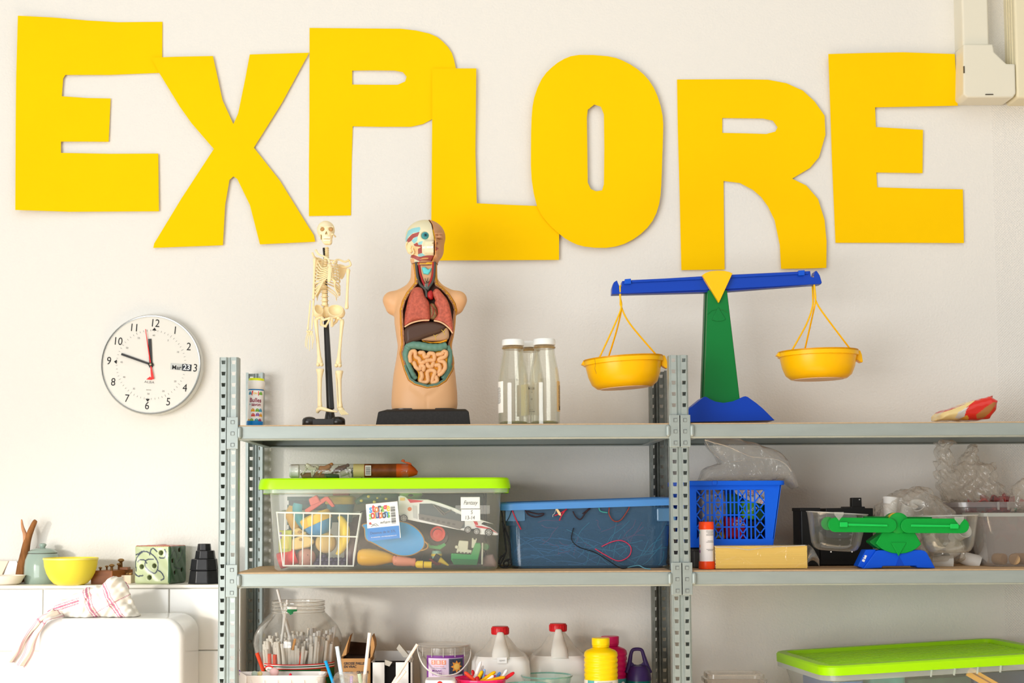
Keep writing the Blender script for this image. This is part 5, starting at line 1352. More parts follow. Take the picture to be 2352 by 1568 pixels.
t.part('slats', b, mat('crate_green', (52, 92, 74), rough=.55), smooth=0); t.part('core', B().box(((a.x + c.x) / 2, .002, a.z / 2), (c.x - a.x - .006, .044, a.z - .01)), mat('crate_dark', (36, 62, 54)), smooth=0)
t = toy('toy_crocodile', 'dark green toy crocodile with yellow spots lying under the lid', 855, 1165, .17)
cb = smooth_path([t.v(*d1(x, y)) for x, y in ((1290, 650), (1400, 600), (1540, 575), (1680, 560), (1800, 560))], 5)
t.part('body', B().tube(cb, np.interp(np.linspace(0, 4, len(cb)), range(5), [.005, .012, .0155, .016, .012]), 14), mat('croc_green', (34, 84, 56), rough=.45), smooth=180)
for (x, y) in ((1365, 625), (1450, 575), (1555, 590), (1520, 640), (1660, 600), (1600, 560)):
    q = t.v(*d1(x, y)); t.part('spot', B().ball((q.x, -.0125, q.z), (.0042, .003, .0035), 10, 6), mat('croc_spot', (214, 196, 70)))
t = toy('toy_board', 'dark blue green toy panel standing at the back right of the box', 1060, 1300, .30, FZ)
a, c = t.v(955, 1128), t.v(1118, 1128); t.part('panel', B().box(((a.x + c.x) / 2, 0, a.z / 2), (c.x - a.x, .02, a.z)), mat('panel_navy', (44, 70, 70), rough=.5, noise=.3, nscale=14), smooth=0, bevel=.004)
t.part('frame', B().tube([(a.x + .006, -.012, .006), (c.x - .006, -.012, .006), (c.x - .006, -.012, a.z - .006), (a.x + .006, -.012, a.z - .006)], .004, 8, closed=True), mat('panel_dark', (34, 52, 50)))
t = toy('toy_net', 'dark maroon toy bundle between the crates in the box', 860, 1290, .27, FZ)
sobj('bundle', pillow(t, [(800, 1290), (800, 1200), (830, 1175), (900, 1165), (960, 1180), (975, 1240), (970, 1290)], -.03, .03, .025, h=.003, amp=.004, freq=110), mat('bundle_maroon', (78, 52, 54), rough=.6, noise=.5, nscale=30), t.o)
t = toy('toy_pot_lid', 'pale lime toy lid under the green lid behind the white truck', 947, 1150, .18)
q = t.v(*d2(640, 560)); t.part('dish', B().lathe([(0, .0), (.024, .0), (.030, .010), (.028, .016), (0, .018)], 28, (q.x, 0, q.z - .01)), mat('toy_lime', (150, 200, 110), rough=.4)); t.part('hole', B().ball((q.x + .002, -.028, q.z), (.007, .003, .003), 12, 8), mat('hole_brown', (90, 80, 50)))
# gourd, doll leg, peg, cone
t = toy('toy_skittle', 'plump yellow toy skittle lying on the floor of the box', 860, 1302, .10, FZ)
a, c = t.v(*d2(5, 1300)), t.v(*d2(440, 1315))
t.part('body', B().tube([a + (c - a) * u for u in (0, .03, .12, .3, .5, .7, .85, 1)], [.010, .0155, .0195, .0205, .0195, .016, .0125, .010], 24), mat('toy_gold', (232, 172, 24), rough=.4), smooth=180)
t = toy('doll_leg', 'pink plastic doll leg lying beside the yellow skittle', 928, 1302, .095, FZ, 'toy')
a, c = t.v(*d2(430, 1340)), t.v(*d2(705, 1365))
t.part('calf', B().tube([a + (c - a) * u for u in (0, .05, .2, .45, .7, .82, .95, 1)], [.006, .0105, .0125, .0118, .0105, .0092, .0105, .008], 18), mat('doll_pink', (230, 144, 112), rough=.45), smooth=180)
q = t.v(*d2(455, 1330)); t.part('toes', B().ball((q.x, -.004, q.z), (.006, .007, .010), 12, 8).ball((q.x + .002, -.008, q.z - .006), .004, 8, 6), _mats['doll_pink'])
t = toy('toy_peg', 'bright yellow toy peg at the front of the box', 972, 1304, .085, FZ)
a, c = t.v(*d2(700, 1388)), t.v(*d2(895, 1395)); e = a + (c - a) * .12
t.part('head', B().tube([a, a + (e - a) * .3, e, a + (c - a) * .46, a + (c - a) * .48], [.003, .006, .0085, .0092, .008], 18), mat('peg_yellow', (250, 206, 20), rough=.35)); t.part('stem', B().tube([a + (c - a) * .52, a + (c - a) * .54, c], [.007, .008, .008], 16), _mats['peg_yellow'])
t = toy('toy_cone', 'small yellow toy cone pointing down right of the doll leg', 1010, 1300, .11, FZ)
a, c = t.v(*d2(985, 1330)), t.v(*d2(1100, 1400)); t.part('cone', B().tube([a, c], [.0075, .002], 14), mat('cone_yellow', (226, 190, 50))); t.part('collar', B().tube([a - (c - a) * .5, a], [.009, .009], 14), mat('cone_black', (40, 36, 40)))
t = toy('toy_shell_pot', 'mint and yellow striped toy pot behind the small cone', 1000, 1290, .13, FZ)
q = t.v(*d2(955, 1275)); t.part('pot', B().lathe([(.008, -.012), (.013, 0), (.010, .010), (0, .012)], 20, (q.x, 0, q.z)), mat('toy_mint', (150, 196, 170))); t.part('band', B().lathe([(.0125, -.003), (.0135, 0), (.0125, .003)], 20, (q.x, 0, q.z), cap=False), _mats['cone_yellow'])
t = toy('toy_boat', 'red and black toy boat lying behind the yellow peg', 995, 1302, .14, FZ)
t.part('hull', B().prism(t.xz([d2(*p) for p in ((860, 1320), (990, 1330), (1010, 1395), (940, 1400))]), -.008, .008), mat('boat_red', (176, 40, 44)), smooth=0, bevel=.001); t.part('deck', B().prism(t.xz([d2(*p) for p in ((870, 1270), (985, 1320), (985, 1345), (860, 1325))]), -.006, .006), _mats['cone_black'], smooth=0)
# blue paddle
t = toy('toy_paddle', 'sky blue leaf-shaped toy pan with a gold edge and loop', 905, 1277, .088)
pp = sm2([d2(*p) for p in ((95, 960), (70, 915), (200, 890), (380, 880), (560, 885), (690, 945), (780, 1040), (805, 1130), (780, 1200), (700, 1255), (600, 1282), (480, 1270), (330, 1200), (200, 1130), (110, 1080))], 4)
t.part('leaf', B().prism(t.xz(pp), -.002, .003), mat('paddle_blue', (0, 150, 214), rough=.4), smooth=30)
M_GOLD = mat('gold_edge', (176, 128, 52), rough=.4)
t.part('edging', B().tube([t.v(*p) for p in pp], .0022, 6, closed=True), M_GOLD)
t.part('loop', B().tube(smooth_path([t.v(*d2(*p)) for p in ((800, 1105), (845, 1145), (845, 1190), (800, 1215), (765, 1222))], 4), .0018, 6), M_GOLD)
# white lorry
t = toy('toy_lorry', 'white toy car-transporter lorry with red flashes, tilted nose down', 1030, 1230, .092)
M_TW = mat('lorry_white', (240, 240, 238), rough=.35); M_TR = mat('lorry_red', (214, 44, 58), rough=.35); M_TG = mat('lorry_grey', (120, 116, 114), rough=.5); M_TY = mat('tyre_black', (36, 36, 38), rough=.6)
out = [(495, 575), (520, 560), (580, 575), (610, 605), (850, 610), (1000, 650), (1180, 715), (1300, 775), (1480, 850), (1640, 905), (1520, 880), (1490, 905), (1600, 945), (1700, 1020), (1690, 1040), (1480, 1030), (1400, 960), (1290, 985), (1200, 970), (1000, 930), (720, 875), (600, 850), (500, 790)]
t.part('body', B().prism(t.xz([d2(*p) for p in out]), 0, .045), M_TW, smooth=30, bevel=.002)
t.part('cut_out', B().prism(t.xz([d2(*p) for p in ((750, 660), (900, 660), (1080, 720), (1290, 810), (1290, 950), (1240, 960), (1000, 905), (745, 850))]), -.0012, .002), mat('lorry_dark', (92, 100, 104), rough=.5), smooth=0)
t.part('ramp', B().prism(t.xz([d2(*p) for p in ((740, 780), (860, 800), (1100, 845), (1290, 880), (1240, 972), (1000, 910), (745, 850))]), -.003, .001), M_TG, smooth=0)
for pl in ([(915, 670), (1035, 800)], [(960, 690), (1060, 790)], [(1040, 780), (1130, 735)]): t.part('strut', B().tube([t.v(*d2(*p), -.003) for p in pl], .0018, 6), M_TG)
for i in range(7): q = t.v(*d2(790 + 62 * i, 835 + 12 * i), -.0035); t.part('relief', B().box((q.x, -.0035, q.z), (.007, .001, .004 + .002 * (i % 2)), rot=(0, .2, 0)), mat('lorry_relief', (98, 95, 94)), smooth=0)
for pl in ([(605, 605), (800, 625), (770, 640), (640, 650)], [(1395, 870), (1440, 875), (1455, 915), (1420, 915)], [(1410, 920), (1500, 930), (1600, 955), (1690, 1020), (1580, 965), (1440, 945)]):
    t.part('red_flash', B().prism(t.xz([d2(*p) for p in pl]), -.0012, .001), M_TR, smooth=0)
t.part('ladder', B().prism(t.xz([d2(*p) for p in ((665, 680), (715, 690), (725, 845), (675, 830))]), -.0015, .001), mat('lorry_shade', (206, 206, 206)), smooth=0)
q = t.v(*d2(632, 725)); t.part('badge', shifted(disc_y(B().lathe([(0, -.0014), (.0048, -.0014), (.0048, .001)], 18)), (q.x, 0, q.z)), mat('badge_orange', (236, 120, 40)))
q = t.v(*d2(545, 605)); t.part('badge', B().box((q.x, -.001, q.z), (.011, .002, .007)), mat('badge_yellow', (240, 205, 110)), smooth=0)
for (x, y, r_) in ((562, 835, 45), (1330, 975, 42), (1435, 995, 42), (1580, 1005, 48)):
    q = t.v(*d2(x, y)); r_ = r_ / 5.226 * t.s
    wh = t.part('wheel', shifted(disc_y(B().lathe([(0, -.002), (r_ * .72, -.002), (r_ * .74, -.004), (r_, -.004), (r_, .014), (0, .014)], 28)), (q.x, 0, q.z)), M_TY)
    hb = disc_y(B().lathe([(0, -.0045), (r_ * .2, -.0045), (r_ * .2, -.002)], 12)); 
    for i in range(7): a = 2 * pi * i / 7; hb.tube([(0, -.003, 0), (r_ * .68 * math.cos(a), -.003, r_ * .68 * math.sin(a))], .0011, 5)
    hb.tube([(r_ * .7 * math.cos(a), -.003, r_ * .7 * math.sin(a)) for a in np.linspace(0, 2 * pi, 21)[:-1]], .0009, 5, closed=True)
    obj('hub_cap', shifted(hb, (q.x, 0, q.z)), mat('hub_silver', (206, 204, 200), rough=.3, metal=.5), wh)
# loose wheel, tractor, plate
t = toy('toy_disc', 'loose red toy wheel with a black tyre below the white lorry', 1006, 1245, .12)
q = t.v(*d2(970, 1022)); t.part('tyre', shifted(disc_y(B().lathe([(.013, -.006), (.022, -.007), (.0245, -.002), (.0245, .012), (0, .012)], 32)), (q.x + .002, 0, q.z - .006)), M_TY); t.part('rim', shifted(disc_y(B().lathe([(0, -.006), (.006, -.008), (.012, -.006), (.0175, -.010), (.0185, -.006), (.018, 0)], 32)), (q.x, 0, q.z)), mat('wheel_red', (212, 66, 56), rough=.4))
t = toy('toy_tractor', 'green toy tractor with a cream engine block in the right of the box', 1070, 1298, .10, FZ)
M_TGn = mat('tractor_green', (40, 150, 76), rough=.4); M_TCr = mat('tractor_cream', (206, 204, 178), rough=.45)
t.part('hood', B().prism(t.xz([d2(*p) for p in ((1130, 1255), (1370, 1270), (1420, 1130), (1480, 1130), (1490, 1180), (1440, 1390), (1160, 1385), (1130, 1330))]), -.010, .03), M_TGn, smooth=30, bevel=.002)
t.part('side_panel', B().prism(t.xz([d2(*p) for p in ((1140, 1320), (1455, 1330), (1440, 1395), (1160, 1390))]), -.014, -.008), mat('tractor_deep', (28, 112, 58), rough=.4), smooth=0, bevel=.001)
t.part('engine', B().prism(t.xz([d2(*p) for p in ((1190, 1250), (1225, 1100), (1340, 1110), (1330, 1210), (1380, 1220), (1370, 1262))]), -.004, .02), M_TCr, smooth=0, bevel=.002)
for pl in ([(1375, 1190), (1380, 1075), (1395, 1070), (1400, 1090), (1420, 1095), (1430, 1072), (1440, 1085), (1410, 1190)], [(1490, 1390), (1495, 1130), (1515, 1130), (1510, 1390)]): t.part('bracket', B().prism(t.xz([d2(*p) for p in pl]), -.004, .012), M_TCr, smooth=0, bevel=.001)
q = t.v(*d2(1195, 1180)); t.part('lamp', shifted(disc_y(B().lathe([(0, -.006), (.0035, -.006), (.004, .004)], 14)), (q.x, -.002, q.z)), M_TCr)
for i in range(4): q = t.v(*d2(1225 + 42 * i, 1243 + 4 * i)); t.part('grille_slot', B().box((q.x, -.0045, q.z), (.0045, .001, .003)), mat('slot_black', (40, 44, 40)), smooth=0)
q = t.v(*d2(1545, 1180)); t.part('rear_wheel', shifted(disc_y(B().lathe([(0, -.004), (.007, -.004), (.009, 0), (.009, .012), (0, .012)], 20)), (q.x, .01, q.z)), mat('wheel_green', (48, 120, 66)))
t = toy('toy_plough', 'green toy plough blade below the loose red wheel', 1004, 1262, .115)
t.part('blade', B().prism(t.xz([d2(*p) for p in ((850, 1130), (880, 1160), (980, 1165), (1050, 1130), (1070, 1160), (1000, 1210), (870, 1195))]), -.004, .012), M_TGn, smooth=0, bevel=.0015); t.part('hinge', B().ball(t.v(*d2(985, 1170)), .004, 8, 6), M_TGn)
t = toy('toy_figure', 'dusty pink soft toy in the bottom right corner of the box', 1120, 1302, .13, FZ)
sobj('body', pillow(t, [(1108, 1300), (1106, 1285), (1115, 1274), (1132, 1272), (1140, 1290), (1138, 1302)], -.012, .012, .010, h=.0016, amp=.001), mat('soft_pink', (168, 140, 132), rough=.8), t.o)

# --- packet of toy animals on the lid
pk = T('animal_packet', 'clear packet of small toy animals with an orange end, lying on the lime lid', 'packet', 810, 1097, .14, sb.b.z + zl1 + .0005)
def kx(x, y, d=0): return pk.v(*d1(x, y), d)
M_FILM = clear('clear_film', 'fdfdfb', base=.12, edge=.5, body='f6f5f2', rough=.08, bump=.6, bscale=45, spec=1.0)
M_FILMT = clear('tube_film', 'f8f8f4', base=.06, edge=.35, body='e8e6de', rough=.08, bump=.35, bscale=60, spec=.9)
zc = kx(900, 268).z; rr_ = .0165
xa_, xb_ = kx(500, 268).x, pk.v(938, 1080).x
pk.part('film_tube', B().tube([(xa_, 0, zc), (xa_ + .004, 0, zc), (xb_, 0, zc)], [rr_ * .8, rr_, rr_], 28), M_FILMT)
pk.part('foil_end', B().tube([(xa_, 0, zc), (xa_ + .003, 0, zc), (xa_ + .022, 0, zc)], [rr_ * .85, rr_ * .99, rr_ * .97], 28), mat('foil_white', (240, 242, 240), rough=.3, metal=.0, bump=.5, bscale=60))
def px2(x, y): return (820 + x / 5.226, 1030 + y / 5.226)
x0_, x1_ = pk.v(*px2(90, 265)).x, pk.v(*px2(475, 265)).x
pk.part('brown_wrap', B().tube([(x0_, 0, zc), (x1_, 0, zc)], rr_ * 1.01, 28), mat('wrap_brown', (122, 66, 30), rough=.35, noise=.3, nscale=60))
pk.part('cream_wrap', B().tube([(x0_ - .026, 0, zc), (x0_, 0, zc)], rr_ * 1.005, 28), mat('wrap_cream', (196, 184, 120), rough=.4))
bl = pk.part('barcode_patch', B().box((x0_ + .010, -rr_ * 1.0, zc), (.014, .004, .024)), mat('barcode_white', (226, 222, 210)), smooth=0)
bc = B()
for i in range(9): bc.box((x0_ + .010, -rr_ * 1.0 - .0022, zc - .009 + i * .0022), (.011, .0004, .0011))
obj('barcode', bc, M_INK, bl, smooth=0)
M_OR = mat('wrap_orange', (196, 84, 24), rough=.35)
pk.part('orange_wrap', B().tube([(x1_, 0, zc), (x1_ + .018, 0, zc), (x1_ + .03, 0, zc), (x1_ + .042, 0, zc - .004), (x1_ + .050, 0, zc - .006)], [rr_ * 1.02, rr_ * 1.0, rr_ * 1.0, rr_ * .62, .004], 20), M_OR)
pk.part('twist', B().prism(pk.xz([px2(*p) for p in ((525, 150), (545, 128), (575, 135), (570, 155), (620, 162), (650, 175), (660, 200), (600, 180))]), -.006, .006), M_OR, smooth=0, bevel=.001)
pk.part('tail_tab', B().prism(pk.xz([px2(*p) for p in ((680, 255), (715, 258), (715, 296), (680, 292))]), -.004, .004), M_OR, smooth=0)
AN = [('animal_leopard', 'pale spotted toy leopard in the clear packet', (205, 205, 180), [(690, 190), (750, 235), (830, 240)], [(700, 240, 650, 310), (760, 250, 770, 340), (800, 250, 780, 320)], (830, 220)),
      ('animal_lion', 'tan toy lion leaping behind the leopard in the packet', (170, 112, 56), [(850, 230), (920, 240), (990, 200)], [(860, 240, 790, 330), (900, 250, 840, 340), (960, 240, 990, 270)], (1000, 190)),
      ('animal_bear', 'dark brown toy bear in the middle of the clear packet', (90, 56, 42), [(1030, 280), (1110, 240), (1180, 215)], [(1040, 270, 990, 310), (1140, 250, 1080, 210)], (1195, 200)),
      ('animal_wolf', 'grey white toy wolf low in the clear packet', (176, 174, 160), [(1110, 310), (1160, 290), (1210, 280)], [(1120, 310, 1110, 350), (1200, 290, 1210, 350)], (1220, 250)),
      ('animal_boar', 'black toy boar next to the cream wrapper', (40, 40, 36), [(1240, 270), (1300, 290), (1360, 320)], [(1260, 280, 1250, 345), (1340, 310, 1370, 350)], (1260, 250)),
      ('animal_horse', 'chestnut toy horse lying at the foot of the packet', (130, 82, 34), [(640, 330), (720, 320), (960, 330)], [(700, 320, 680, 350), (900, 330, 920, 350)], (650, 310)),
      ('animal_crocodile', 'dark green toy reptile along the bottom of the packet', (52, 72, 36), [(940, 325), (1030, 335), (1090, 335)], [(960, 330, 950, 350), (1050, 335, 1060, 350)], (935, 320))]
for i, (nm, lb, c, sp, legs, hd) in enumerate(AN):
    dd = -.006 + .004 * (i % 3)
    t = T(nm, lb, 'toy animal', *d1(sp[1][0], 352), .14 + dd)
    m_ = mat('paint_' + nm, c, rough=.45)
    g0 = [t.v(*d1(x, y)) for x, y in sp]
    b = B().tube(smooth_path(g0, 4), [.0042, .0060, .0068, .0070, .0070, .0068, .0064, .006, .005], 10); b.ball(t.v(*d1(*hd)), (.0048, .004, .0042), 10, 8)
    b.ball(t.v(hd[0] / 5.227 + 571, d1(*hd)[1] - 2.5), .0016, 6, 5)
    t.part('body', b, m_, smooth=180)
    for (a, b_, c_2, d_) in legs: t.part('leg', B().tube([t.v(*d1(a, b_)), t.v(*d1(c_2, d_))], [.0030, .0019], 6), m_)
    if i == 0:
        for j in range(14): q = t.v(*d1(690 + j * 10, 200 + (j * 37 % 5) * 9 + j * 2)); t.part('spot', B().ball((q.x, -.0052, q.z), (.0013, .0006, .0011), 6, 5), M_INK)
# --- blue see-through box of wires
M_BOXB = clear('blue_clear', 'b8d0e4', base=.30, edge=.4, body='6496c0', rough=.18, spec=.6)
M_BOXB2 = clear('blue_clear_rim', 'b8d6ea', base=.42, edge=.3, body='7fb4dc', rough=.2, spec=.6)
M_LIDB = mat('lid_blue', (84, 146, 214), rough=.35, sss=.1)
bb = T('wire_box', 'see-through blue plastic box full of wires under a skewed blue lid', 'storage box', 1355, 1304, .14, Z_MID)
s = bb.s; DB = .21
def lvl(pl, pr, y, inset, r): 
    a, c = bb.v(pl, y).x, bb.v(pr, y).x
    return (c - a - 2 * inset, DB - 2 * inset, r, max(bb.v(1355, y).z, 0)), (a + c) / 2
L_ = [lvl(1184, 1526, 1304, .004, .02), lvl(1176, 1535, 1299, 0, .024), lvl(1171, 1540, 1208, 0, .026), lvl(1163, 1548, 1206, 0, .03), lvl(1160, 1552, 1163, 0, .03)]
b = B(); k = 4 * 7; vs = []
for (w, d, r_, z), cx in L_: vs += [(cx + x, DB / 2 + y, z) for x, y in rring(w, d, r_, 6)]
b.add(vs, [(l * k + i, l * k + (i + 1) % k, (l + 1) * k + (i + 1) % k, (l + 1) * k + i) for l in range(4) for i in range(k)] + [tuple(range(k - 1, -1, -1))])
bb.part('box_body', b, M_BOXB, smooth=35)
for (xa, xb) in ((1161, 1206), (1509, 1552)):
    p0, p1 = bb.v(xa, 1197, -.004), bb.v(xb, 1166, -.004)
    bb.part('handle_clip', B().box(((p0.x + p1.x) / 2, -.003, (p0.z + p1.z) / 2), (p1.x - p0.x, .006, p1.z - p0.z)), M_BOXB2, smooth=0, bevel=.003)
p0, p1 = bb.v(1150, 1162), bb.v(1556, 1149); hh = 17 * s; ang = math.atan2(p1.z - p0.z, p1.x - p0.x); Lw = (p1 - p0).length
lid = B().rstack([(Lw, DB + .03, .03, -hh / 2), (Lw, DB + .03, .03, hh / 2 - .003), (Lw - .006, DB + .024, .03, hh / 2), (Lw - .03, DB, .03, hh / 2), (Lw - .034, DB - .004, .03, hh / 2 - .006)], 6, caps=(False, True))
lid.xform(Matrix.Translation(((p0.x + p1.x) / 2, DB / 2, (p0.z + p1.z) / 2)) @ Matrix.Rotation(-ang, 4, 'Y') @ Matrix.Rotation(R(1.0), 4, 'X'))
bb.part('lid', lid, M_LIDB, smooth=35)
# the wires: tangled mass and the single ones that show
def wire(pts, r, m, name, label, group=None, Y=.14, n=5, cat='wire'):
    t = T(name, label, cat, pts[0][0], pts[0][1], Y, None, group)
    q = smooth_path([t.v(x, y, (d[0] if d else 0)) for x, y, *d in pts], 5)
    o = obj('strand', B().tube(q, r, n), m, t.o, smooth=180)
    return t
M_WR = mat('wire_red', (196, 42, 66), rough=.4); M_WT = mat('wire_teal', (62, 156, 150), rough=.4); M_WD = mat('wire_dark', (48, 26, 32), rough=.5); M_WS = mat('wire_slate', (92, 132, 158), rough=.5); M_CB = mat('cable_black', (22, 22, 22), rough=.5)
tg = B(); rw = random.Random(3)
for i in range(120):
    x0, y0 = rw.uniform(1185, 1525), rw.uniform(1215, 1296); pts = []
    for j in range(4):
        pts.append(bb.v(min(1498, max(1190, x0)), min(1297, max(1212, y0)), .03 + rw.random() * .14)); x0 += rw.uniform(-70, 70); y0 += rw.uniform(-25, 25)
    tg.tube([Vector((q.x, q.y, max(q.z, .006))) for q in smooth_path(pts, 4)], .0012, 4)
o = obj('wire_tangle', tg, mat('tangle_slate', (50, 74, 96), rough=.6)); o.location = bb.b; o['kind'] = 'stuff'; tag(o, 'dense tangle of thin wires filling the blue box', 'wires')
o2 = T('wire_bundle', 'dark bundle of packed cables at the back of the blue box', 'cables', 1355, 1300, .30, Z_MID + .006)
sobj('coil', pillow(o2, [(1210, 1300), (1210, 1190), (1300, 1180), (1490, 1175), (1490, 1300)], -.03, .03, .03, h=.004, amp=.006, freq=90), mat('bundle_navy', (52, 58, 74), rough=.7, noise=.4, nscale=40, bump=.8, bscale=60), o2.o)
for i in range(26):
    x0, y0 = rw.uniform(1330, 1520), rw.uniform(1215, 1290); a = rw.uniform(-1.4, 1.4); L2 = rw.uniform(30, 85)
    pts = [(min(1531, max(1180, x0 + L2 * (u - .5) * math.cos(a) + rw.uniform(-4, 4))), min(1296, max(1180, y0 + L2 * (u - .5) * math.sin(a) + rw.uniform(-4, 4))), .012 + .01 * rw.random()) for u in (0, .33, .66, 1)]
    wire(pts, .0011, M_WT, 'wire', 'thin teal wire pressed against the front of the blue box', 'teal wires in the blue box')
for i in range(16):
    x0, y0 = rw.uniform(1230, 1480), rw.uniform(1195, 1285); a = rw.uniform(-1.4, 1.4); L2 = rw.uniform(25, 60)
    pts = [(min(1531, max(1180, x0 + L2 * (u - .5) * math.cos(a) + rw.uniform(-4, 4))), min(1296, max(1180, y0 + L2 * (u - .5) * math.sin(a) + rw.uniform(-4, 4))), .014 + .01 * rw.random()) for u in (0, .33, .66, 1)]
    wire(pts, .0011, M_WR, 'wire', 'thin dull red wire inside the blue box', 'red wires in the blue box')
for i in range(24):
    x0, y0 = rw.uniform(1195, 1360), rw.uniform(1230, 1290); a = rw.uniform(-.6, .6); L2 = rw.uniform(50, 110)
    pts = [(min(1531, max(1180, x0 + L2 * (u - .5) * math.cos(a))), min(1296, max(1185, y0 + L2 * (u - .5) * math.sin(a) + 14 * (u - .5) ** 2)), .012 + .008 * rw.random()) for u in (0, .33, .66, 1)]
    wire(pts, .0010, M_WS, 'wire', 'thin pale blue wire in the left of the blue box', 'pale wires in the blue box')
wire([d3(1260, 775), d3(1380, 720), d3(1480, 705), d3(1560, 740), d3(1600, 800), d3(1570, 890), d3(1450, 940), d3(1300, 870), d3(1185, 800)], .0014, mat('wire_pink', (214, 62, 96)), 'wire', 'pink wire bent into a large loop in the blue box', Y=.137)
for i, (pl, m_, lb) in enumerate([([(230, 350), (270, 450), (335, 580)], M_WR, 'red wire hanging over the left clip of the blue box'), ([(380, 355), (420, 410), (500, 435), (580, 415), (590, 395), (520, 400), (400, 370)], M_WD, 'dark maroon wire loop under the left of the blue lid'),
        ([(930, 370), (970, 440), (1020, 460), (1080, 380), (1130, 335)], M_WD, 'dark wire loop under the middle of the blue lid'), ([(1350, 325), (1345, 400), (1400, 480), (1480, 470), (1560, 360), (1580, 315)], mat('wire_rust', (140, 62, 52)), 'rust red wire loop under the right of the blue lid'),
        ([(855, 340), (800, 420), (775, 475)], M_WR, 'bright red wire end poking out under the lid'), ([(860, 345), (790, 390), (720, 420)], M_WR, 'short red wire end crossing the cream tag'), ([(1230, 330), (1250, 370), (1330, 385)], M_WT, 'short green wire end under the blue lid'), ([(1040, 400), (1120, 335)], M_WD, 'straight dark wire end under the blue lid')]):
    wire([d3(*p) for p in pl], .0016, m_, 'wire', lb, Y=.132)
t = T('paper_tag', 'small cream torn tag hanging out from under the blue lid', 'tag', *d3(770, 420), .130)
t.part('tag', B().prism(t.xz([d3(*p) for p in ((730, 340), (755, 340), (790, 390), (795, 420), (770, 415), (750, 380))]), -.0004, .0004), mat('tag_cream', (238, 205, 150)), smooth=0); t.part('string', B().tube([t.v(*d3(*p)) for p in ((735, 345), (720, 395), (700, 410), (698, 435))], .0006, 5), mat('string_pale', (220, 210, 190)))
wire([d3(940, 560) + (.0,), d3(915, 690) + (.0,), d3(1000, 780) + (-.004,), d3(1180, 840) + (-.004,), d3(1330, 930) + (-.006,), d3(1480, 1022) + (-.03,), d3(1560, 1018) + (-.05,)], .0012, M_CB, 'wire', 'black wire running down the front of the blue box', Y=.134)
wire([d3(1560, 1015) + (0,), d3(1620, 1000) + (-.02,), d3(1690, 992) + (-.04,), d3(1750, 1022) + (-.05,), d3(1825, 1034) + (-.06,)], .0012, mat('wire_sky', (90, 150, 170)), 'wire', 'pale blue wire end lying on the shelf edge', Y=.08)
for i, (pl, lb) in enumerate([([(110, 360), (130, 520), (155, 760), (155, 850), (100, 900), (75, 975)], 'black cable hanging nearest the lime-lidded box'), ([(120, 480), (170, 620), (205, 760), (210, 900), (225, 985)], 'black cable hanging close against the blue box'),
        ([(215, 920), (165, 930), (135, 965), (150, 1000), (185, 985), (190, 945), (160, 935)], 'black cable curled into a knot on the shelf'), ([(150, 860), (120, 930), (90, 1000), (160, 1015), (230, 1000), (300, 1015)], 'black cable trailing along the shelf below the boxes'),
        ([(2070, 850), (2030, 900), (2010, 960), (2060, 985)], 'black cable beside the right end of the blue box'), ([(225, 360), (200, 430), (160, 500)], 'thin dark wire at the left clip of the blue box')]):
    wire([d3(*p) for p in pl], .0020 if i < 5 else .0009, M_CB, 'cable', lb, Y=.13, n=8, cat='cable')

# --- blue basket on a dark box
t = T('dark_crate', 'dark grey flat box under the blue lattice basket', 'box', 1680, 1302, .13, Z_MID)
a, c = t.v(1592, 1257), t.v(1772, 1257)
t.part('tray', B().box(((a.x + c.x) / 2, .09, a.z / 2 - .001), (c.x - a.x, .18, a.z - .002)), mat('crate_grey', (66, 64, 62), rough=.6), smooth=0, bevel=.004); t.part('lip', B().box(((a.x + c.x) / 2, .09, a.z - .006), (c.x - a.x + .006, .186, .006)), _mats['crate_grey'], smooth=0, bevel=.002)
crate_z = t.b.z + a.z
M_BB = mat('basket_blue', (0, 92, 226), rough=.38)
bk = T('lattice_basket', 'bright blue plastic basket with lattice sides, holding packets', 'basket', 1680, 1256, .12, crate_z)
s = bk.s; BD = .19
zt_ = bk.v(1680, 1108).z
def side_x(z): u = z / zt_; return bk.v(1583, 1256).x * (1 - u) + bk.v(1566, 1108).x * u, bk.v(1774, 1256).x * (1 - u) + bk.v(1794, 1108).x * u
wx0, wx1 = bk.v(1600, 1180).x, bk.v(1757, 1180).x; wz0, wz1 = bk.v(1680, 1240).z, bk.v(1680, 1124.5).z
def strip(zA, zB, xA=None, xB=None):
    a, c = side_x(zA); e, f_ = side_x(zB)
    x0, x1 = (a, c) if xA is None else (xA if xA > -9 else a, xB if xB < 9 else c)
    y0, y1 = (e, f_) if xA is None else (xA if xA > -9 else e, xB if xB < 9 else f_)
    return [(x0, zA), (x1, zA), (y1, zB), (y0, zB)]
b = B()
for q in (strip(0, wz0), strip(wz1, zt_), strip(wz0, wz1, -10, wx0), strip(wz0, wz1, wx1, 10)): b.prism(q, 0, .003)
bk.part('front_wall', b, M_BB, smooth=0)
b = B()
xs_ = [wx0 + (wx1 - wx0) * u for u in (.135, .195, .255, .378, .44, .498, .555, .615, .735, .795, .855)]
for x in xs_: b.box((x, .0015, (wz0 + wz1) / 2), (.0034, .003, wz1 - wz0))
bk.part('lattice_bars', b, M_BB, smooth=0)
for u in (.25, .5, .74): bk.part('lattice_rail', B().box(((xs_[0] + xs_[10]) / 2, .0018, wz1 - (wz1 - wz0) * u), (xs_[10] - xs_[0], .003, .003)), M_BB, smooth=0)
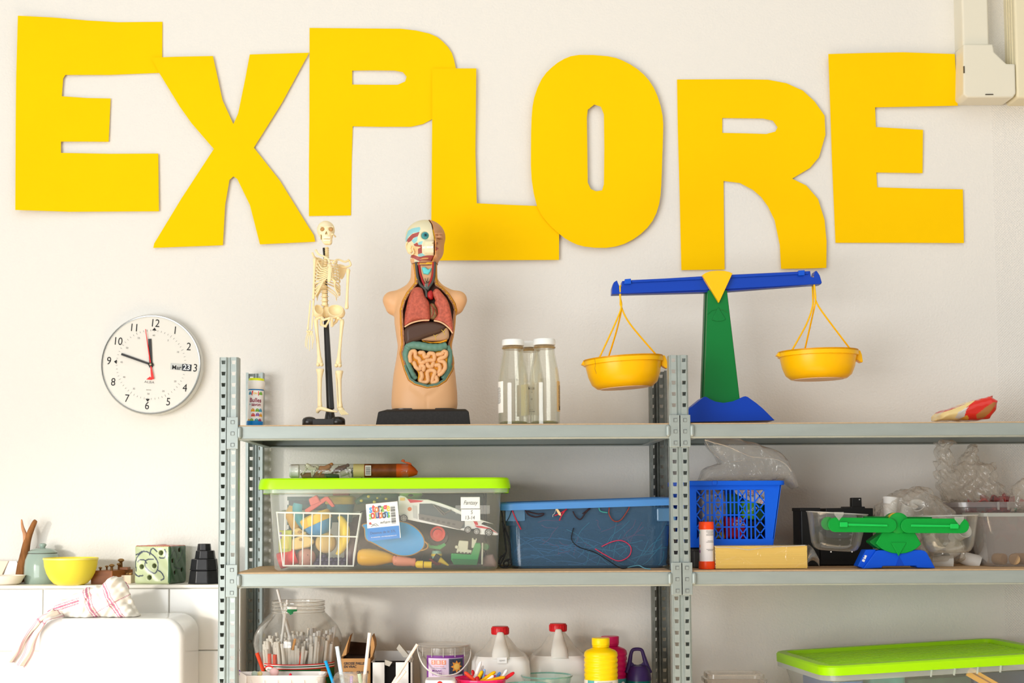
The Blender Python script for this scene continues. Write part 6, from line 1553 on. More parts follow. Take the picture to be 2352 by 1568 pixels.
for (xa, xb) in ((wx0, xs_[0]), (xs_[2], xs_[3]), (xs_[7], xs_[8]), (xs_[10], wx1)):
    for j in range(4):
        z0 = wz1 - (wz1 - wz0) * (j + 1) / 4; z1 = wz1 - (wz1 - wz0) * j / 4
        d = B()
        for (p, q) in (((xa, z0), (xb, z1)), ((xa, z1), (xb, z0))):
            L2 = math.hypot(q[0] - p[0], q[1] - p[1]); nx, nz = -(q[1] - p[1]) / L2 * .0015, (q[0] - p[0]) / L2 * .0015
            d.prism([(p[0] + nx, p[1] + nz), (p[0] - nx, p[1] - nz), (q[0] - nx, q[1] - nz), (q[0] + nx, q[1] + nz)], .0004, .0028)
        bk.part('lattice_cross', d, M_BB, smooth=0)
for nm, sg in (('side_wall', 0), ('side_wall', 1)):
    vs = [(side_x(0)[sg], 0, 0), (side_x(0)[sg], BD, 0), (side_x(zt_)[sg], BD, zt_), (side_x(zt_)[sg], 0, zt_)]
    bk.part(nm, B().add(vs, [(0, 1, 2, 3)]), M_BB, smooth=0, solid=.003)
vs = [(side_x(0)[0], BD, 0), (side_x(0)[1], BD, 0), (side_x(zt_)[1], BD, zt_), (side_x(zt_)[0], BD, zt_)]
bk.part('back_wall', B().add(vs, [(0, 1, 2, 3)]), M_BB, smooth=0, solid=.003)
bk.part('floor_panel', B().add([(side_x(0)[0], 0, .002), (side_x(0)[1], 0, .002), (side_x(0)[1], BD, .002), (side_x(0)[0], BD, .002)], [(0, 1, 2, 3)]), M_BB, smooth=0, solid=.003)
bk.part('foot_band', B().prism(strip(0, .020), -.002, .001), M_BB, smooth=0, bevel=.001)
w_ = side_x(zt_); ring_o = rring(w_[1] - w_[0] + .024, BD + .024, .02, 5); rb = B(); cxr = (w_[0] + w_[1]) / 2
rim_ = []
for (o_, z) in ((0, zt_ - .002), (.004, zt_ - .006), (.004, zt_ + .004), (-.003, zt_ + .005), (-.010, zt_ + .004), (-.010, zt_ - .002)):
    rim_.append([(cxr + x, BD / 2 + y, z) for x, y in rring(w_[1] - w_[0] + .010 + 2 * o_, BD + .010 + 2 * o_, .016, 5)])
k = len(rim_[0]); rb.add([q for l in rim_ for q in l], [(l * k + i, l * k + (i + 1) % k, ((l + 1) % 6) * k + (i + 1) % k, ((l + 1) % 6) * k + i) for l in range(6) for i in range(k)])
bk.part('rim', rb, M_BB, smooth=40)
q = bk.v(1640, 1108); bk.part('rim_joint', B().box((q.x, -.008, zt_ + .0), (.012, .008, .010)), M_BB, smooth=0, bevel=.002)
# packets inside
def packet(name, label, pts, Y, y0, y1, r, m, cat='packet', amp=.0012):
    t = T(name, label, cat, *pts[0], Y)
    sobj('film', pillow(t, pts, y0, y1, r, h=.0022, amp=amp, freq=130), m, t.o); return t
packet('grey_bag', 'crumpled silver grey plastic bag in the left of the blue basket', [d4(*p) for p in ((150, 1000), (150, 720), (200, 650), (430, 650), (440, 900), (400, 1000))], .15, -.012, .03, .016, mat('bag_silver', (176, 174, 176), rough=.25, metal=.3, bump=.8, bscale=40), 'bag', .003)
packet('green_packet', 'dark green packet in the middle of the blue basket', [d4(*p) for p in ((450, 900), (460, 690), (580, 680), (590, 900))], .15, -.008, .02, .01, mat('packet_dkgreen', (36, 96, 62), rough=.35))
t = packet('lime_packet', 'lime green packet with pale script in the blue basket', [d4(*p) for p in ((590, 950), (600, 760), (720, 740), (740, 800), (730, 950))], .143, -.006, .02, .008, mat('packet_lime', (104, 178, 36), rough=.35))
q = t.v(*d4(690, 850)); t.part('print', shifted(rot2(text_b('Jardin', .012, shear=.3), .3), (q.x, -.0075, q.z)), _mats['print_white'], smooth=0)
t = packet('red_packet', 'crimson packet with white lettering low in the blue basket', [d4(*p) for p in ((420, 1150), (420, 930), (600, 925), (640, 950), (630, 1150))], .140, -.006, .02, .007, mat('packet_crimson', (190, 20, 56), rough=.35))
for (tx, x, y, sz) in (('MAXI', 565, 970, .008), ('PUNCH', 560, 1005, .010), ('200', 560, 1045, .006)): q = t.v(*d4(x, y)); t.part('print', shifted(text_b(tx, sz, bold=True, sx=.8), (q.x, -.0075, q.z)), _mats['print_white'], smooth=0)
t = packet('seed_packet', 'yellow and red patterned packet behind the orange-capped tube', [d4(*p) for p in ((325, 1155), (330, 960), (415, 960), (425, 1155))], .138, -.003, .02, .005, mat('packet_mixed', (206, 176, 60), rough=.4, noise=.6, nscale=60))
q = t.v(*d4(370, 1060)); t.part('print', B().ball((q.x, -.0045, q.z), (.007, .001, .006), 12, 6), mat('packet_redspot', (190, 40, 50)))
packet('black_pouch', 'black pouch in the lower right of the blue basket', [d4(*p) for p in ((640, 1160), (640, 950), (830, 950), (835, 1080), (800, 1160))], .150, -.006, .02, .008, mat('pouch_black', (24, 24, 26), rough=.5))
packet('green_cloth_packet', 'deep green packet at the right edge of the blue basket', [d4(*p) for p in ((740, 950), (740, 780), (835, 760), (835, 990))], .150, -.006, .02, .008, mat('packet_pine', (28, 84, 46), rough=.5))
t = T('printed_card', 'white printed card with red and black writing in the blue basket', 'card', *d4(700, 790), .138)
t.part('card', B().prism(t.xz([d4(*p) for p in ((520, 650), (835, 650), (840, 800), (700, 770), (640, 740), (540, 690))]), -.0006, .0006), mat('card_white', (226, 220, 214), rough=.6), smooth=0)
for (tx, x, y, sz, m_) in (('DO', 690, 670, .010, M_RED), ('spé', 690, 700, .012, M_INK), ('M', 755, 675, .010, M_RED), ('elu', 800, 720, .012, M_INK), ('22', 805, 770, .010, M_RED)):
    q = t.v(*d4(x, y)); t.part('print', shifted(rot2(text_b(tx, sz), -.2), (q.x, -.0012, q.z)), m_, smooth=0)
# clear bag lying over the basket
def film(name, label, pts, Y, y0, y1, r, amp=.004, freq=70, h=.0028, m=None, k=2.0, group=None):
    t = T(name, label, 'plastic bag', *pts[0], Y, None, group)
    q = t.xz(pts); xs = [p[0] for p in q]; zz = [p[1] for p in q]
    g = G((min(xs) - .008, y0 - .008, min(zz) - .008), (max(xs) + .008, y1 + .008, max(zz) + .008), h)
    f = g.ext(q, y0, y1, r)
    fz = shelf_under(t)
    f = f + amp * np.sin(g.x * freq + k * np.sin(g.z * freq * .7) + 1.3 * np.sin(g.y * freq)) * np.sin(g.z * freq * .9 + k * np.sin(g.x * freq * .5)) + amp * .6 * np.abs(np.sin(g.x * freq * 1.7 + g.z * freq * 1.3 + g.y * 60))
    f = np.maximum(f, fz - g.z)
    sobj('film', g.mesh(f), m or M_FILM, t.o, smooth=180); return t
M_FILMG = clear('grey_film', 'faf8f4', base=.13, edge=.5, body='eeeae2', rough=.1, bump=.7, bscale=40, spec=1.0)
t = film('zip_bag', 'clear zip bag flopped over the top of the blue basket', [d4(*p) for p in ((140, 575), (200, 450), (250, 405), (360, 370), (300, 280), (240, 190), (215, 128), (300, 118), (400, 108), (540, 108), (660, 140), (780, 175), (900, 220), (980, 260), (1080, 340), (1130, 440), (1160, 560), (1182, 628), (1130, 640), (1085, 600), (1040, 545), (900, 560))], .20, -.03, .05, .022, amp=.0025, freq=55, m=M_FILM)
M_ZIP = clear('zip_ridge', 'f6f6f4', base=.35, edge=.4, body='f0eee8', rough=.1, spec=1.0)
t.part('zip', B().tube(smooth_path([t.v(*d4(*p), -.034) for p in ((218, 130), (300, 160), (420, 190), (520, 230), (620, 280), (720, 312), (850, 320), (950, 335), (1050, 385), (1110, 460))], 4), .0016, 6), M_ZIP)
t.part('fold', B().tube(smooth_path([t.v(*d4(*p), -.033) for p in ((218, 130), (280, 240), (350, 310), (400, 350), (480, 365), (600, 345))], 4), .0010, 6), M_ZIP)
# tube with orange caps
t = T('bubble_tube', 'white tube with bright orange-red caps in front of the blue basket', 'bottle', 1623.5, 1307, .07, Z_MID)
s = t.s; M_OC = mat('cap_orange', (246, 74, 20), rough=.35)
t.part('body', B().lathe([(16.4 * s, 17 * s), (16.4 * s, 92 * s), (0, 92 * s)], 40), mat('tube_cream', (240, 234, 232), rough=.4))
t.part('foot', B().lathe([(0, 0), (18 * s, 0), (18.6 * s, 2 * s), (18 * s, 17.5 * s), (0, 18 * s)], 40), M_OC)
t.part('cap', B().lathe([(16.8 * s, 90 * s), (17.3 * s, 91 * s), (17 * s, 94 * s), (17.4 * s, 97 * s), (17 * s, 99 * s), (17 * s, 106 * s), (16 * s, 107.5 * s), (0, 107.5 * s)], 40), M_OC)
b = B()
for i in range(9): q = shifted(patch((20 - 6 * (i % 3 == 2)) * s, .9 * s, 5), (3 * s, 0, (87 - i * 2.6 - (10 if i > 4 else 0) - (14 if i > 6 else 0)) * s)); b.add(q.v, q.f)
t.part('print', wrap(shifted(b, (0, -.0006, 0)), 16.4 * s, .25), M_GREY, smooth=0)
for (z, c) in ((84, 'tube_tealdot'), (52, 'tube_orangedot'), (40, 'tube_violetdot')):
    t.part('print', wrap(shifted(patch(4 * s, 6 * s, 2), (0, -.0006, z * s)), 16.4 * s, -1.25), mat(c, {'tube_tealdot': (70, 190, 190), 'tube_orangedot': (240, 120, 60), 'tube_violetdot': (150, 60, 150)}[c]), smooth=0)
# pack of yellow paper in film
t = T('paper_pack', 'film-wrapped pack of yellow paper lying at the front of the shelf', 'paper pack', 1748, 1306, .055, Z_MID)
s = t.s; a, c = t.v(1642, 1254), t.v(1855, 1250); n_ = 46; zt_ = a.z - .001
b = B()
for i in range(n_): b.box(((a.x + c.x) / 2 + rw.uniform(-.0006, .0006), .034 + rw.uniform(-.0006, .0006), zt_ * (i + .5) / n_ + .0008), (c.x - a.x - .003, .066, zt_ / n_ * .975))
t.part('sheets', b, mat('yellow_sheets', (240, 204, 104), rough=.65), smooth=0)
b = B().box(((a.x + c.x) / 2, .034, (zt_ + .001) / 2 + .0016), (c.x - a.x + .001, .069, zt_ + .002))
M_WRAP = clear('wrap_film', 'fdfcf8', base=.03, edge=.3, body='f2ecd8', rough=.06, bump=.7, bscale=25, spec=1.0)
t.part('wrap', b, M_WRAP, smooth=0, bevel=.002)
t.part('wrap_flap', B().grid(lambda u, v: tuple(t.v(1856 + 26 * u, 1250 + 8 * u + v * (40 * (1 - .9 * u) + 2) + 36 * u * u * (1 if v > .5 else .75), .0 + .03 * math.sin(4 * u + 5 * v))), 10, 8), M_FILMG, smooth=180)
t.part('wrap_crease', B().tube(smooth_path([t.v(1645, 1256, -.002), t.v(1690, 1258, -.003), t.v(1720, 1262, -.003), t.v(1755, 1257, -.003), t.v(1850, 1252, -.002)], 5), .0012, 5), M_ZIP)
# black devices
M_BK = mat('device_black', (24, 23, 23), rough=.45)
t = T('file_box', 'black plastic file box left of the small green scale', 'box', 1860, 1295, .22, Z_MID)
a, c = t.v(1838, 1166), t.v(1881, 1166); b = B().box(((a.x + c.x) / 2, .04, a.z / 2), (c.x - a.x, .09, a.z))
t.part('case', b, M_BK, smooth=0, bevel=.003); t.part('lid_edge', B().box(((a.x + c.x) / 2, .04, a.z - .004), (c.x - a.x + .003, .093, .008)), M_BK, smooth=0, bevel=.001)
t.part('cord', B().tube(smooth_path([t.v(1850, 1200, -.003), t.v(1844, 1240, -.003), t.v(1852, 1290, -.003)], 5), .001, 5), M_CB)
t = T('black_device', 'black boxy plastic device with a raised lug behind the small scale', 'device', 1950, 1295, .22, Z_MID)
pts = [(1884, 1297), (1884, 1240), (1897, 1240), (1897, 1167), (1955, 1166), (1955, 1163), (1987, 1163), (1987, 1166.5), (2005.5, 1166.5), (2005.5, 1297)]
t.part('case', B().prism([(x, max(z, 0)) for x, z in t.xz(pts)], -.0, .10), M_BK, smooth=0, bevel=.0015)
t.part('lug', B().prism(t.xz([(1959, 1164), (1959, 1142.5), (1980, 1142.5), (1981, 1164)]), .005, .03), M_BK, smooth=0, bevel=.001)
q = t.v(1975, 1147); t.part('screw', shifted(disc_y(B().lathe([(0, .0035), (.0016, .0035), (.0016, .006)], 10)), (q.x, 0, q.z)), _mats['hub_silver'])
t.part('panel_line', B().box(((t.v(1930, 1230)).x, -.0012, t.v(1930, 1230).z), (.07, .002, .05)), mat('device_dark', (34, 33, 33), rough=.6), smooth=0, bevel=.001)

# --- small green scale with clear pans
M_SG = mat('small_green', (0, 150, 52), rough=.38); M_SGd = mat('small_green_deep', (0, 116, 42), rough=.4); M_SB = mat('small_blue', (0, 82, 214), rough=.38)
gs = T('balance_scale', 'small green balance scale with a blue foot and clear plastic pans', 'scale', 2062, 1306, .045, Z_MID)
def gq(pts, d=0): return gs.xz([d5(*p) for p in pts], d)
gs.part('foot', B().prism([(x, max(z, 0)) for x, z in gq([(690, 926), (822, 742), (850, 735), (1290, 733), (1330, 745), (1350, 765), (1435, 922), (1250, 917), (1237, 897), (890, 900), (880, 918)])], 0, .055), M_SB, smooth=20, bevel=.0015)
gs.part('foot_flank', B().prism([(x, max(z, 0)) for x, z in gq([(645, 902), (728, 732), (830, 728), (830, 745), (700, 926)])], .010, .05), M_SB, smooth=20, bevel=.001)
gs.part('foot_notch', B().prism(gq([(1025, 895), (1060, 800), (1112, 895)], -.001), -.001, .0), mat('small_blue_deep', (0, 68, 190), rough=.4), smooth=0)
q = gs.v(*d5(710, 825)); gs.part('print', shifted(rot2(patch(.0055, .006, 1, (-.0045, 0)), 1.15), (q.x, .009, q.z)), _mats['print_white'], smooth=0)
gs.part('print', shifted(rot2(B().prism([(.000, -.003), (.009, -.003), (.009, .001), (.006, .003), (.004, .0005), (.002, .003), (.000, .003)], -.0001, .0001), 1.15), (q.x, .009, q.z)), _mats['print_white'], smooth=0)
fan = [(885, 550), (820, 665), (870, 712), (920, 742), (985, 764), (1060, 772), (1130, 765), (1190, 746), (1245, 715), (1290, 672), (1225, 555)]
gs.part('body_fan', B().prism(gq(fan, -.004), -.004, .045), M_SG, smooth=20, bevel=.0012)
gs.part('body_side', B().prism(gq([(870, 560), (760, 640), (765, 660), (850, 722), (880, 715)], .005), .005, .042), M_SGd, smooth=0, bevel=.001)
q = gs.v(*d5(1048, 455)); rr_ = 108 / 4.506 * gs.s
gs.part('hub', shifted(disc_y(B().lathe([(0, -.007), (rr_ * .9, -.007), (rr_, -.005), (rr_, .04), (0, .04)], 40)), (q.x, 0, q.z)), M_SG)
gs.part('hub_web', B().prism(gq([(930, 420), (1165, 420), (1225, 560), (885, 560)], -.003), -.003, .04), M_SG, smooth=0)
st = [(q.x + rr_ * 1.02 * math.cos(a) * rad_, q.z + rr_ * 1.02 * math.sin(a) * rad_) for rad_, rng_ in ((1.0, np.linspace(R(105), R(158), 8)), (.88, np.linspace(R(158), R(105), 8))) for a in rng_]
gs.part('yellow_stripe', B().prism(st, -.002, .016), mat('small_yellow', (246, 186, 20), rough=.4), smooth=20)
gs.part('pointer', B().prism(gq([(975, 655), (1137, 655), (1055, 798)], -.0065), -.0065, -.0035), M_SG, smooth=0, bevel=.0008)
def capsule(x0, y0, x1, y1, r, n=10):
    a = math.atan2(y1 - y0, x1 - x0); o = []
    for (cx, cy, a0) in ((x0, y0, a + pi / 2), (x1, y1, a - pi / 2)): o += [(cx + r * math.cos(a0 + pi * i / n), cy + r * math.sin(a0 + pi * i / n)) for i in range(n + 1)]
    return o
for (x0, y0, x1, y1, sl) in ((402, 472, 960, 478, 'l'), (1155, 482, 1710, 484, 'r')):
    arm = gs.part('arm', B().prism(gq(capsule(x0, y0, x1, y1, 76), -.014), -.014, -.007), M_SG, smooth=20, bevel=.0010)
    obj('rail', B().prism(gq([(x0 + 130 if sl == 'l' else x0 + 30, y0 - 14), (x1 - 20 if sl == 'l' else x1 - 110, y1 - 8), (x1 - 20 if sl == 'l' else x1 - 110, y1 + 12), (x0 + 130 if sl == 'l' else x0 + 30, y0 + 10)], -.0175), -.0175, -.0135), mat('rail_green', (20, 190, 80), rough=.35), arm, smooth=0, bevel=.0006)
    xs0 = 448 if sl == 'l' else 1592
    obj('slider', B().prism(gq([(xs0, 445), (xs0 + 78, 445), (xs0 + 84, 470), (xs0 + 78, 495), (xs0, 495)] if sl == 'l' else [(xs0, 462), (xs0 + 82, 462), (xs0 + 88, 488), (xs0 + 82, 512), (xs0, 512)], -.02), -.020, -.014), _mats['rail_green'], arm, smooth=0, bevel=.001)
gs.part('arm_back', B().prism(gq([(700, 385), (1400, 392), (1400, 420), (700, 415)], .0), .0, .012), M_SGd, smooth=0)
M_PAN = clear('pan_clear', 'fdfdfb', base=.015, edge=.38, body='dedcd4', rough=.06, spec=1.0)
for (out, nm, pxr) in (([(150, 330), (770, 378), (640, 745), (240, 690)], 'l', 0), ([(1305, 385), (1925, 372), (1800, 762), (1470, 740)], 'r', 0)):
    L0, R0 = (150, 770) if nm == 'l' else (1305, 1925); ty = 352 if nm == 'l' else 378; by = 748 if nm == 'l' else 766
    c = gs.v(*d5((L0 + R0) / 2, ty)); w = (R0 - L0) / 2 / 4.506 * gs.s; h = c.z - gs.v(*d5((L0 + R0) / 2, by)).z
    b = B().shell([(w * .50, -h), (w * .62, -h * .985), (w * .72, -h * .93), (w * .80, -h * .80), (w * .87, -h * .5), (w * .93, -h * .2), (w * .98, -.002), (w * 1.0, 0)], .0018, 40, sy=.62, sq=1.2)
    b.xform(Matrix.Translation((c.x, w * .62 - .004, c.z)) @ Matrix.Rotation(R(3.5 if nm == 'l' else -1), 4, 'Y'))
    pn = gs.part('pan', b, M_PAN, smooth=50)
    tx = 385 if nm == 'l' else 1630; tyy = 340 if nm == 'l' else 388
    obj('pan_tab', B().prism(gq([(tx, tyy), (tx + 100, tyy), (tx + 98, tyy + 30), (tx + 52, tyy + 88), (tx + 5, tyy + 30)], -.016), -.017, -.0155), clear('tab_clear', 'f4f6f0', base=.15, edge=.3, body='ffffff', rough=.08, spec=1.0), pn, smooth=0)
    ri = B().lathe([(w * 1.0, -.0012), (w * 1.015, 0), (w * 1.0, .0012)], 40, sy=.62, sq=1.2, cap=False).xform(Matrix.Translation((c.x, w * .62 - .004, c.z)) @ Matrix.Rotation(R(3.5 if nm == 'l' else -1), 4, 'Y'))
    obj('pan_rim', ri, M_ZIP, pn)
    ft = B()
    for dx in (-.35, .35): ft.ball((c.x + dx * w, .004, c.z - h - .001), .002, 8, 6)
    obj('pan_foot', ft, M_ZIP, pn)
    if nm == 'l':
        for i in range(4):
            for dx in (0, .36): obj('print', shifted(text_b(str(200 - i * 50), .0038), (c.x + (dx - .08) * w, -.0035, c.z - h * (.42 + .14 * i))), M_GREY, pn, smooth=0)
q = gs.v(*d5(345, 460)); gs.part('end_disc', shifted(disc_y(B().lathe([(0, .02), (.0155, .02), (.0155, .024), (0, .024)], 28)), (q.x, 0, q.z)), M_SG)

# --- white cups and bags behind the scale
M_CUP = mat('cup_white', (232, 229, 224), rough=.45)
def cup(label, px, py, Y, tx, ty, sc=1.0, group='white plastic cups in the clear bag'):
    t = T('plastic_cup', label, 'cup', px, py, Y, None, group)
    b = B().shell([(.014 * sc, 0), (.0165 * sc, .02 * sc), (.019 * sc, .044 * sc), (.0202 * sc, .046 * sc), (.0202 * sc, .048 * sc)], .001, 28)
    t.part('wall', b.xform(Matrix.Rotation(R(tx), 4, 'Y') @ Matrix.Rotation(R(ty), 4, 'X')), M_CUP, smooth=40)
    return t
cup('topmost white cup leaning out above the green hub', 2043, 1187, .18, 8, -6, .98)
for i, (x, y, a, e, lb) in enumerate([(2076, 1200, 14, 20, 'white cup in the bag just right of the topmost cup'), (2108, 1192, -20, 40, 'white cup in the bag above the right scale arm'), (2118, 1268, 70, 20, 'white cup lying under the right scale arm'), (2140, 1290, 95, 10, 'white cup lying on the shelf right of the blue foot'),
        (2172, 1276, 60, -30, 'white cup behind the left part of the right pan'), (2205, 1278, 110, 15, 'white cup lowest behind the right pan'), (2190, 1235, 30, 60, 'white cup seen through the right pan'), (2130, 1235, 150, 30, 'upturned white cup behind the right scale arm')]):
    cup(lb, x, y, .19 + .012 * (i % 3), a, e)
film('cup_bag', 'crumpled clear bag of white cups behind the small scale', [d5(*p) for p in ((830, 880), (830, 400), (880, 250), (960, 180), (1100, 120), (1240, 80), (1360, 95), (1450, 180), (1500, 260), (1620, 330), (1660, 500), (1750, 700), (1740, 820), (1650, 870), (1400, 885))], .19, -.035, .07, .03, amp=.005, freq=80, m=M_FILMG)
# red tub with a bag
M_TUB = clear('tub_clear', 'f0eeee', base=.14, edge=.4, body='d2cccc', rough=.15, spec=.8)
tb_ = T('oval_tub', 'oval clear tub of red wrappers behind the clear box at the right', 'tub', 2292, 1296, .335, Z_MID)
s = tb_.s; hz = tb_.v(2292, 1164).z; ht = tb_.v(2292, 1153).z
tb_.part('tub_wall', B().shell([(100 * s, 0), (106 * s, .004), (116 * s, hz), (116 * s, ht - .004)], .0016, 48, sy=.45), M_TUB, smooth=40)
tb_.part('tub_rim', B().lathe([(116 * s, hz - .002), (122 * s, hz), (122 * s, ht), (117 * s, ht + .001)], 56, cap=False, sy=.45), clear('rim_clear', 'e8e6e6', base=.4, edge=.4, body='d6d0d0', rough=.15, spec=.8), smooth=40)
for x in (2273, 2295): q = tb_.v(x, 1165); tb_.part('rim_rib', B().box((q.x, -.45 * math.sqrt(max(0, (122 * s) ** 2 - q.x ** 2)) - .001, (hz + ht) / 2 - .003), (.005, .003, ht - hz + .008)), M_ZIP, smooth=0)
q = tb_.v(2312, 1170); tb_.part('teal_dot', B().ball((q.x, -54 * s, q.z), (.005, .002, .004), 10, 6), mat('dot_teal', (30, 150, 120)))
rb = random.Random(11)
for i in range(26):
    a = rb.uniform(0, 2 * pi); r_ = rb.uniform(0, 78 * s); z = rb.uniform(.08, ht + .004) if i < 20 else rb.uniform(.07, .1)
    t = T('sweet_wrapper', 'shiny red wrapper in the oval clear tub', 'wrapper', 2292, 1200, .335, None, 'red wrappers in the oval tub')
    t.o.location = tb_.b + Vector((r_ * math.cos(a), r_ * math.sin(a) * .35 - 6 * s, z))
    t.part('foil', B().grid(lambda u, v: ((u - .5) * .05, (v - .5) * .035 + .004 * math.sin(9 * u + i), .008 * math.sin(7 * u + 2 * i) + .006 * math.cos(8 * v + i)), 7, 6).xform(Matrix.Rotation(rb.uniform(0, 6), 4, 'Z') @ Matrix.Rotation(rb.uniform(-1.2, 1.2), 4, 'X')), mat('foil_red%d' % (i % 3), ((196, 44, 36), (168, 36, 44), (206, 78, 56))[i % 3], rough=.3), smooth=180, solid=.0006)
t = T('dark_packet', 'dark packet low in the oval tub', 'packet', 2262, 1290, .30, Z_MID + .004)
t.part('block', B().box((0, .03, .035), (.065, .03, .07)), mat('block_dark', (52, 48, 50), rough=.5), smooth=0, bevel=.004); q = t.v(2252, 1237); t.part('mark', B().tube([(q.x + .006 * math.cos(a), .008, q.z + .006 * math.sin(a)) for a in np.linspace(0, 6, 12)], .0008, 5), mat('mark_gold', (180, 150, 90)))
film('tub_bag', 'tall crumpled clear bag standing out of the oval tub', [d6(*p) for p in ((620, 1340), (560, 1240), (535, 1000), (540, 850), (512, 720), (530, 620), (600, 612), (690, 620), (770, 640), (690, 672), (660, 690), (692, 830), (700, 960), (790, 835), (905, 745), (918, 660), (968, 672), (985, 800), (1010, 870), (1160, 885), (1200, 960), (1215, 1060), (1250, 1120), (1300, 1210), (1360, 1240), (1350, 1340))], .32, -.02, .045, .012, amp=.006, freq=95, m=M_FILMG)
# clear box at the right edge
cb_ = T('clear_bin', 'clear tapered plastic box with wooden corks at the right edge of the frame', 'box', 2345, 1297, .115, Z_MID)
M_BIN = clear('bin_clear', 'f4f2f0', base=.10, edge=.45, body='dcd8d4', rough=.08, spec=1.0)
a0, a1 = cb_.v(2283, 1296).x, cb_.v(2258, 1177).x; zt_ = cb_.v(2300, 1178).z; wb0, wb1 = .158, .210; c0 = a0 + wb0 / 2; c1 = a1 + wb1 / 2
b = B(); vs = []
for (w, d, r_, z, cx) in ((wb0 - .006, .10, .012, 0, c0), (wb0, .106, .014, .004, c0), (wb1, .146, .016, zt_, c1), (wb1 + .006, .152, .018, zt_ + .001, c1)):
    vs += [(cx + x, .07 + y, z) for x, y in rring(w, d, r_, 4)]
k = 20; b.add(vs, [(l * k + i, l * k + (i + 1) % k, (l + 1) * k + (i + 1) % k, (l + 1) * k + i) for l in range(3) for i in range(k)] + [tuple(range(k - 1, -1, -1))])
cb_.part('bin_wall', b, M_BIN, smooth=40, solid=.0014)
cb_.part('bin_rim', B().rstack([(wb1 + .004, .150, .017, zt_ - .008), (wb1 + .010, .156, .019, zt_ - .008), (wb1 + .010, .156, .019, zt_)], 4, (c1, .07, 0), (False, False)), M_FROST2, smooth=0)
M_CORK = mat('cork_wood', (190, 156, 112), rough=.7, noise=.2, nscale=40)
for i, (x, y, z, rx, rz, lb) in enumerate(((.0, .05, .014, 90, 30, 'pale wooden cork nearest the left corner of the clear box'), (.030, .035, .014, 90, -20, 'pale wooden cork facing front in the clear box'), (.055, .06, .014, 90, 60, 'pale wooden cork lying deeper in the clear box'), (.085, .045, .014, 90, 10, 'pale wooden cork towards the right of the clear box'))):
    t = T('cork', lb, 'cork', 2345, 1296, .115, Z_MID + .003, 'wooden corks in the clear box'); t.o.location = cb_.b + Vector((a0 + .03 + x, y - .005, .003))
    t.part('plug', B().lathe([(0, -.014), (.0125, -.014), (.0135, -.012), (.0135, .012), (.0125, .014), (0, .014)], 20).xform(Matrix.Translation((0, 0, .0135)) @ Matrix.Rotation(R(rz), 4, 'Z') @ Matrix.Rotation(R(rx), 4, 'X')), M_CORK)
film('small_bag', 'clear crumpled bag above the clear box at the right edge', [d6(*p) for p in ((1360, 1440), (1380, 1300), (1430, 1130), (1490, 1050), (1620, 1030), (1760, 1100), (1800, 1440))], .235, -.02, .03, .014, amp=.004, freq=80, m=M_FILMG)
# ------------------------------------------------------------------ things on the lower shelf
def e1(x, y): return (490 + x / 6.03, 1330 + y / 6.03)
def e2(x, y): return (750 + x / 5.227, 1400 + y / 5.227)
def e3(x, y): return (1050 + x / 4.276, 1400 + y / 4.276)
def e4(x, y): return (1580 + x / 3.0466, 1400 + y / 3.0466)
M_JAR = clear('jar_plastic', 'fefefd', base=.01, edge=.28, body='e8e4dc', rough=.06, spec=1.0)
jr = T('plastic_jar', 'big clear round jar with a screw neck, full of paper straws', 'jar', 684, 1650, .255, Z_LOW)
s = jr.s
def jz(y): return jr.v(684, y).z
hb_ = jz(1516)
prof = [(74 * s, 0), (84 * s, .006), (88 * s, .02), (88 * s, hb_ - .004)] + [(r_ * s, jz(y)) for r_, y in ((93, 1508), (99, 1492), (101.5, 1474), (99, 1456), (90, 1437), (76, 1420), (63, 1407), (60.5, 1404), (60.5, 1399), (62, 1398), (62, 1394), (60, 1392), (60, 1386), (61.5, 1384), (60, 1379))]
jr.part('jar_wall', B().shell(prof, .0012, 56), M_JAR, smooth=60)
for y in (1404, 1397, 1388, 1380): z = jz(y); jr.part('thread_ring', B().tube([(61 * s * math.cos(a), 61 * s * math.sin(a), z) for a in np.linspace(0, 2 * pi, 41)[:-1]], .0009, 6, closed=True), clear('ring_clear', 'f6f4f0', base=.3, edge=.4, body='e4dfd6', rough=.1, spec=1.0))
r_ = 88.8 * s
def jw(w, h, x, z, m, name, dy=-.0006, par=None): return obj(name, wrap(shifted(patch(w * s, h, 16), (x * s, dy, z)), r_), m, par or jr.o, smooth=180)
zt_ = jz(1516); M_LGN = mat('jar_label_green', (38, 108, 58), rough=.45, noise=.3, nscale=10)
lb_ = jw(190, .115, 18, zt_ - .0575, M_LGN, 'jar_label')
for (h, dz, m_) in ((.0022, .001, M_RED), (.0022, .0035, mat('lid_w2', (244, 242, 238))), (.001, .006, M_INK), (.0026, .0085, mat('lid_w2', (244, 242, 238))), (.0022, .0112, M_RED)):
    jw(190, h, 18, zt_ - dz, m_, 'stripe', -.0010, lb_)
sw = B().prism([(-.018 + .015 * math.cos(a), .008 * math.sin(a)) for a in np.linspace(0, 6.1, 20)], -.0001, .0001); obj('swoosh', wrap(shifted(sw, (-42 * s, -.0014, zt_ - .011)), r_), M_RED, lb_, smooth=0)
sw = B().prism([(-.018 + .0125 * math.cos(a), .0055 * math.sin(a)) for a in np.linspace(0, 6.1, 20)], -.0001, .0001); obj('oval', wrap(shifted(sw, (-42 * s, -.0018, zt_ - .0125)), r_), _mats['lid_w2'], lb_, smooth=0)
obj('print', wrap(shifted(text_b('alium', .007, shear=.3), (-58 * s, -.0022, zt_ - .0135)), r_), M_GREY, lb_, smooth=0)
jw(24, .02, 76, zt_ - .024, mat('label_orange', (200, 112, 48)), 'picture', -.0010, lb_)
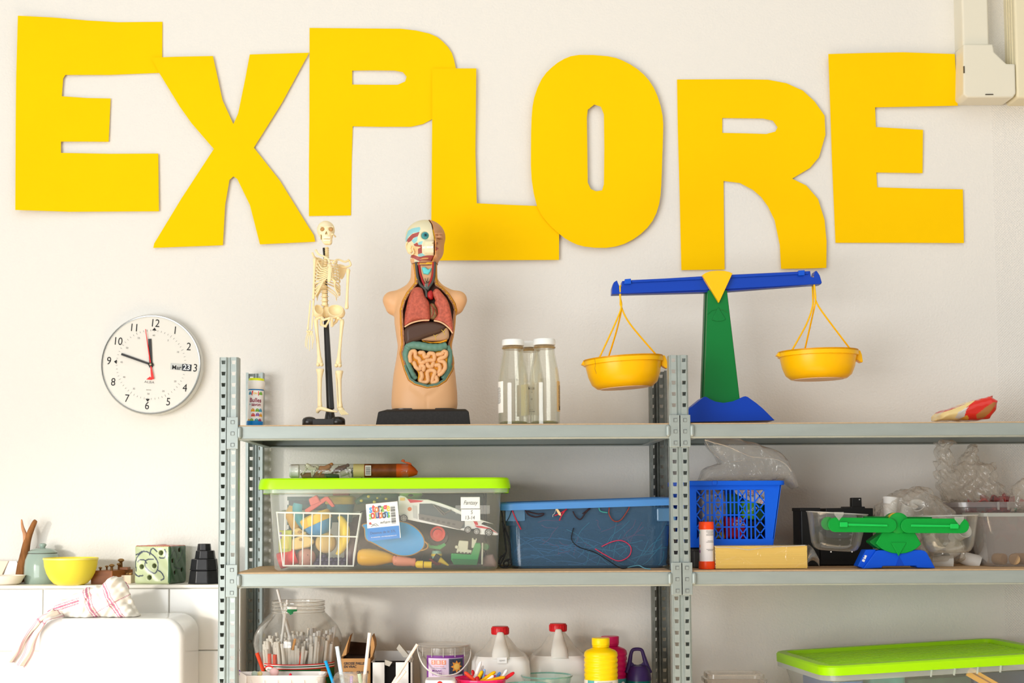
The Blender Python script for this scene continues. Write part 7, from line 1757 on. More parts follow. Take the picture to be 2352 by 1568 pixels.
pz = B().tube([(62 * s + .009 * math.cos(a), -.0012, zt_ - .040 + .006 * math.sin(a)) for a in np.linspace(0, 6.28, 14)], .0012, 5); pz.tube([(62 * s + .012 + .006 * math.cos(a), -.0012, zt_ - .046 + .008 * math.sin(a)) for a in np.linspace(0, 6.28, 14)], .0012, 5)
obj('pretzel', wrap(pz, r_), mat('pretzel_brown', (176, 106, 56)), lb_, smooth=0)
q = jr.v(672, 1394); tg_ = wrap(shifted(B().prism([(-.012, .008), (.012, .006), (.012, -.002), (.004, -.003), (.002, -.008), (-.004, -.011), (-.008, -.006), (-.012, -.004)], -.0002, .0002), (-6 * s, -.0016, jz(1397))), 61.5 * s)
jr.part('torn_label', tg_, mat('torn_green', (0, 122, 62), rough=.5), smooth=0); jr.part('torn_edge', wrap(shifted(patch(.023, .006, 4), (-6 * s, -.0020, jz(1391.5))), 61.5 * s), _mats['lid_w2'], smooth=0)
# straws
M_STR = mat('straw_white', (252, 247, 238), rough=.6, transl=.3); M_STRW = mat('straw_wrapped', (253, 252, 250), rough=.5, transl=.3)
def straw_b(L_, r=.0033): return B().lathe([(r, 0), (r, L_), (r * .72, L_), (r * .72, L_ - .03)], 10, cap=False)
def straw(label, base, tip, m, group=None, r=.0033, me=None):
    d = tip - base; o = bpy.data.objects.new('straw', me) if me else obj('straw', straw_b(d.length, r), m, None, smooth=50)
    if me: COL.objects.link(o)
    if me: o.scale.z = d.length / max(v.co.z for v in me.vertices)
    o.location = base; o.rotation_euler = d.to_track_quat('Z', 'Y').to_euler()
    tag(o, label, 'straw', group); return o
rs = random.Random(5)
protos = {}
for i in range(200):
    a = rs.uniform(0, 2 * pi); rd = 77 * s * rs.random() ** .33; bx, by = rd * math.cos(a), rd * math.sin(a)
    lean = 1.0 + .22 * rs.random()
    L_ = .148 + .0055 * (i * 7 % 5) + .25 * max(0, by) + .22 * max(0, bx) + rs.uniform(-.008, .006)
    base = jr.b + Vector((bx * .92, by * .92, .004)); tip = base + Vector((bx * .13 + rs.uniform(-.030, .045) * (1 - abs(bx) / .085), by * .04 + rs.uniform(-.014, .014) * (1 - abs(by) / .09), L_))
    kk_ = 'w' if (bx > .03 and by > -.03) else 'p'
    if kk_ not in protos: o = straw('white paper straw standing in the big jar', base, tip, M_STR if kk_ == 'p' else M_STRW, 'white paper straws in the big jar', .0040 if kk_ == 'p' else .0043); protos[kk_] = o.data
    else: o = straw('white paper straw standing in the big jar', base, tip, None, 'white paper straws in the big jar', me=protos[kk_])
for (x0, y0, x1, y1, d, c, lb) in ((608, 1548, 590, 1499, -.062, 'o', 'orange-red straw leaning left at the left wall of the jar'), (619.5, 1530, 619, 1501, -.068, 'o', 'orange-red straw standing upright at the jar front'), (631, 1530, 631.5, 1503, -.070, 'o', 'orange-red straw next to the upright one in the jar'), (686, 1540, 696, 1496, -.074, 'o', 'orange-red straw leaning right at the jar front'),
        (662, 1540, 678, 1466, -.068, 'y', 'amber straw among the white straws in the jar'), (634, 1560, 660, 1377, -.03, 'w', 'tall white straw rising to the jar neck'), (642, 1560, 655, 1385, -.025, 'w', 'tall white straw just behind the one at the jar neck'), (675, 1500, 637, 1353, .0, 'w', 'tallest white straw poking out of the jar neck'), (672, 1475, 657, 1420, .01, 'w', 'white straw slanting under the torn green label'),
        (755, 1510, 771, 1437, -.01, 'w', 'white straw leaning on the right jar wall, highest there'), (752, 1512, 766, 1439, -.005, 'w', 'white straw touching the highest one at the right jar wall')):
    m_ = {'o': mat('straw_red', (238, 74, 36), rough=.5), 'y': mat('straw_amber', (240, 170, 84), rough=.5), 'w': M_STRW}[c]
    a, b_ = jr.v(x1, y1, d) + jr.b, jr.v(x0, y0, d) + jr.b
    straw(lb, b_, a, m_, None, .0046 if c == 'o' else .0033)
# white tub in front of the jar
t = T('plastic_tub', 'white translucent plastic tub in front of the straw jar', 'tub', 643, 1660, .098, Z_LOW); s = t.s
M_TUBW = clear('tub_milky', 'fbf8f6', base=.62, edge=.3, body='f6f2ef', rough=.3, spec=.5)
zt_ = t.v(643, 1546).z
b = B(); w = 212 * s; k = 20; vs = []
for (ww, z) in ((w * .86, 0), (w * .97, zt_ - .006), (w, zt_ - .004), (w * 1.0, zt_), (w * .96, zt_), (w * .84, .004)): vs += [(x, y, z) for x, y in rring(ww, ww * .40, .02, 4)]
b.add(vs, [(l * k + i, l * k + (i + 1) % k, (l + 1) * k + (i + 1) % k, (l + 1) * k + i) for l in range(5) for i in range(k)] + [tuple(range(k - 1, -1, -1)), tuple(range(5 * k, 6 * k))])
t.part('tub_wall', b, M_TUBW, smooth=40)
for i in range(7): q = rring(w, w * .40, .02, 4)[8 + i % 5]; t.part('wall_rib', B().box((-w * .42 + i * w * .14, -w * .20 - .0005, zt_ * .5), (.002, .002, zt_ * .8)), M_TUBW, smooth=0)
for (nm, lb, c, x, y, r_) in (('button', 'pale yellow blob inside the milky tub', (246, 226, 160), 597, 1547, .006), ('button', 'small red bead inside the milky tub', (232, 30, 60), 667, 1549, .0035), ('button', 'pale pink lump inside the milky tub', (246, 200, 196), 630, 1543, .011), ('button', 'mint green lump inside the milky tub', (206, 226, 212), 585, 1548, .008)):
    q = T(nm, lb, 'bead', x, y, .098, None); q.part('bead', B().ball((0, 0, 0), (r_, r_ * .7, r_), 14, 10), mat('bead_%d_%d' % (c[1], c[2]), c, rough=.4))
t = T('paper_wrapper', 'white wrapper with a violet stripe at the lower left post', 'wrapper', 545, 1660, .05, Z_LOW)
t.part('sheet', B().prism(t.xz([(538, 1568), (538, 1534), (553, 1543), (566, 1552), (566, 1660), (538, 1660)]), 0, .002), mat('wrapper_white', (250, 248, 250), rough=.5), smooth=0); t.part('stripe', B().prism(t.xz([(538, 1531.5), (544, 1534), (553, 1542), (545, 1540), (538, 1536)], -.001), -.001, .003), mat('wrapper_violet', (134, 76, 200)), smooth=0)
q = t.v(548, 1548); t.part('dot', B().ball((q.x, -.001, q.z), .0025, 8, 6), mat('dot_violet', (190, 140, 220)))
# cardboard box
M_CARD = mat('cardboard', (188, 140, 88), rough=.8, noise=.10, nscale=40); M_CARDD = mat('cardboard_inner', (120, 84, 52), rough=.9)
t = T('cardboard_box', 'open brown cardboard box with printed French lettering', 'box', 817, 1655, .16, Z_LOW); s = t.s
a, c = t.v(784, 1512), t.v(849, 1512); bw, bd, bh = c.x - a.x, .115, a.z
b = B()
b.box(((a.x + c.x) / 2, 0.001, bh / 2), (bw, .003, bh)).box(((a.x + c.x) / 2, bd, (bh + .02) / 2), (bw, .003, bh + .02)).box((a.x, bd / 2, bh / 2), (.003, bd, bh)).box((c.x, bd / 2, bh / 2), (.003, bd, bh)).box(((a.x + c.x) / 2, bd / 2, .0015), (bw, bd, .003))
t.part('carton', b, M_CARD, smooth=0)
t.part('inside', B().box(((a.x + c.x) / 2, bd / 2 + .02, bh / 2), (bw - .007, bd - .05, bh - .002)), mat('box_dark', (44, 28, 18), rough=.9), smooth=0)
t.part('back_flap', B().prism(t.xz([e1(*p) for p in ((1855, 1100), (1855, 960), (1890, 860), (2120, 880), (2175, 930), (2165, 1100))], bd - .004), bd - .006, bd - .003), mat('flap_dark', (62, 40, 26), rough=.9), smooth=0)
for pl, yy in (([(1765, 1080), (1885, 785), (1850, 920), (1830, 1060)], .0), ([(2165, 1100), (2170, 900), (2190, 790), (2220, 880), (2225, 960), (2190, 1090)], .0)):
    pts = [t.v(*e1(*p)) for p in pl]; t.part('side_flap', B().prism([(q.x, q.z) for q in pts], .02, .095), M_CARD, smooth=0)
for (tx, x, y, sz) in (('GROSSE PAILLE', 1945, 1165, .0085), ('EN VRAC', 1890, 1210, .0085), ('GRANDE', 2062, 1288, .0085), ('PAILLES', 1870, 1292, .007)):
    q = t.v(*e1(x, y)); t.part('print', shifted(text_b(tx, sz, bold=True, sx=.86), (q.x + .001, -.0018, q.z)), mat('print_slate', (58, 56, 62)), smooth=0)
# white boxes
M_WBX = mat('white_card', (238, 238, 236), rough=.6)
t = T('white_carton', 'white carton with a dark open slot in its front', 'box', 897, 1655, .15, Z_LOW)
a, c, e, g_ = t.v(852, 1521), t.v(883, 1521), t.v(909, 1521), t.v(942, 1521)
b = B().box(((a.x + c.x) / 2, .002, a.z / 2), (c.x - a.x, .004, a.z)).box(((e.x + g_.x) / 2, .002, a.z / 2), (g_.x - e.x, .004, a.z))
b.box((a.x + .002, .06, a.z / 2), (.004, .12, a.z)).box((g_.x - .002, .06, a.z / 2), (.004, .12, a.z)).box(((a.x + g_.x) / 2, .118, a.z / 2 + .008), (g_.x - a.x, .004, a.z + .016)).box(((a.x + g_.x) / 2, .06, .002), (g_.x - a.x, .12, .004))
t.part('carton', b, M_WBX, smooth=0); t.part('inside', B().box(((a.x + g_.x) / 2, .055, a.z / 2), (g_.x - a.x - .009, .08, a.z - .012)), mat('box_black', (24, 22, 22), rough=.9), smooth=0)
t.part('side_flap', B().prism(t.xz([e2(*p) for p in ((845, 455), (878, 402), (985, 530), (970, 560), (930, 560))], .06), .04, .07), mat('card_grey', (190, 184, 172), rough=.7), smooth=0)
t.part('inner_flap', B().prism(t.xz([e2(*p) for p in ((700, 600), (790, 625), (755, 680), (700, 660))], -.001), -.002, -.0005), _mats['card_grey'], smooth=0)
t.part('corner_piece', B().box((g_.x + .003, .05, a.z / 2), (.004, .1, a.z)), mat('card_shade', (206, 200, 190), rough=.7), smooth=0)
# loose straws in front
cp = T('clear_cup', 'clear plastic cup of coloured straws in front of the cardboard box', 'cup', 812, 1660, .06, Z_LOW)
cp.part('cup_wall', B().shell([(.026, 0), (.033, cp.v(812, 1548).z), (.0342, cp.v(812, 1546).z)], .001, 32), clear('cup_clear', 'fbfbf9', base=.04, edge=.45, body='dedcd6', rough=.06, spec=1.0))
cp.part('film_bag', B().grid(lambda u, v: tuple(cp.v(762 + 62 * u, 1568 - v * (28 * math.sin(pi * u) ** .5 + 3 * math.sin(9 * u)), .02 * math.sin(pi * u * 2) + .012 * math.sin(6 * v) - .03)), 14, 8), M_FILM, smooth=180)
for (x0, y0, x1, y1, c, lb, r_) in ((790, 1640, 747.5, 1517, (0, 150, 214), 'bright blue straw leaning left over the jar label', .0036), (800, 1650, 774, 1484, (214, 232, 246), 'thick pale blue straw leaning left of the cardboard box', .0046), (805, 1650, 807.5, 1552, (130, 70, 196), 'violet straw in the clear cup', .004), (842, 1660, 825, 1547, (206, 232, 206), 'pale green striped straw in the clear cup', .0046), (826, 1655, 849, 1452.6, (240, 226, 218), 'tall cream straw crossing the cardboard box', .0042),
        (858, 1640, 958.5, 1479, (240, 222, 208), 'long cream straw leaning right over the white carton', .0036), (850, 1640, 931, 1540, (242, 228, 216), 'short cream straw below the long leaning one', .0038)):
    dy = .012 if x1 == 931 else 0; a, b_ = P(x1, y1, .055 - dy), P(x0, y0, .05 - dy); b_.z = max(b_.z, Z_LOW + .002)
    straw(lb, b_, a, mat('straw_%d_%d' % (c[0], c[2]), c, rough=.45), None, r_)
# bucket
bu = T('clear_bucket', 'clear lidded bucket with a violet mosaic stones label and white handle', 'bucket', 1020, 1655, .20, Z_LOW); s = bu.s
zt_ = bu.v(1020, 1481).z; z1_ = bu.v(1020, 1494).z
bu.part('bucket_wall', B().shell([(48 * s, 0), (51 * s, .006), (57.5 * s, z1_), (60.5 * s, z1_ + .001), (61 * s, zt_ - .002), (59.5 * s, zt_)], .0014, 48), clear('bucket_clear', 'f8f6f3', base=.14, edge=.45, body='e6e0d8', rough=.12, spec=.8), smooth=40)
bu.part('lid', B().lathe([(59 * s, zt_ - .001), (61.5 * s, zt_), (60 * s, zt_ + .003), (54 * s, zt_ + .002), (0, zt_ + .002)], 48), clear('lid_clear', 'f6f4f0', base=.25, edge=.4, body='f0ece6', rough=.12, spec=.8), smooth=40)
for i in range(5): a = -.9 + .45 * i; bu.part('rim_rib', B().box((60 * s * math.sin(a), -60 * s * math.cos(a), zt_ - .012), (.002, .002, .022)), M_ZIP, smooth=0)
bu.part('mosaic_stones', B().lathe([(0, .004), (47 * s, .004), (52 * s, .06), (0, .062)], 32), mat('stone_fill', (214, 206, 190), rough=.7, noise=.5, nscale=90), smooth=0)
r_ = 56.5 * s
def bl(b, x, z, m, name='print', par=None, dy=-.002): return obj(name, wrap(shifted(b, (x * s, dy, z)), r_), m, par or bu.o, smooth=180 if name == 'label' else 0)
zc = bu.v(1020, 1533).z; M_VIO = mat('label_violet', (124, 58, 142), rough=.45); M_LIL = mat('label_lilac', (226, 206, 228), rough=.5)
lb_ = bl(patch(92 * s, 66 * s, 12), 6, zc, M_VIO, 'label', None, -.0012)
bl(patch(82 * s, 58 * s, 12), 6, zc - 2 * s, M_LIL, 'panel', lb_, -.0016)
for i, ch in enumerate('SBS'): bl(patch(10 * s, 10 * s, 2), -22 + i * 11.5, zc + 18 * s, mat('tile_coral', (232, 150, 120)), 'square', lb_); bl(text_b(ch, 10 * s, bold=True), -22 + i * 11.5, zc + 18 * s, _mats['print_white'], 'print', lb_, -.0026)
for (tx, x, dz, sz, m_) in (('COLLECTIONS', -10, 9, 4, mat('tile_coral', (232, 150, 120))), ('A New Dimension in Crafting', -9, 5, 2.6, M_INK), ('MOSAIC', -14, -1, 7, M_VIO), ('STONES', -14, -9, 7, M_VIO), ('assorted', -10, -15, 3, M_GREY)): bl(text_b(tx, sz * s, bold=sz > 5, sx=.9), x, zc + dz * s, m_, 'print', lb_)
bl(patch(36 * s, 36 * s, 6), 30, zc + 8 * s, mat('mosaic_slate', (84, 90, 108), rough=.6), 'picture', lb_); bl(patch(32 * s, 32 * s, 6), 30, zc + 8 * s, mat('mosaic_dark', (60, 66, 84), rough=.6, noise=.5, nscale=300), 'picture', lb_, -.0024)
sun = B().prism([((14 if i % 2 == 0 else 8.5) * s * math.cos(a), (14 if i % 2 == 0 else 8.5) * s * math.sin(a)) for i, a in enumerate(np.linspace(0, 2 * pi, 17)[:-1])], -.0001, .0001); bl(sun, 30, zc + 8 * s, mat('sun_orange', (226, 150, 60)), 'sun', lb_, -.0028)
bl(B().prism([(7 * s * math.cos(a), 7 * s * math.sin(a)) for a in np.linspace(0, 6, 14)], -.0001, .0001), 30, zc + 8 * s, mat('sun_gold', (240, 196, 100)), 'sun', lb_, -.0031)
bu.part('handle', B().tube(smooth_path([bu.v(*e2(x, y), d) for x, y, d in ((1092, 440, -.01), (1105, 540, -.045), (1160, 660, -.068), (1260, 750, -.076), (1400, 790, -.078), (1560, 765, -.074), (1670, 670, -.064), (1725, 560, -.04), (1728, 470, -.01))], 5), .0028, 8, flat=.5), mat('handle_white', (238, 236, 230), rough=.35), smooth=180)
# white container with a red knob
t = T('white_container', 'white lidded container with a red knob in front of the mosaic bucket', 'container', 1012, 1665, .03, Z_LOW); s = t.s
zt_ = t.v(1012, 1558).z; t.part('pot', B().rstack([(.058, .058, .012, 0), (.066, .066, .014, zt_ - .02)], 5), mat('pot_white', (246, 244, 242), rough=.35)); t.part('lid', B().rstack([(.069, .069, .014, zt_ - .02), (.069, .069, .014, zt_ - .003), (.064, .064, .012, zt_)], 5), _mats['pot_white'], smooth=35)
q = t.v(1011, 1566); t.part('knob', B().ball((q.x, -.035, q.z), (.0065, .004, .0065), 16, 10), M_RED)
# pink cup of crayons
pc = T('pink_cup', 'shiny hot pink cup holding coloured crayons', 'cup', 1105, 1660, .085, Z_LOW); s = pc.s
zt_ = pc.v(1105, 1556).z; pc.part('wall', B().shell([(44 * s, 0), (57 * s, zt_ - .004), (60.5 * s, zt_ - .003), (60.5 * s, zt_)], .0016, 48), mat('hot_pink', (240, 36, 110), rough=.2, coat=.3), smooth=40)
M_CR = {}
for (x0, y0, x1, y1, c, lb, r_, d) in ((165, 690, 72, 610, (240, 74, 40), 'orange-red crayon leaning left in the pink cup', 4.2, -.02), (170, 690, 150, 590, (214, 30, 36), 'dark red crayon standing at the left of the pink cup', 3.8, .01), (165, 690, 235, 505, (246, 244, 242), 'tallest white crayon in the pink cup', 4.2, .0), (190, 690, 258, 548, (240, 238, 236), 'white crayon just behind the tallest one', 3.6, .015), (200, 690, 250, 598, (246, 196, 0), 'yellow crayon standing beside the pale blue one', 4.2, -.005), (248, 700, 270, 582, (150, 186, 240), 'pale blue crayon upright in the pink cup', 3.4, .0),
        (238, 700, 378, 606, (246, 190, 0), 'yellow crayon leaning right in the middle of the pink cup', 4.2, -.018), (370, 690, 425, 612, (96, 150, 226), 'blue crayon right of the middle of the pink cup', 3.6, .005), (425, 690, 492, 584, (248, 247, 245), 'white crayon at the right of the pink cup', 3.6, .0), (300, 700, 470, 660, (246, 176, 0), 'amber crayon lying low across the pink cup', 4.2, -.03), (430, 700, 562, 614, (220, 20, 36), 'bright red crayon at the right end of the pink cup', 4.0, -.015), (205, 700, 190, 655, (206, 20, 30), 'short red crayon at the foot of the tallest white one', 5.0, -.03), (290, 700, 360, 645, (250, 248, 246), 'short white crayon low in the pink cup', 4.0, -.02), (235, 700, 242, 650, (176, 40, 150), 'short magenta crayon low in the pink cup', 3.4, .005)):
    t = T('crayon', lb, 'crayon', *e3(x0, y0), .085, None, 'crayons in the pink cup')
    a, b_ = t.v(*e3(x0, y0), d), t.v(*e3(x1, y1), d); a2 = a + (a - b_) * .8; dd = (b_ - a2); r_ *= .00105
    t.part('barrel', B().tube([a2, a2 + dd * .9, a2 + dd * .97, b_], [r_, r_, r_ * .7, r_ * .3], 10), mat('crayon_%d_%d_%d' % c, c, rough=.35), smooth=50)
# milk jugs
M_JUG = clear('jug_milky', 'fdfcf8', base=.74, edge=.25, body='fcfbf7', rough=.3, spec=.5); M_JUGS = clear('jug_shoulder', 'fdfbf6', base=.30, edge=.3, body='faf8f2', rough=.3, spec=.5)
def jug(px, ycap, ysh, w, Y, label):
    t = T('milk_jug', label, 'jug', px, 1655, Y, Z_LOW, 'white plastic jugs on the lower shelf'); s = t.s
    zc0, zc1, zs = t.v(px, ycap + 17).z, t.v(px, ycap).z, t.v(px, ysh).z; k = w * s
    t.part('body', B().rstack([(k * .94, k * .94, .02, 0), (k, k, .024, .012), (k, k, .026, zs - .03), (k * .97, k * .97, .03, zs), (k * .86, k * .86, .036, zs + .012)], 6, caps=(True, False)), M_JUG, smooth=40)
    t.part('shoulder', B().rstack([(k * .86, k * .86, .036, zs + .012), (k * .58, k * .58, .034, zs + (zc0 - zs) * .45), (k * .34, k * .34, .022, zs + (zc0 - zs) * .82), (.036, .036, .0175, zc0 - .004), (.034, .034, .0165, zc0 + .004)], 6, caps=(False, True)), M_JUGS, smooth=40)
    hb = B(); pts = [(0, -.020, zc0 + .006), (0, -k * .20, zs + (zc0 - zs) * .75), (0, -k * .34, zs + (zc0 - zs) * .40), (0, -k * .42, zs + .004)]
    hb.tube(smooth_path(pts, 5), np.interp(np.linspace(0, 3, 16), range(4), [.007, .014, .020, .024]), 12, flat=.6)
    t.part('handle', hb, mat('jug_handle', (248, 247, 240), rough=.35, transl=.25), smooth=180)
    cpb = B(); n = 36; prof = [(19.6, 0), (20.2, .002), (19.4, .0165), (18, .019), (0, .019)]
    cpb.lathe([(r_ * s, zc0 + z) for r_, z in prof], 40)
    for i in range(20): a = 2 * pi * i / 20; cpb.box((19.8 * s * math.cos(a), 19.8 * s * math.sin(a), zc0 + .009), (.0016, .0016, .013), rot=(0, 0, a))
    t.part('cap', cpb, mat('jug_red', (206, 32, 38), rough=.35), smooth=40)
    return t
t = jug(1150, 1439, 1514, 134, .22, 'milky plastic jug with a red cap and small tape label, left of the two')
q = t.v(1153, 1516, -.0735); lb_ = t.part('tape_label', B().box((q.x, q.y + .0, q.z), (.023, .001, .014)), mat('tape_white', (236, 236, 232), rough=.5), smooth=0); obj('handwriting', shifted(text_b('open', .007, shear=.2), (q.x, q.y - .0008, q.z)), M_GREY, lb_, smooth=0)
jug(1283.5, 1432, 1512, 134, .29, 'milky plastic jug with a red cap behind the yellow bottle')
# glass bowls
M_BOWL = clear('bowl_glass', 'f8fefc', base=.04, edge=.4, body='cdeae4', rough=.05, spec=1.0)
for (px, py, w, Y, lb) in ((1256.5, 1551, 117, .140, 'clear aqua glass bowl in front of the right jug'), (1212, 1572, 108, .03, 'clear aqua glass bowl nearest the front beside the pink cup')):
    t = T('glass_bowl', lb, 'bowl', px, 1660, Y, Z_LOW, 'aqua glass bowls'); r_ = w / 2 * t.s; z = t.v(px, py).z
    z0 = z - .055 if Y > .1 else z - .05
    t.part('bowl', B().shell([(r_ * .45, 0), (r_ * .6, z * .3), (r_ * .86, z * .7), (r_ * .97, z - .004), (r_, z)], .0025, 48), M_BOWL, smooth=60)
    t.part('rim', B().tube([(r_ * .985 * math.cos(a), r_ * .985 * math.sin(a), z) for a in np.linspace(0, 2 * pi, 57)[:-1]], .0020, 6, closed=True), clear('rim_aqua', 'c2e8e0', base=.35, edge=.5, body='9fd2c8', rough=.06, spec=1.0))
# paint bottles
def paint_bottle(px, ycap, Y, name_m, c, label, teal):
    t = T('paint_bottle', label, 'bottle', px, 1655, Y, Z_LOW); s = t.s; m_ = mat(name_m, c, rough=.3, sss=.1)
    def z(dy): return t.v(px, ycap + dy).z
    pr = [(37 * s, 0), (38 * s, .004), (38 * s, z(96))]
    for i in range(5): y = 94 - i * 11.5; pr += [(38 * s, z(y)), (36.6 * s, z(y - 3)), (38.4 * s, z(y - 6)), (38.4 * s, z(y - 9))]
    pr += [(37 * s, z(33)), (33 * s, z(29)), (22 * s, z(24.5)), (17.5 * s, z(22)), (17.5 * s, z(15)), (0, z(15))]
    t.part('body', B().lathe(pr, 48), m_, smooth=60)
    t.part('neck_ring', B().lathe([(18 * s, z(22)), (19.6 * s, z(20.5)), (19.6 * s, z(18.5)), (18 * s, z(17))], 40, cap=False), m_)
    t.part('cap', B().lathe([(19.8 * s, z(17.5)), (20.4 * s, z(16)), (20.4 * s, z(2)), (19.4 * s, z(.4)), (0, z(0))], 48), m_, smooth=40)
    lb_ = t.part('label', B().lathe([(38.6 * s, .03), (38.6 * s, z(95))], 48, cap=False), mat('label_' + name_m, teal[0], rough=.5), smooth=180)
    zt = z(95)
    for (w, h, x, dz, m2) in teal[1]: obj('print', wrap(shifted(patch(w * s, h * s, 8), (x * s, -.0006, zt - dz * s)), 38.6 * s), m2, lb_, smooth=180)
    return t, lb_, zt, s
M_TEALP = mat('label_tealprint', (92, 176, 172), rough=.5)
t, lb_, zt, s = paint_bottle(1381.5, 1463.8, .10, 'paint_yellow', (252, 212, 0), 'bright yellow ribbed paint bottle with a yellow cap', ((240, 232, 216), [(18, 30, -28, 15, M_TEALP)] + [(36 - 6 * (i % 3 == 2), .8, 6, 3 + i * 2.2, M_GREY) for i in range(6)]))
t, lb_, zt, s = paint_bottle(1403, 1460, .19, 'paint_magenta', (206, 18, 92), 'magenta paint bottle standing behind the yellow one', ((70, 150, 150), []))
o = B().prism([(.0065 * math.cos(a), .0065 * math.sin(a)) for a in np.linspace(0, 6, 16)], -.0001, .0001); obj('print', wrap(shifted(o, (28 * s, -.0006, zt - 12 * s)), 38.6 * s), _mats['print_white'], lb_, smooth=0); obj('print', wrap(shifted(text_b('1 litre', .0032, bold=True), (28 * s, -.0012, zt - 12 * s)), 38.6 * s), M_INK, lb_, smooth=0)
t = T('carry_bottle', 'dark purple bottle with a carrying loop next to the back post', 'bottle', 1468.5, 1655, .17, Z_LOW); s = t.s; M_PUR = mat('bottle_purple', (48, 26, 78), rough=.4)
def ez(y): return t.v(1468.5, y).z
t.part('body', B().lathe([(27 * s, 0), (28 * s, .004), (28 * s, ez(1559)), (0, ez(1559))], 40), mat('bottle_pine', (0, 86, 78), rough=.3, trans=.0), smooth=50)
t.part('collar', B().lathe([(28.6 * s, ez(1561)), (28.6 * s, ez(1556)), (27.4 * s, ez(1549)), (25 * s, ez(1538)), (19 * s, ez(1528)), (0, ez(1526))], 40), M_PUR, smooth=50)
lp = smooth_path([t.v(*e3(x, y)) for x, y in ((1668, 620), (1690, 540), (1706, 440), (1720, 400), (1745, 387), (1790, 387), (1815, 400), (1832, 450), (1860, 540), (1895, 620))], 5)
t.part('loop', B().tube(lp, np.interp(np.linspace(0, 9, len(lp)), range(10), [.006, .0058, .0045, .0042, .0042, .0042, .0042, .0046, .006, .006]), 10), M_PUR, smooth=180)
t.part('loop_web', B().prism(t.xz([e3(*p) for p in ((1675, 610), (1715, 510), (1740, 535), (1775, 542), (1810, 530), (1835, 505), (1890, 610))]), -.005, .005), M_PUR, smooth=0, bevel=.002)
# right bay: clear container, lime box
t = T('clear_container', 'small clear rectangular food container with a lid', 'container', 1687, 1655, .12, Z_LOW); s = t.s
zt_ = t.v(1687, 1544).z; w = 138 * s; M_CON = clear('container_clear', 'f6f3ee', base=.12, edge=.45, body='ded6cc', rough=.08, spec=1.0)
t.part('tub', B().rstack([(w * .78, w * .5, .012, 0), (w * .92, w * .62, .016, zt_ - .02)], 5, caps=(True, False)), M_CON, smooth=40, solid=.001)
t.part('lid', B().rstack([(w, w * .70, .020, zt_ - .022), (w * 1.01, w * .71, .02, zt_ - .012), (w * .93, w * .63, .016, zt_ - .010), (w * .92, w * .62, .016, zt_), (w * .82, w * .52, .012, zt_), (w * .80, w * .50, .012, zt_ - .004)], 5, caps=(False, True)), M_CON, smooth=30)
gb = T('storage_box', 'clear storage box with a ridged lime green lid, low at the right', 'storage box', 1892, 1531, -.045, None); s = gb.s
LW, LD = .585, .37; hh = .022; drop = gb.b.z - hh - .0 - Z_LOW
RM = Matrix.Rotation(R(6.5), 4, 'Z') @ Matrix.Rotation(R(-2.4), 4, 'Y')
def gput(b): return b.xform(RM)
def rr4(lv, cap=(True, True), n=6): return gput(B().rstack(lv, n, (LW / 2, LD / 2, 0), cap))
gb.part('lid', rr4([(LW, LD, .045, -hh), (LW, LD, .045, -.004), (LW - .006, LD - .006, .043, 0), (LW - .05, LD - .05, .018, 0), (LW - .056, LD - .056, .016, -.011)], (False, True), 8), M_LIME, smooth=30)
for i in range(14): gb.part('lid_ridge', gput(B().box((LW / 2, .045 + (LD - .09) * i / 13, -.0095), (LW - .075, .009, .005))), M_LIME, smooth=0, bevel=.001)
q = shifted(text_b('STORE', .012, sx=1.2), (0, 0, 0)); q.v = [(.030 - z, .17 + x, .0006) for x, y, z in q.v]; gb.part('embossing', gput(q), mat('lime_deep', (96, 150, 0), rough=.4), smooth=0)
dz = -drop - hh + .006
gb.part('box_rim', rr4([(LW - .02, LD - .02, .04, -hh - .014), (LW - .004, LD - .004, .044, -hh - .012), (LW - .004, LD - .004, .044, -hh + .002)], (False, False)), M_FROST2, smooth=30)
gb.part('box_body', rr4([(LW - .08, LD - .08, .03, dz + .002), (LW - .03, LD - .03, .036, -hh)], (True, False)), M_FROST, smooth=40)
for i in range(4): gb.part('rim_rib', gput(B().box((.25 + .055 * i, -.002, -hh - .007), (.002, .006, .016), rot=(0, .2, 0))), M_FROST2, smooth=0)
for (nm, lb, x0, x1, y, c, z1) in (('blue_folder', 'blue card folder showing through the low lime box', .02, .10, .03, (70, 120, 190), -.045), ('teal_book', 'teal book standing inside the low lime box', .11, .20, .04, (70, 140, 140), -.04), ('green_cloth', 'dark green cloth bundled in the low lime box', .20, .36, .05, (48, 84, 60), -.05), ('navy_bundle', 'navy blue bundle in the right of the low lime box', .36, .50, .05, (38, 58, 84), -.045)):
    t = T(nm, lb, 'folder' if 'folder' in nm else ('book' if 'book' in nm else 'cloth'), 1892, 1531, -.045)
    b = B().rrect(x1 - x0 - .006, .22, .012, dz + .006, z1, ((x0 + x1) / 2 + .02, .05 + .12, 0))
    t.part('cover', gput(b), mat('fill_%s' % nm, c, rough=.6, noise=.3, nscale=20), smooth=30)
    t.part('edge', gput(B().box(((x0 + x1) / 2 + .02, .058, (dz + z1) / 2), (.02, .004, .03))), mat('fill_pale', (150, 176, 196)), smooth=0)
t = T('wooden_ruler', 'yellow wooden strip slanting in the low lime box', 'ruler', 1892, 1531, -.045)
t.part('strip', gput(B().box((.405, .034, -.066), (.12, .003, .022), rot=(0, R(32), 0))), mat('ruler_yellow', (236, 176, 40), rough=.5), smooth=0); t.part('edge_line', gput(B().box((.405, .032, -.064), (.12, .001, .003), rot=(0, R(32), 0))), mat('ruler_dark', (150, 106, 30)), smooth=0)
t = T('wooden_block', 'wooden block propping up the right end of the low lime box', 'block', 2400, 1660, .12, Z_LOW)
t.part('block', B().box((0, .02, .010), (.05, .2, .020)), mat('block_wood', (190, 150, 100), rough=.7), smooth=0, bevel=.002)
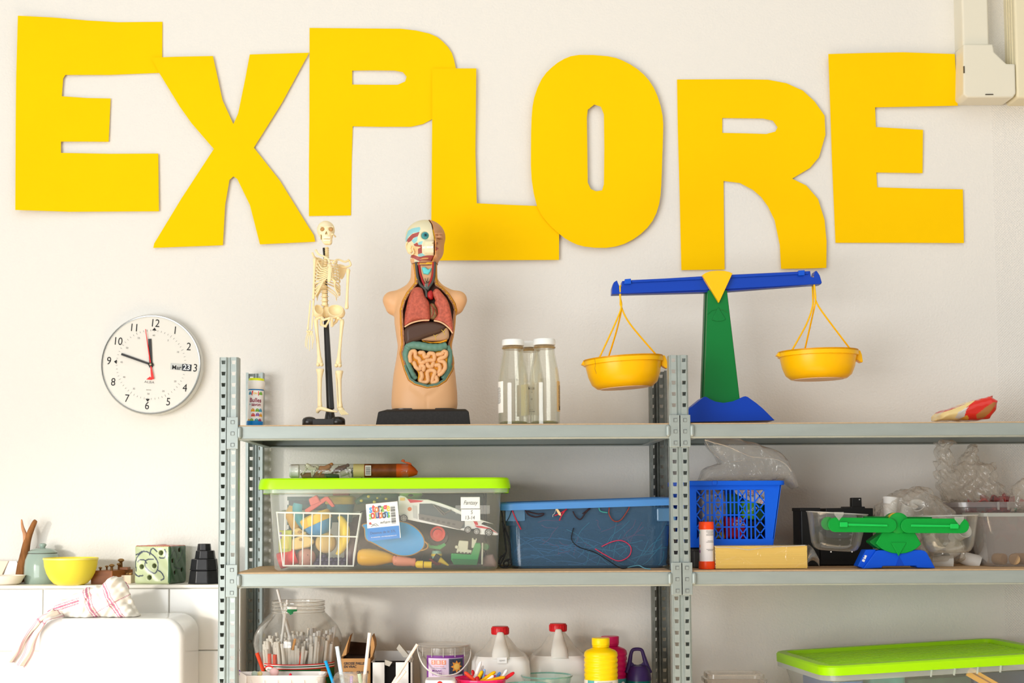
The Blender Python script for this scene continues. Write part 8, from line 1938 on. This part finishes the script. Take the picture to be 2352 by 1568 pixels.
# ------------------------------------------------------------------ left ledge and the cabinet below
def f1(x, y): return (x / 3.940, 1170 + y / 3.940)
LY = .345
def L_(name, label, cat, px, Y=LY, group=None): return T(name, label, cat, px, 1340, Y, LEDGE_Z, group)
# lidded pot
t = L_('ceramic_pot', 'grey-green glazed ceramic pot with a knobbed lid on the ledge', 'pot', 97, .386); s = t.s
def z(y): return t.v(97, y).z
M_CEL = mat('celadon', (150, 168, 156), rough=.18, coat=.3)
t.part('body', B().lathe([(0, 0), (38 * s, 0), (40 * s, .003), (41 * s, z(1320)), (40.5 * s, z(1300)), (38.5 * s, z(1285)), (34 * s, z(1273)), (31 * s, z(1269)), (0, z(1269))], 48), M_CEL, smooth=50)
t.part('lid', B().lathe([(31.5 * s, z(1270)), (33 * s, z(1268.5)), (31 * s, z(1265)), (22 * s, z(1260)), (9 * s, z(1257.5)), (0, z(1257))], 48), M_CEL, smooth=50)
t.part('lid_shadow_line', B().lathe([(32 * s, z(1271.5)), (32.4 * s, z(1270.3)), (31.5 * s, z(1269.5))], 48, cap=False), mat('line_brown', (84, 72, 70)))
t.part('knob', B().lathe([(5 * s, z(1258)), (6 * s, z(1255)), (8.6 * s, z(1251.5)), (7.5 * s, z(1248.5)), (3 * s, z(1247)), (0, z(1247))], 24), M_CEL, smooth=60)
# yellow bowl
t = L_('yellow_bowl', 'yellow plastic mixing bowl with a thin rim on the ledge', 'bowl', 162, .303); s = t.s
t.part('bowl', B().shell([(30 * s, 0), (38 * s, 4 * s), (47 * s, 14 * s), (54 * s, 27 * s), (58.5 * s, 42 * s), (60.5 * s, 58 * s), (61.5 * s, 62 * s)], .002, 56), mat('bowl_yellow', (248, 224, 70), rough=.35, sss=.1), smooth=50)
t.part('rim', B().lathe([(60.4 * s, 57.5 * s), (61.9 * s, 58 * s), (61.9 * s, 61.8 * s), (60.6 * s, 62 * s)], 56, cap=False), mat('bowl_rim', (250, 232, 120), rough=.35))
# branch
t = L_('driftwood', 'forked brown piece of bark wood standing behind the ceramic pot', 'branch', 50, .39)
M_BARK = mat('bark', (150, 98, 54), rough=.85, noise=.45, nscale=60, nstretch=(1, 1, .3), bump=.8, bscale=120)
pa = smooth_path([t.v(*f1(*p)) for p in ((170, 660), (185, 590), (200, 500), (225, 390), (245, 290), (275, 200), (310, 120), (325, 97))], 4)
t.part('stem', B().tube(pa, [.006, .008, .010, .011, .0125, .0125, .0125, .0125, .0125, .012, .0115, .0115, .011, .011, .0105, .010, .0095, .009, .0085, .008, .0078, .0075, .007, .0068, .0065, .006, .0055, .005, .004][:len(pa)], 9), M_BARK, smooth=60)
t.part('prong', B().tube(smooth_path([t.v(*f1(*p)) for p in ((235, 290), (225, 220), (205, 160), (195, 88))], 4), [.008, .007, .0065, .006, .0055, .005, .0048, .0045, .004, .0035, .003, .0025, .0015], 8), mat('bark_pale', (206, 150, 110), rough=.8, noise=.2, nscale=50), smooth=60)
t.part('root', B().tube([t.v(*f1(145, 655)), t.v(*f1(190, 620)), t.v(*f1(215, 650))], [.003, .009, .004], 8), M_BARK, smooth=60)
# pale dish and board at the far left
t = L_('shallow_dish', 'shallow cream dish at the far left end of the ledge', 'dish', 14, .335); s = t.s
t.part('dish', B().shell([(26 * s, 0), (33 * s, 4 * s), (41 * s, 18 * s), (43 * s, 21 * s)], .003, 40), mat('dish_cream', (246, 236, 220), rough=.3), smooth=50); t.part('foot', B().lathe([(22 * s, 0), (24 * s, .0), (24 * s, .003)], 32), _mats['dish_cream'])
t = L_('leaning_card', 'pale peach card leaning on the wall behind the cream dish', 'card', 8, .405)
t.part('card', B().prism(t.xz([(-40, 1340), (-40, 1288), (19, 1288), (2, 1324), (2, 1340)]), 0, .004), mat('card_peach', (244, 220, 196), rough=.6), smooth=0); t.part('backing', B().prism(t.xz([(2, 1338), (20, 1288), (38, 1288), (54, 1338)], .004), .004, .008), mat('card_pale', (250, 246, 242), rough=.6), smooth=0)
# weight box
M_WOOD = mat('weight_box_wood', (142, 82, 34), rough=.4, noise=.2, nscale=30, nstretch=(1, 4, 4)); M_BRASS = mat('old_brass', (146, 112, 66), rough=.32, metal=.6)
t = L_('weight_box', 'brown wooden block with brass knobbed weights set in it', 'weight set', 248, .33); s = t.s
a, b_, c = t.v(*f1(822, 552)), t.v(*f1(1018, 552)), t.v(*f1(1140, 535))
v_ = [(a.x, 0, 0), (b_.x, 0, 0), (c.x, .075, 0), (a.x + (c.x - b_.x) * .9, .075, 0)]; h_ = a.z
t.part('block', B().add([*v_, *[(x, y, h_) for x, y, z_ in v_]], [(3, 2, 1, 0), (4, 5, 6, 7), (0, 1, 5, 4), (1, 2, 6, 5), (2, 3, 7, 6), (3, 0, 4, 7)]), M_WOOD, smooth=0, bevel=.0012)
t.part('raised_step', B().box(((b_.x + c.x) / 2 + .001, .055, h_ + .003), (.022, .03, .007)), M_WOOD, smooth=0, bevel=.001)
for (x, y, r_, d) in ((890, 530, 17, .02), (930, 520, 17, .04), (998, 508, 26, .015), (1035, 500, 20, .045), (1047, 466, 30, .055)):
    q = t.v(*f1(x, y)); r_ = r_ / 3.94 * s; z0 = h_ - .001
    t.part('weight', B().lathe([(r_ * .5, z0), (r_ * .45, q.z - r_ * .5), (r_ * .6, q.z - r_ * .4), (r_ * 1.0, q.z - r_ * .1), (r_ * .95, q.z + r_ * .25), (r_ * .5, q.z + r_ * .55), (0, q.z + r_ * .6)], 20, (q.x, d, 0)), M_BRASS, smooth=60)
t = L_('weight_box', 'pale wooden block with small brass weights behind the brown one', 'weight set', 286, .385); s = t.s
a, c = t.v(*f1(1060, 590)), t.v(*f1(1205, 590)); t.part('block', B().box(((a.x + c.x) / 2, 0, a.z / 2), (c.x - a.x, .045, a.z)), mat('pale_wood', (226, 206, 178), rough=.5), smooth=0, bevel=.001)
for (x, y) in ((1160, 572), (1185, 562), (1195, 575)): q = t.v(*f1(x, y)); t.part('weight', B().ball((q.x, -.01, a.z + .003), (.0045, .0045, .004), 12, 8), M_BRASS)
# pottery cube
t = T('pottery_cube', 'green glazed pottery cube with holes and dark blue line drawing', 'pot', 368, 1343, .32, LEDGE_Z); s = t.s
g = G((-.075, -.012, -.002), (.085, .125, .108), .0016)
ang = R(20); hx = .078; hy = .088; hz = t.v(368, 1252).z
cxm, cym = .0, .052; xr = (g.x - cxm) * math.cos(ang) + (g.y - cym) * math.sin(ang); yr = -(g.x - cxm) * math.sin(ang) + (g.y - cym) * math.cos(ang)
fl_ = t.v(303, 1300).x, t.v(392, 1300).x, t.v(433, 1300).x
class GG: pass
ca, sa = math.cos(ang), math.sin(ang)
# front face spans px 303-392, right face 392-433
W1 = (fl_[1] - fl_[0]); th = R(17)
d1x, d1y = math.cos(th), -math.sin(th)                 # along the front face, towards the near corner
ax, ay = fl_[0] + .001, .020
def uvw(x, y): rx, ry = x - ax, y - ay; return rx * d1x + ry * d1y, rx * math.sin(th) + ry * math.cos(th)
Wf = W1 / math.cos(th) * .985; Df = .088
u, w = uvw(g.x, g.y)
qx, qy, qz = np.abs(u - Wf / 2) - Wf / 2 + .006, np.abs(w - Df / 2) - Df / 2 + .006, np.abs(g.z - hz / 2) - hz / 2 + .006
f = np.sqrt(np.maximum(qx, 0) ** 2 + np.maximum(qy, 0) ** 2 + np.maximum(qz, 0) ** 2) + np.minimum(np.maximum(np.maximum(qx, qy), qz), 0) - .006
f = f + .0007 * np.sin(g.x * 70 + 2) * np.sin(g.z * 60) + .0003 * np.sin(g.x * 190 + g.z * 150 + g.y * 160)
HF = [((x - 1205) / (1548 - 1205), 1 - (y - 330) / (675 - 330)) for x, y in ((1462, 397), (1277, 522), (1398, 513), (1352, 618))]
HR = [((x - 1550) / (1705 - 1550), 1 - (y - 335) / (675 - 335)) for x, y in ((1640, 380), (1578, 472), (1597, 577), (1660, 557))]
for (a_, b_) in HF: f = smax(f, -(np.sqrt((u - a_ * Wf) ** 2 + (g.z - b_ * hz) ** 2 + 0 * w) + np.where(w < .03, 0, 1) - .0060), .001)
for (a_, b_) in HR: f = smax(f, -(np.sqrt((w - a_ * Df) ** 2 + (g.z - b_ * hz) ** 2 + 0 * u) + np.where(u > Wf - .03, 0, 1) - .0052), .001)
V_, F_ = g.mesh(f); uu, ww = uvw(V_[:, 0], V_[:, 1]); C_ = np.tile(ln((184, 194, 152)), (len(V_), 1))
blot = np.sin(uu * 55 + 1) * np.sin(V_[:, 2] * 47 + ww * 30); C_ = C_ * (1 + .10 * blot[:, None])
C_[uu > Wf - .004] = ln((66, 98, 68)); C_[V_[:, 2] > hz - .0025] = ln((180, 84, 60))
for (fa, A_, dim, HL) in ((0, uu, Wf, HF), (1, ww, Df, HR)):
    on = (ww < .0025) if fa == 0 else (uu > Wf - .0025)
    lines = [[(1205, 415), (1240, 410), (1285, 385), (1340, 395), (1400, 430), (1435, 490), (1430, 545), (1405, 578), (1370, 570), (1320, 530), (1310, 490), (1330, 460), (1390, 455)], [(1355, 415), (1365, 375), (1390, 360), (1425, 385)], [(1225, 560), (1218, 480), (1245, 420), (1285, 390)], [(1240, 480), (1260, 462), (1300, 462), (1325, 490)], [(1430, 550), (1470, 575), (1495, 620), (1465, 640)], [(1205, 575), (1240, 605), (1290, 600)], [(1450, 440), (1490, 445), (1512, 410), (1500, 370)]] if fa == 0 else [[(1560, 440), (1590, 380), (1615, 430), (1590, 520), (1640, 545)], [(1620, 490), (1660, 430), (1670, 380)]]
    for ln_ in lines:
        pp = smooth_path([((x - (1205 if fa == 0 else 1550)) / (343 if fa == 0 else 155) * dim, (1 - (y - 332) / 343) * hz, 0) for x, y in ln_], 5)
        for i in range(len(pp) - 1):
            a_, b_ = pp[i], pp[i + 1]; dx, dz = b_.x - a_.x, b_.y - a_.y; L2 = dx * dx + dz * dz + 1e-12
            tt = np.clip(((A_ - a_.x) * dx + (V_[:, 2] - a_.y) * dz) / L2, 0, 1)
            C_[on & (np.hypot(A_ - a_.x - tt * dx, V_[:, 2] - a_.y - tt * dz) < (.0017 if fa == 0 else .0014))] = ln((62, 70, 84) if fa == 0 else (40, 60, 52))
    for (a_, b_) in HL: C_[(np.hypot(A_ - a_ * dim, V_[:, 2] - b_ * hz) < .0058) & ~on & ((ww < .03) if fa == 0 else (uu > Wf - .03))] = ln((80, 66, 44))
sobj('cube', (V_, F_), mat('glazed_pottery', (180, 190, 150), rough=.25, attr=True, coat=.3), t.o, colors=C_)
t.part('top_stain', B().ball(((fl_[0] + fl_[2]) / 2 - .005, .05, hz), (.012, .03, .0016), 12, 6), mat('stain_red', (178, 70, 54), rough=.4))
# stacked iron weights
M_IRON = mat('iron_black', (38, 38, 40), rough=.35, noise=.2, nscale=60)
zz = LEDGE_Z
for i, (x0, x1, yt, yb, lb) in enumerate(((1708, 1990, 548, 668, 'largest black iron weight at the bottom of the stack by the post'), (1722, 1975, 444, 545, 'second black iron weight from the bottom of the stack'), (1765, 1950, 370, 442, 'third black iron weight from the bottom of the stack'), (1785, 1912, 308, 368, 'smallest black iron weight on top of the stack'))):
    t = T('iron_weight', lb, 'weight', *f1((x0 + x1) / 2, yb), .34, zz, 'black iron weights on the ledge'); s = t.s
    w = (x1 - x0) / 2 / 3.94 * s; h = t.v(*f1(x0, yt)).z if i < 3 else (yb - yt) / 3.94 * s
    t.part('casting', B().lathe([(w * 1.0, 0), (w * 1.02, h * .06), (w * .93, h * .94), (w * .90, h)], 8, twist=.5), M_IRON, smooth=0, bevel=.002)
    t.part('rim_edge', B().lathe([(w * .97, 0), (w * 1.045, h * .03), (w * 1.03, h * .09), (w * .99, h * .12)], 8, twist=.5, cap=False), M_IRON, smooth=0)
    zz = zz + h + .0003
# ------------------------------------------------------------------ white enamel cabinet and the towel on it
M_EN = mat('white_enamel', (245, 245, 243), rough=.22, coat=.3)
hc = T('enamel_cabinet', 'white enamelled cabinet with rounded corners fixed to the tiles', 'cabinet', 252, 1700, .07)
x0, x1, zt_ = hc.v(84, 1500).x, hc.v(420, 1500).x, hc.v(252, 1421).z
r_ = .045; oc = [(x0, -.35), (x1, -.35), (x1, zt_ - r_)] + [(x1 - r_ + r_ * math.cos(a), zt_ - r_ + r_ * math.sin(a)) for a in np.linspace(.15, pi / 2, 7)] + [(x0 + r_ + r_ * math.cos(a), zt_ - r_ + r_ * math.sin(a)) for a in np.linspace(pi / 2, pi, 8)]
hc.part('shell', B().prism(oc, 0, .21), M_EN, smooth=40, bevel=.022, seg=5)
oc2 = [(x * .86 + (x0 + x1) / 2 * .14, min(z_, zt_ - .02) - (.02 if z_ > zt_ - r_ else 0)) for x, z_ in oc]
q = hc.v(246, 1420.5); hc.part('top_slot', B().ball((q.x, .045, zt_), (.008, .004, .0012), 14, 6), mat('slot_ink', (40, 44, 60)))
tw = T('dish_towel', 'crumpled cream dish towel with pink stripes on the white cabinet', 'towel', 230, 1416, .15, hc.b.z + zt_ + .0008); s = tw.s
def tq(x, y, d=0): v_ = tw.v(x, y); return (v_.x, d, v_.z)
g = G((tw.v(100, 0).x, -.09, -.004), (tw.v(335, 0).x, .09, tw.v(230, 1318).z), .0018)
sil = [tq(x, y)[::2] for x, y in ((108, 1418), (118, 1399), (140, 1386), (168, 1366), (205, 1350), (236, 1346), (248, 1334), (262, 1324), (277, 1325), (287, 1342), (296, 1372), (308, 1396), (324, 1418))]
f = g.ext(sil, -.050, .045, .034)
fold = np.sin(g.x * 62 - g.z * 95 + 1.6 * np.sin(g.z * 40 + 1)) + .6 * np.sin(g.x * 130 + g.z * 70 + 2 * np.sin(g.x * 45))
f = f + .0034 * fold * np.clip((-g.y) / .04, 0, 1)
for a, b_, ra, rb in (((128, 1408, -.01), (205, 1368, .0), 7, 17), ((190, 1372, .01), (240, 1352, .01), 13, 10), ((205, 1408, -.03), (232, 1368, -.02), 14, 16), ((225, 1385, -.03), (268, 1345, -.015), 20, 15), ((262, 1338, -.01), (285, 1350, -.01), 15, 13), ((280, 1350, -.02), (318, 1410, -.01), 15, 4), ((255, 1392, -.035), (290, 1406, -.025), 20, 9), ((150, 1412, -.02), (205, 1408, -.03), 7, 8)):
    f = smin(f, g.cap(tq(*a), tq(*b_), ra * s, rb * s), .005)
f = smax(f, -g.cap(tq(222, 1404, -.065), tq(256, 1384, -.068), 6 * s, 9 * s), .003); f = smax(f, -g.cap(tq(205, 1412, -.05), tq(212, 1372, -.045), 3.5 * s), .004); f = smax(f, -g.cap(tq(250, 1366, -.055), tq(292, 1402, -.05), 3.0 * s), .004); f = smax(f, -g.cap(tq(165, 1398, -.03), tq(225, 1362, -.03), 3.0 * s), .004)
f = f + .0016 * np.sin(g.x * 150 + g.z * 210 + 3 * np.sin(g.x * 60)) * np.sin(g.y * 70 + g.z * 90) + .0010 * np.sin(g.x * 330 - g.z * 260)
f = smax(f, -g.z, .001)
V_, F_ = g.mesh(f); C_ = np.tile(ln((240, 234, 222)), (len(V_), 1)); X_, Z_ = V_[:, 0], V_[:, 2]; PK = ln((196, 124, 148))
uxx = np.where(X_ < tq(208, 0)[0], Z_ * 1.0 - X_ * .32, np.where(X_ < tq(258, 0)[0], X_ * .9 + Z_ * .34, X_ * .86 + Z_ * .5)) + .006 * np.sin(V_[:, 1] * 40)
ph = np.mod(uxx + .013, .052); C_[(ph < .0022) | ((ph > .005) & (ph < .0095)) | ((ph > .0125) & (ph < .0142))] = PK
cr = np.mod(X_ * .5 - Z_ * .9 + .01, .06); C_[(cr < .0014) & (X_ > tq(240, 0)[0])] = PK
M_TOW = mat('towel_cloth', (240, 234, 222), rough=.9, attr=True)
sobj('heap', (V_, F_), M_TOW, tw.o, colors=C_)
NU, NV = 40, 40; vs = []; cs = []
for j in range(NV):
    v = j / (NV - 1)
    for i in range(NU):
        uu_ = i / (NU - 1)
        def along(pl): 
            k_ = v * (len(pl) - 1); i_ = min(int(k_), len(pl) - 2); f_ = k_ - i_; return [pl[i_][n_] * (1 - f_) + pl[i_ + 1][n_] * f_ for n_ in (0, 1)]
        l_, r2 = along([(122, 1396), (92, 1414), (58, 1446), (34, 1482), (18, 1516)]), along([(150, 1413), (110, 1424), (90, 1452), (80, 1492), (60, 1534)])
        px, py = l_[0] * (1 - uu_) + r2[0] * uu_ + 1.5 * math.sin(v * 17), l_[1] * (1 - uu_) + r2[1] * uu_ + 2 * math.sin(uu_ * 14 + 6 * v)
        d = -.097 + .02 * v + .010 * math.sin(uu_ * 11 + v * 4) * (0.3 + v)
        if v < .2: d = -.093 + (.2 - v) * .35 * (uu_) + .010 * math.sin(uu_ * 11 + v * 4) * .3
        vs.append(tuple(tw.v(px, py, d))); st = (uu_ * .18 + .02) % .06
        cs.append(PK if (st < .003 or .007 < st < .011) or (v % .3) < .012 else ln((242, 237, 228)))
b = B().add(vs, [(j * NU + i, j * NU + i + 1, (j + 1) * NU + i + 1, (j + 1) * NU + i) for j in range(NV - 1) for i in range(NU - 1)])
sobj('hanging_end', (np.array(b.v), np.array(b.f)), M_TOW, tw.o, colors=np.array(cs)).modifiers.new('thickness', 'SOLIDIFY').thickness = .0015
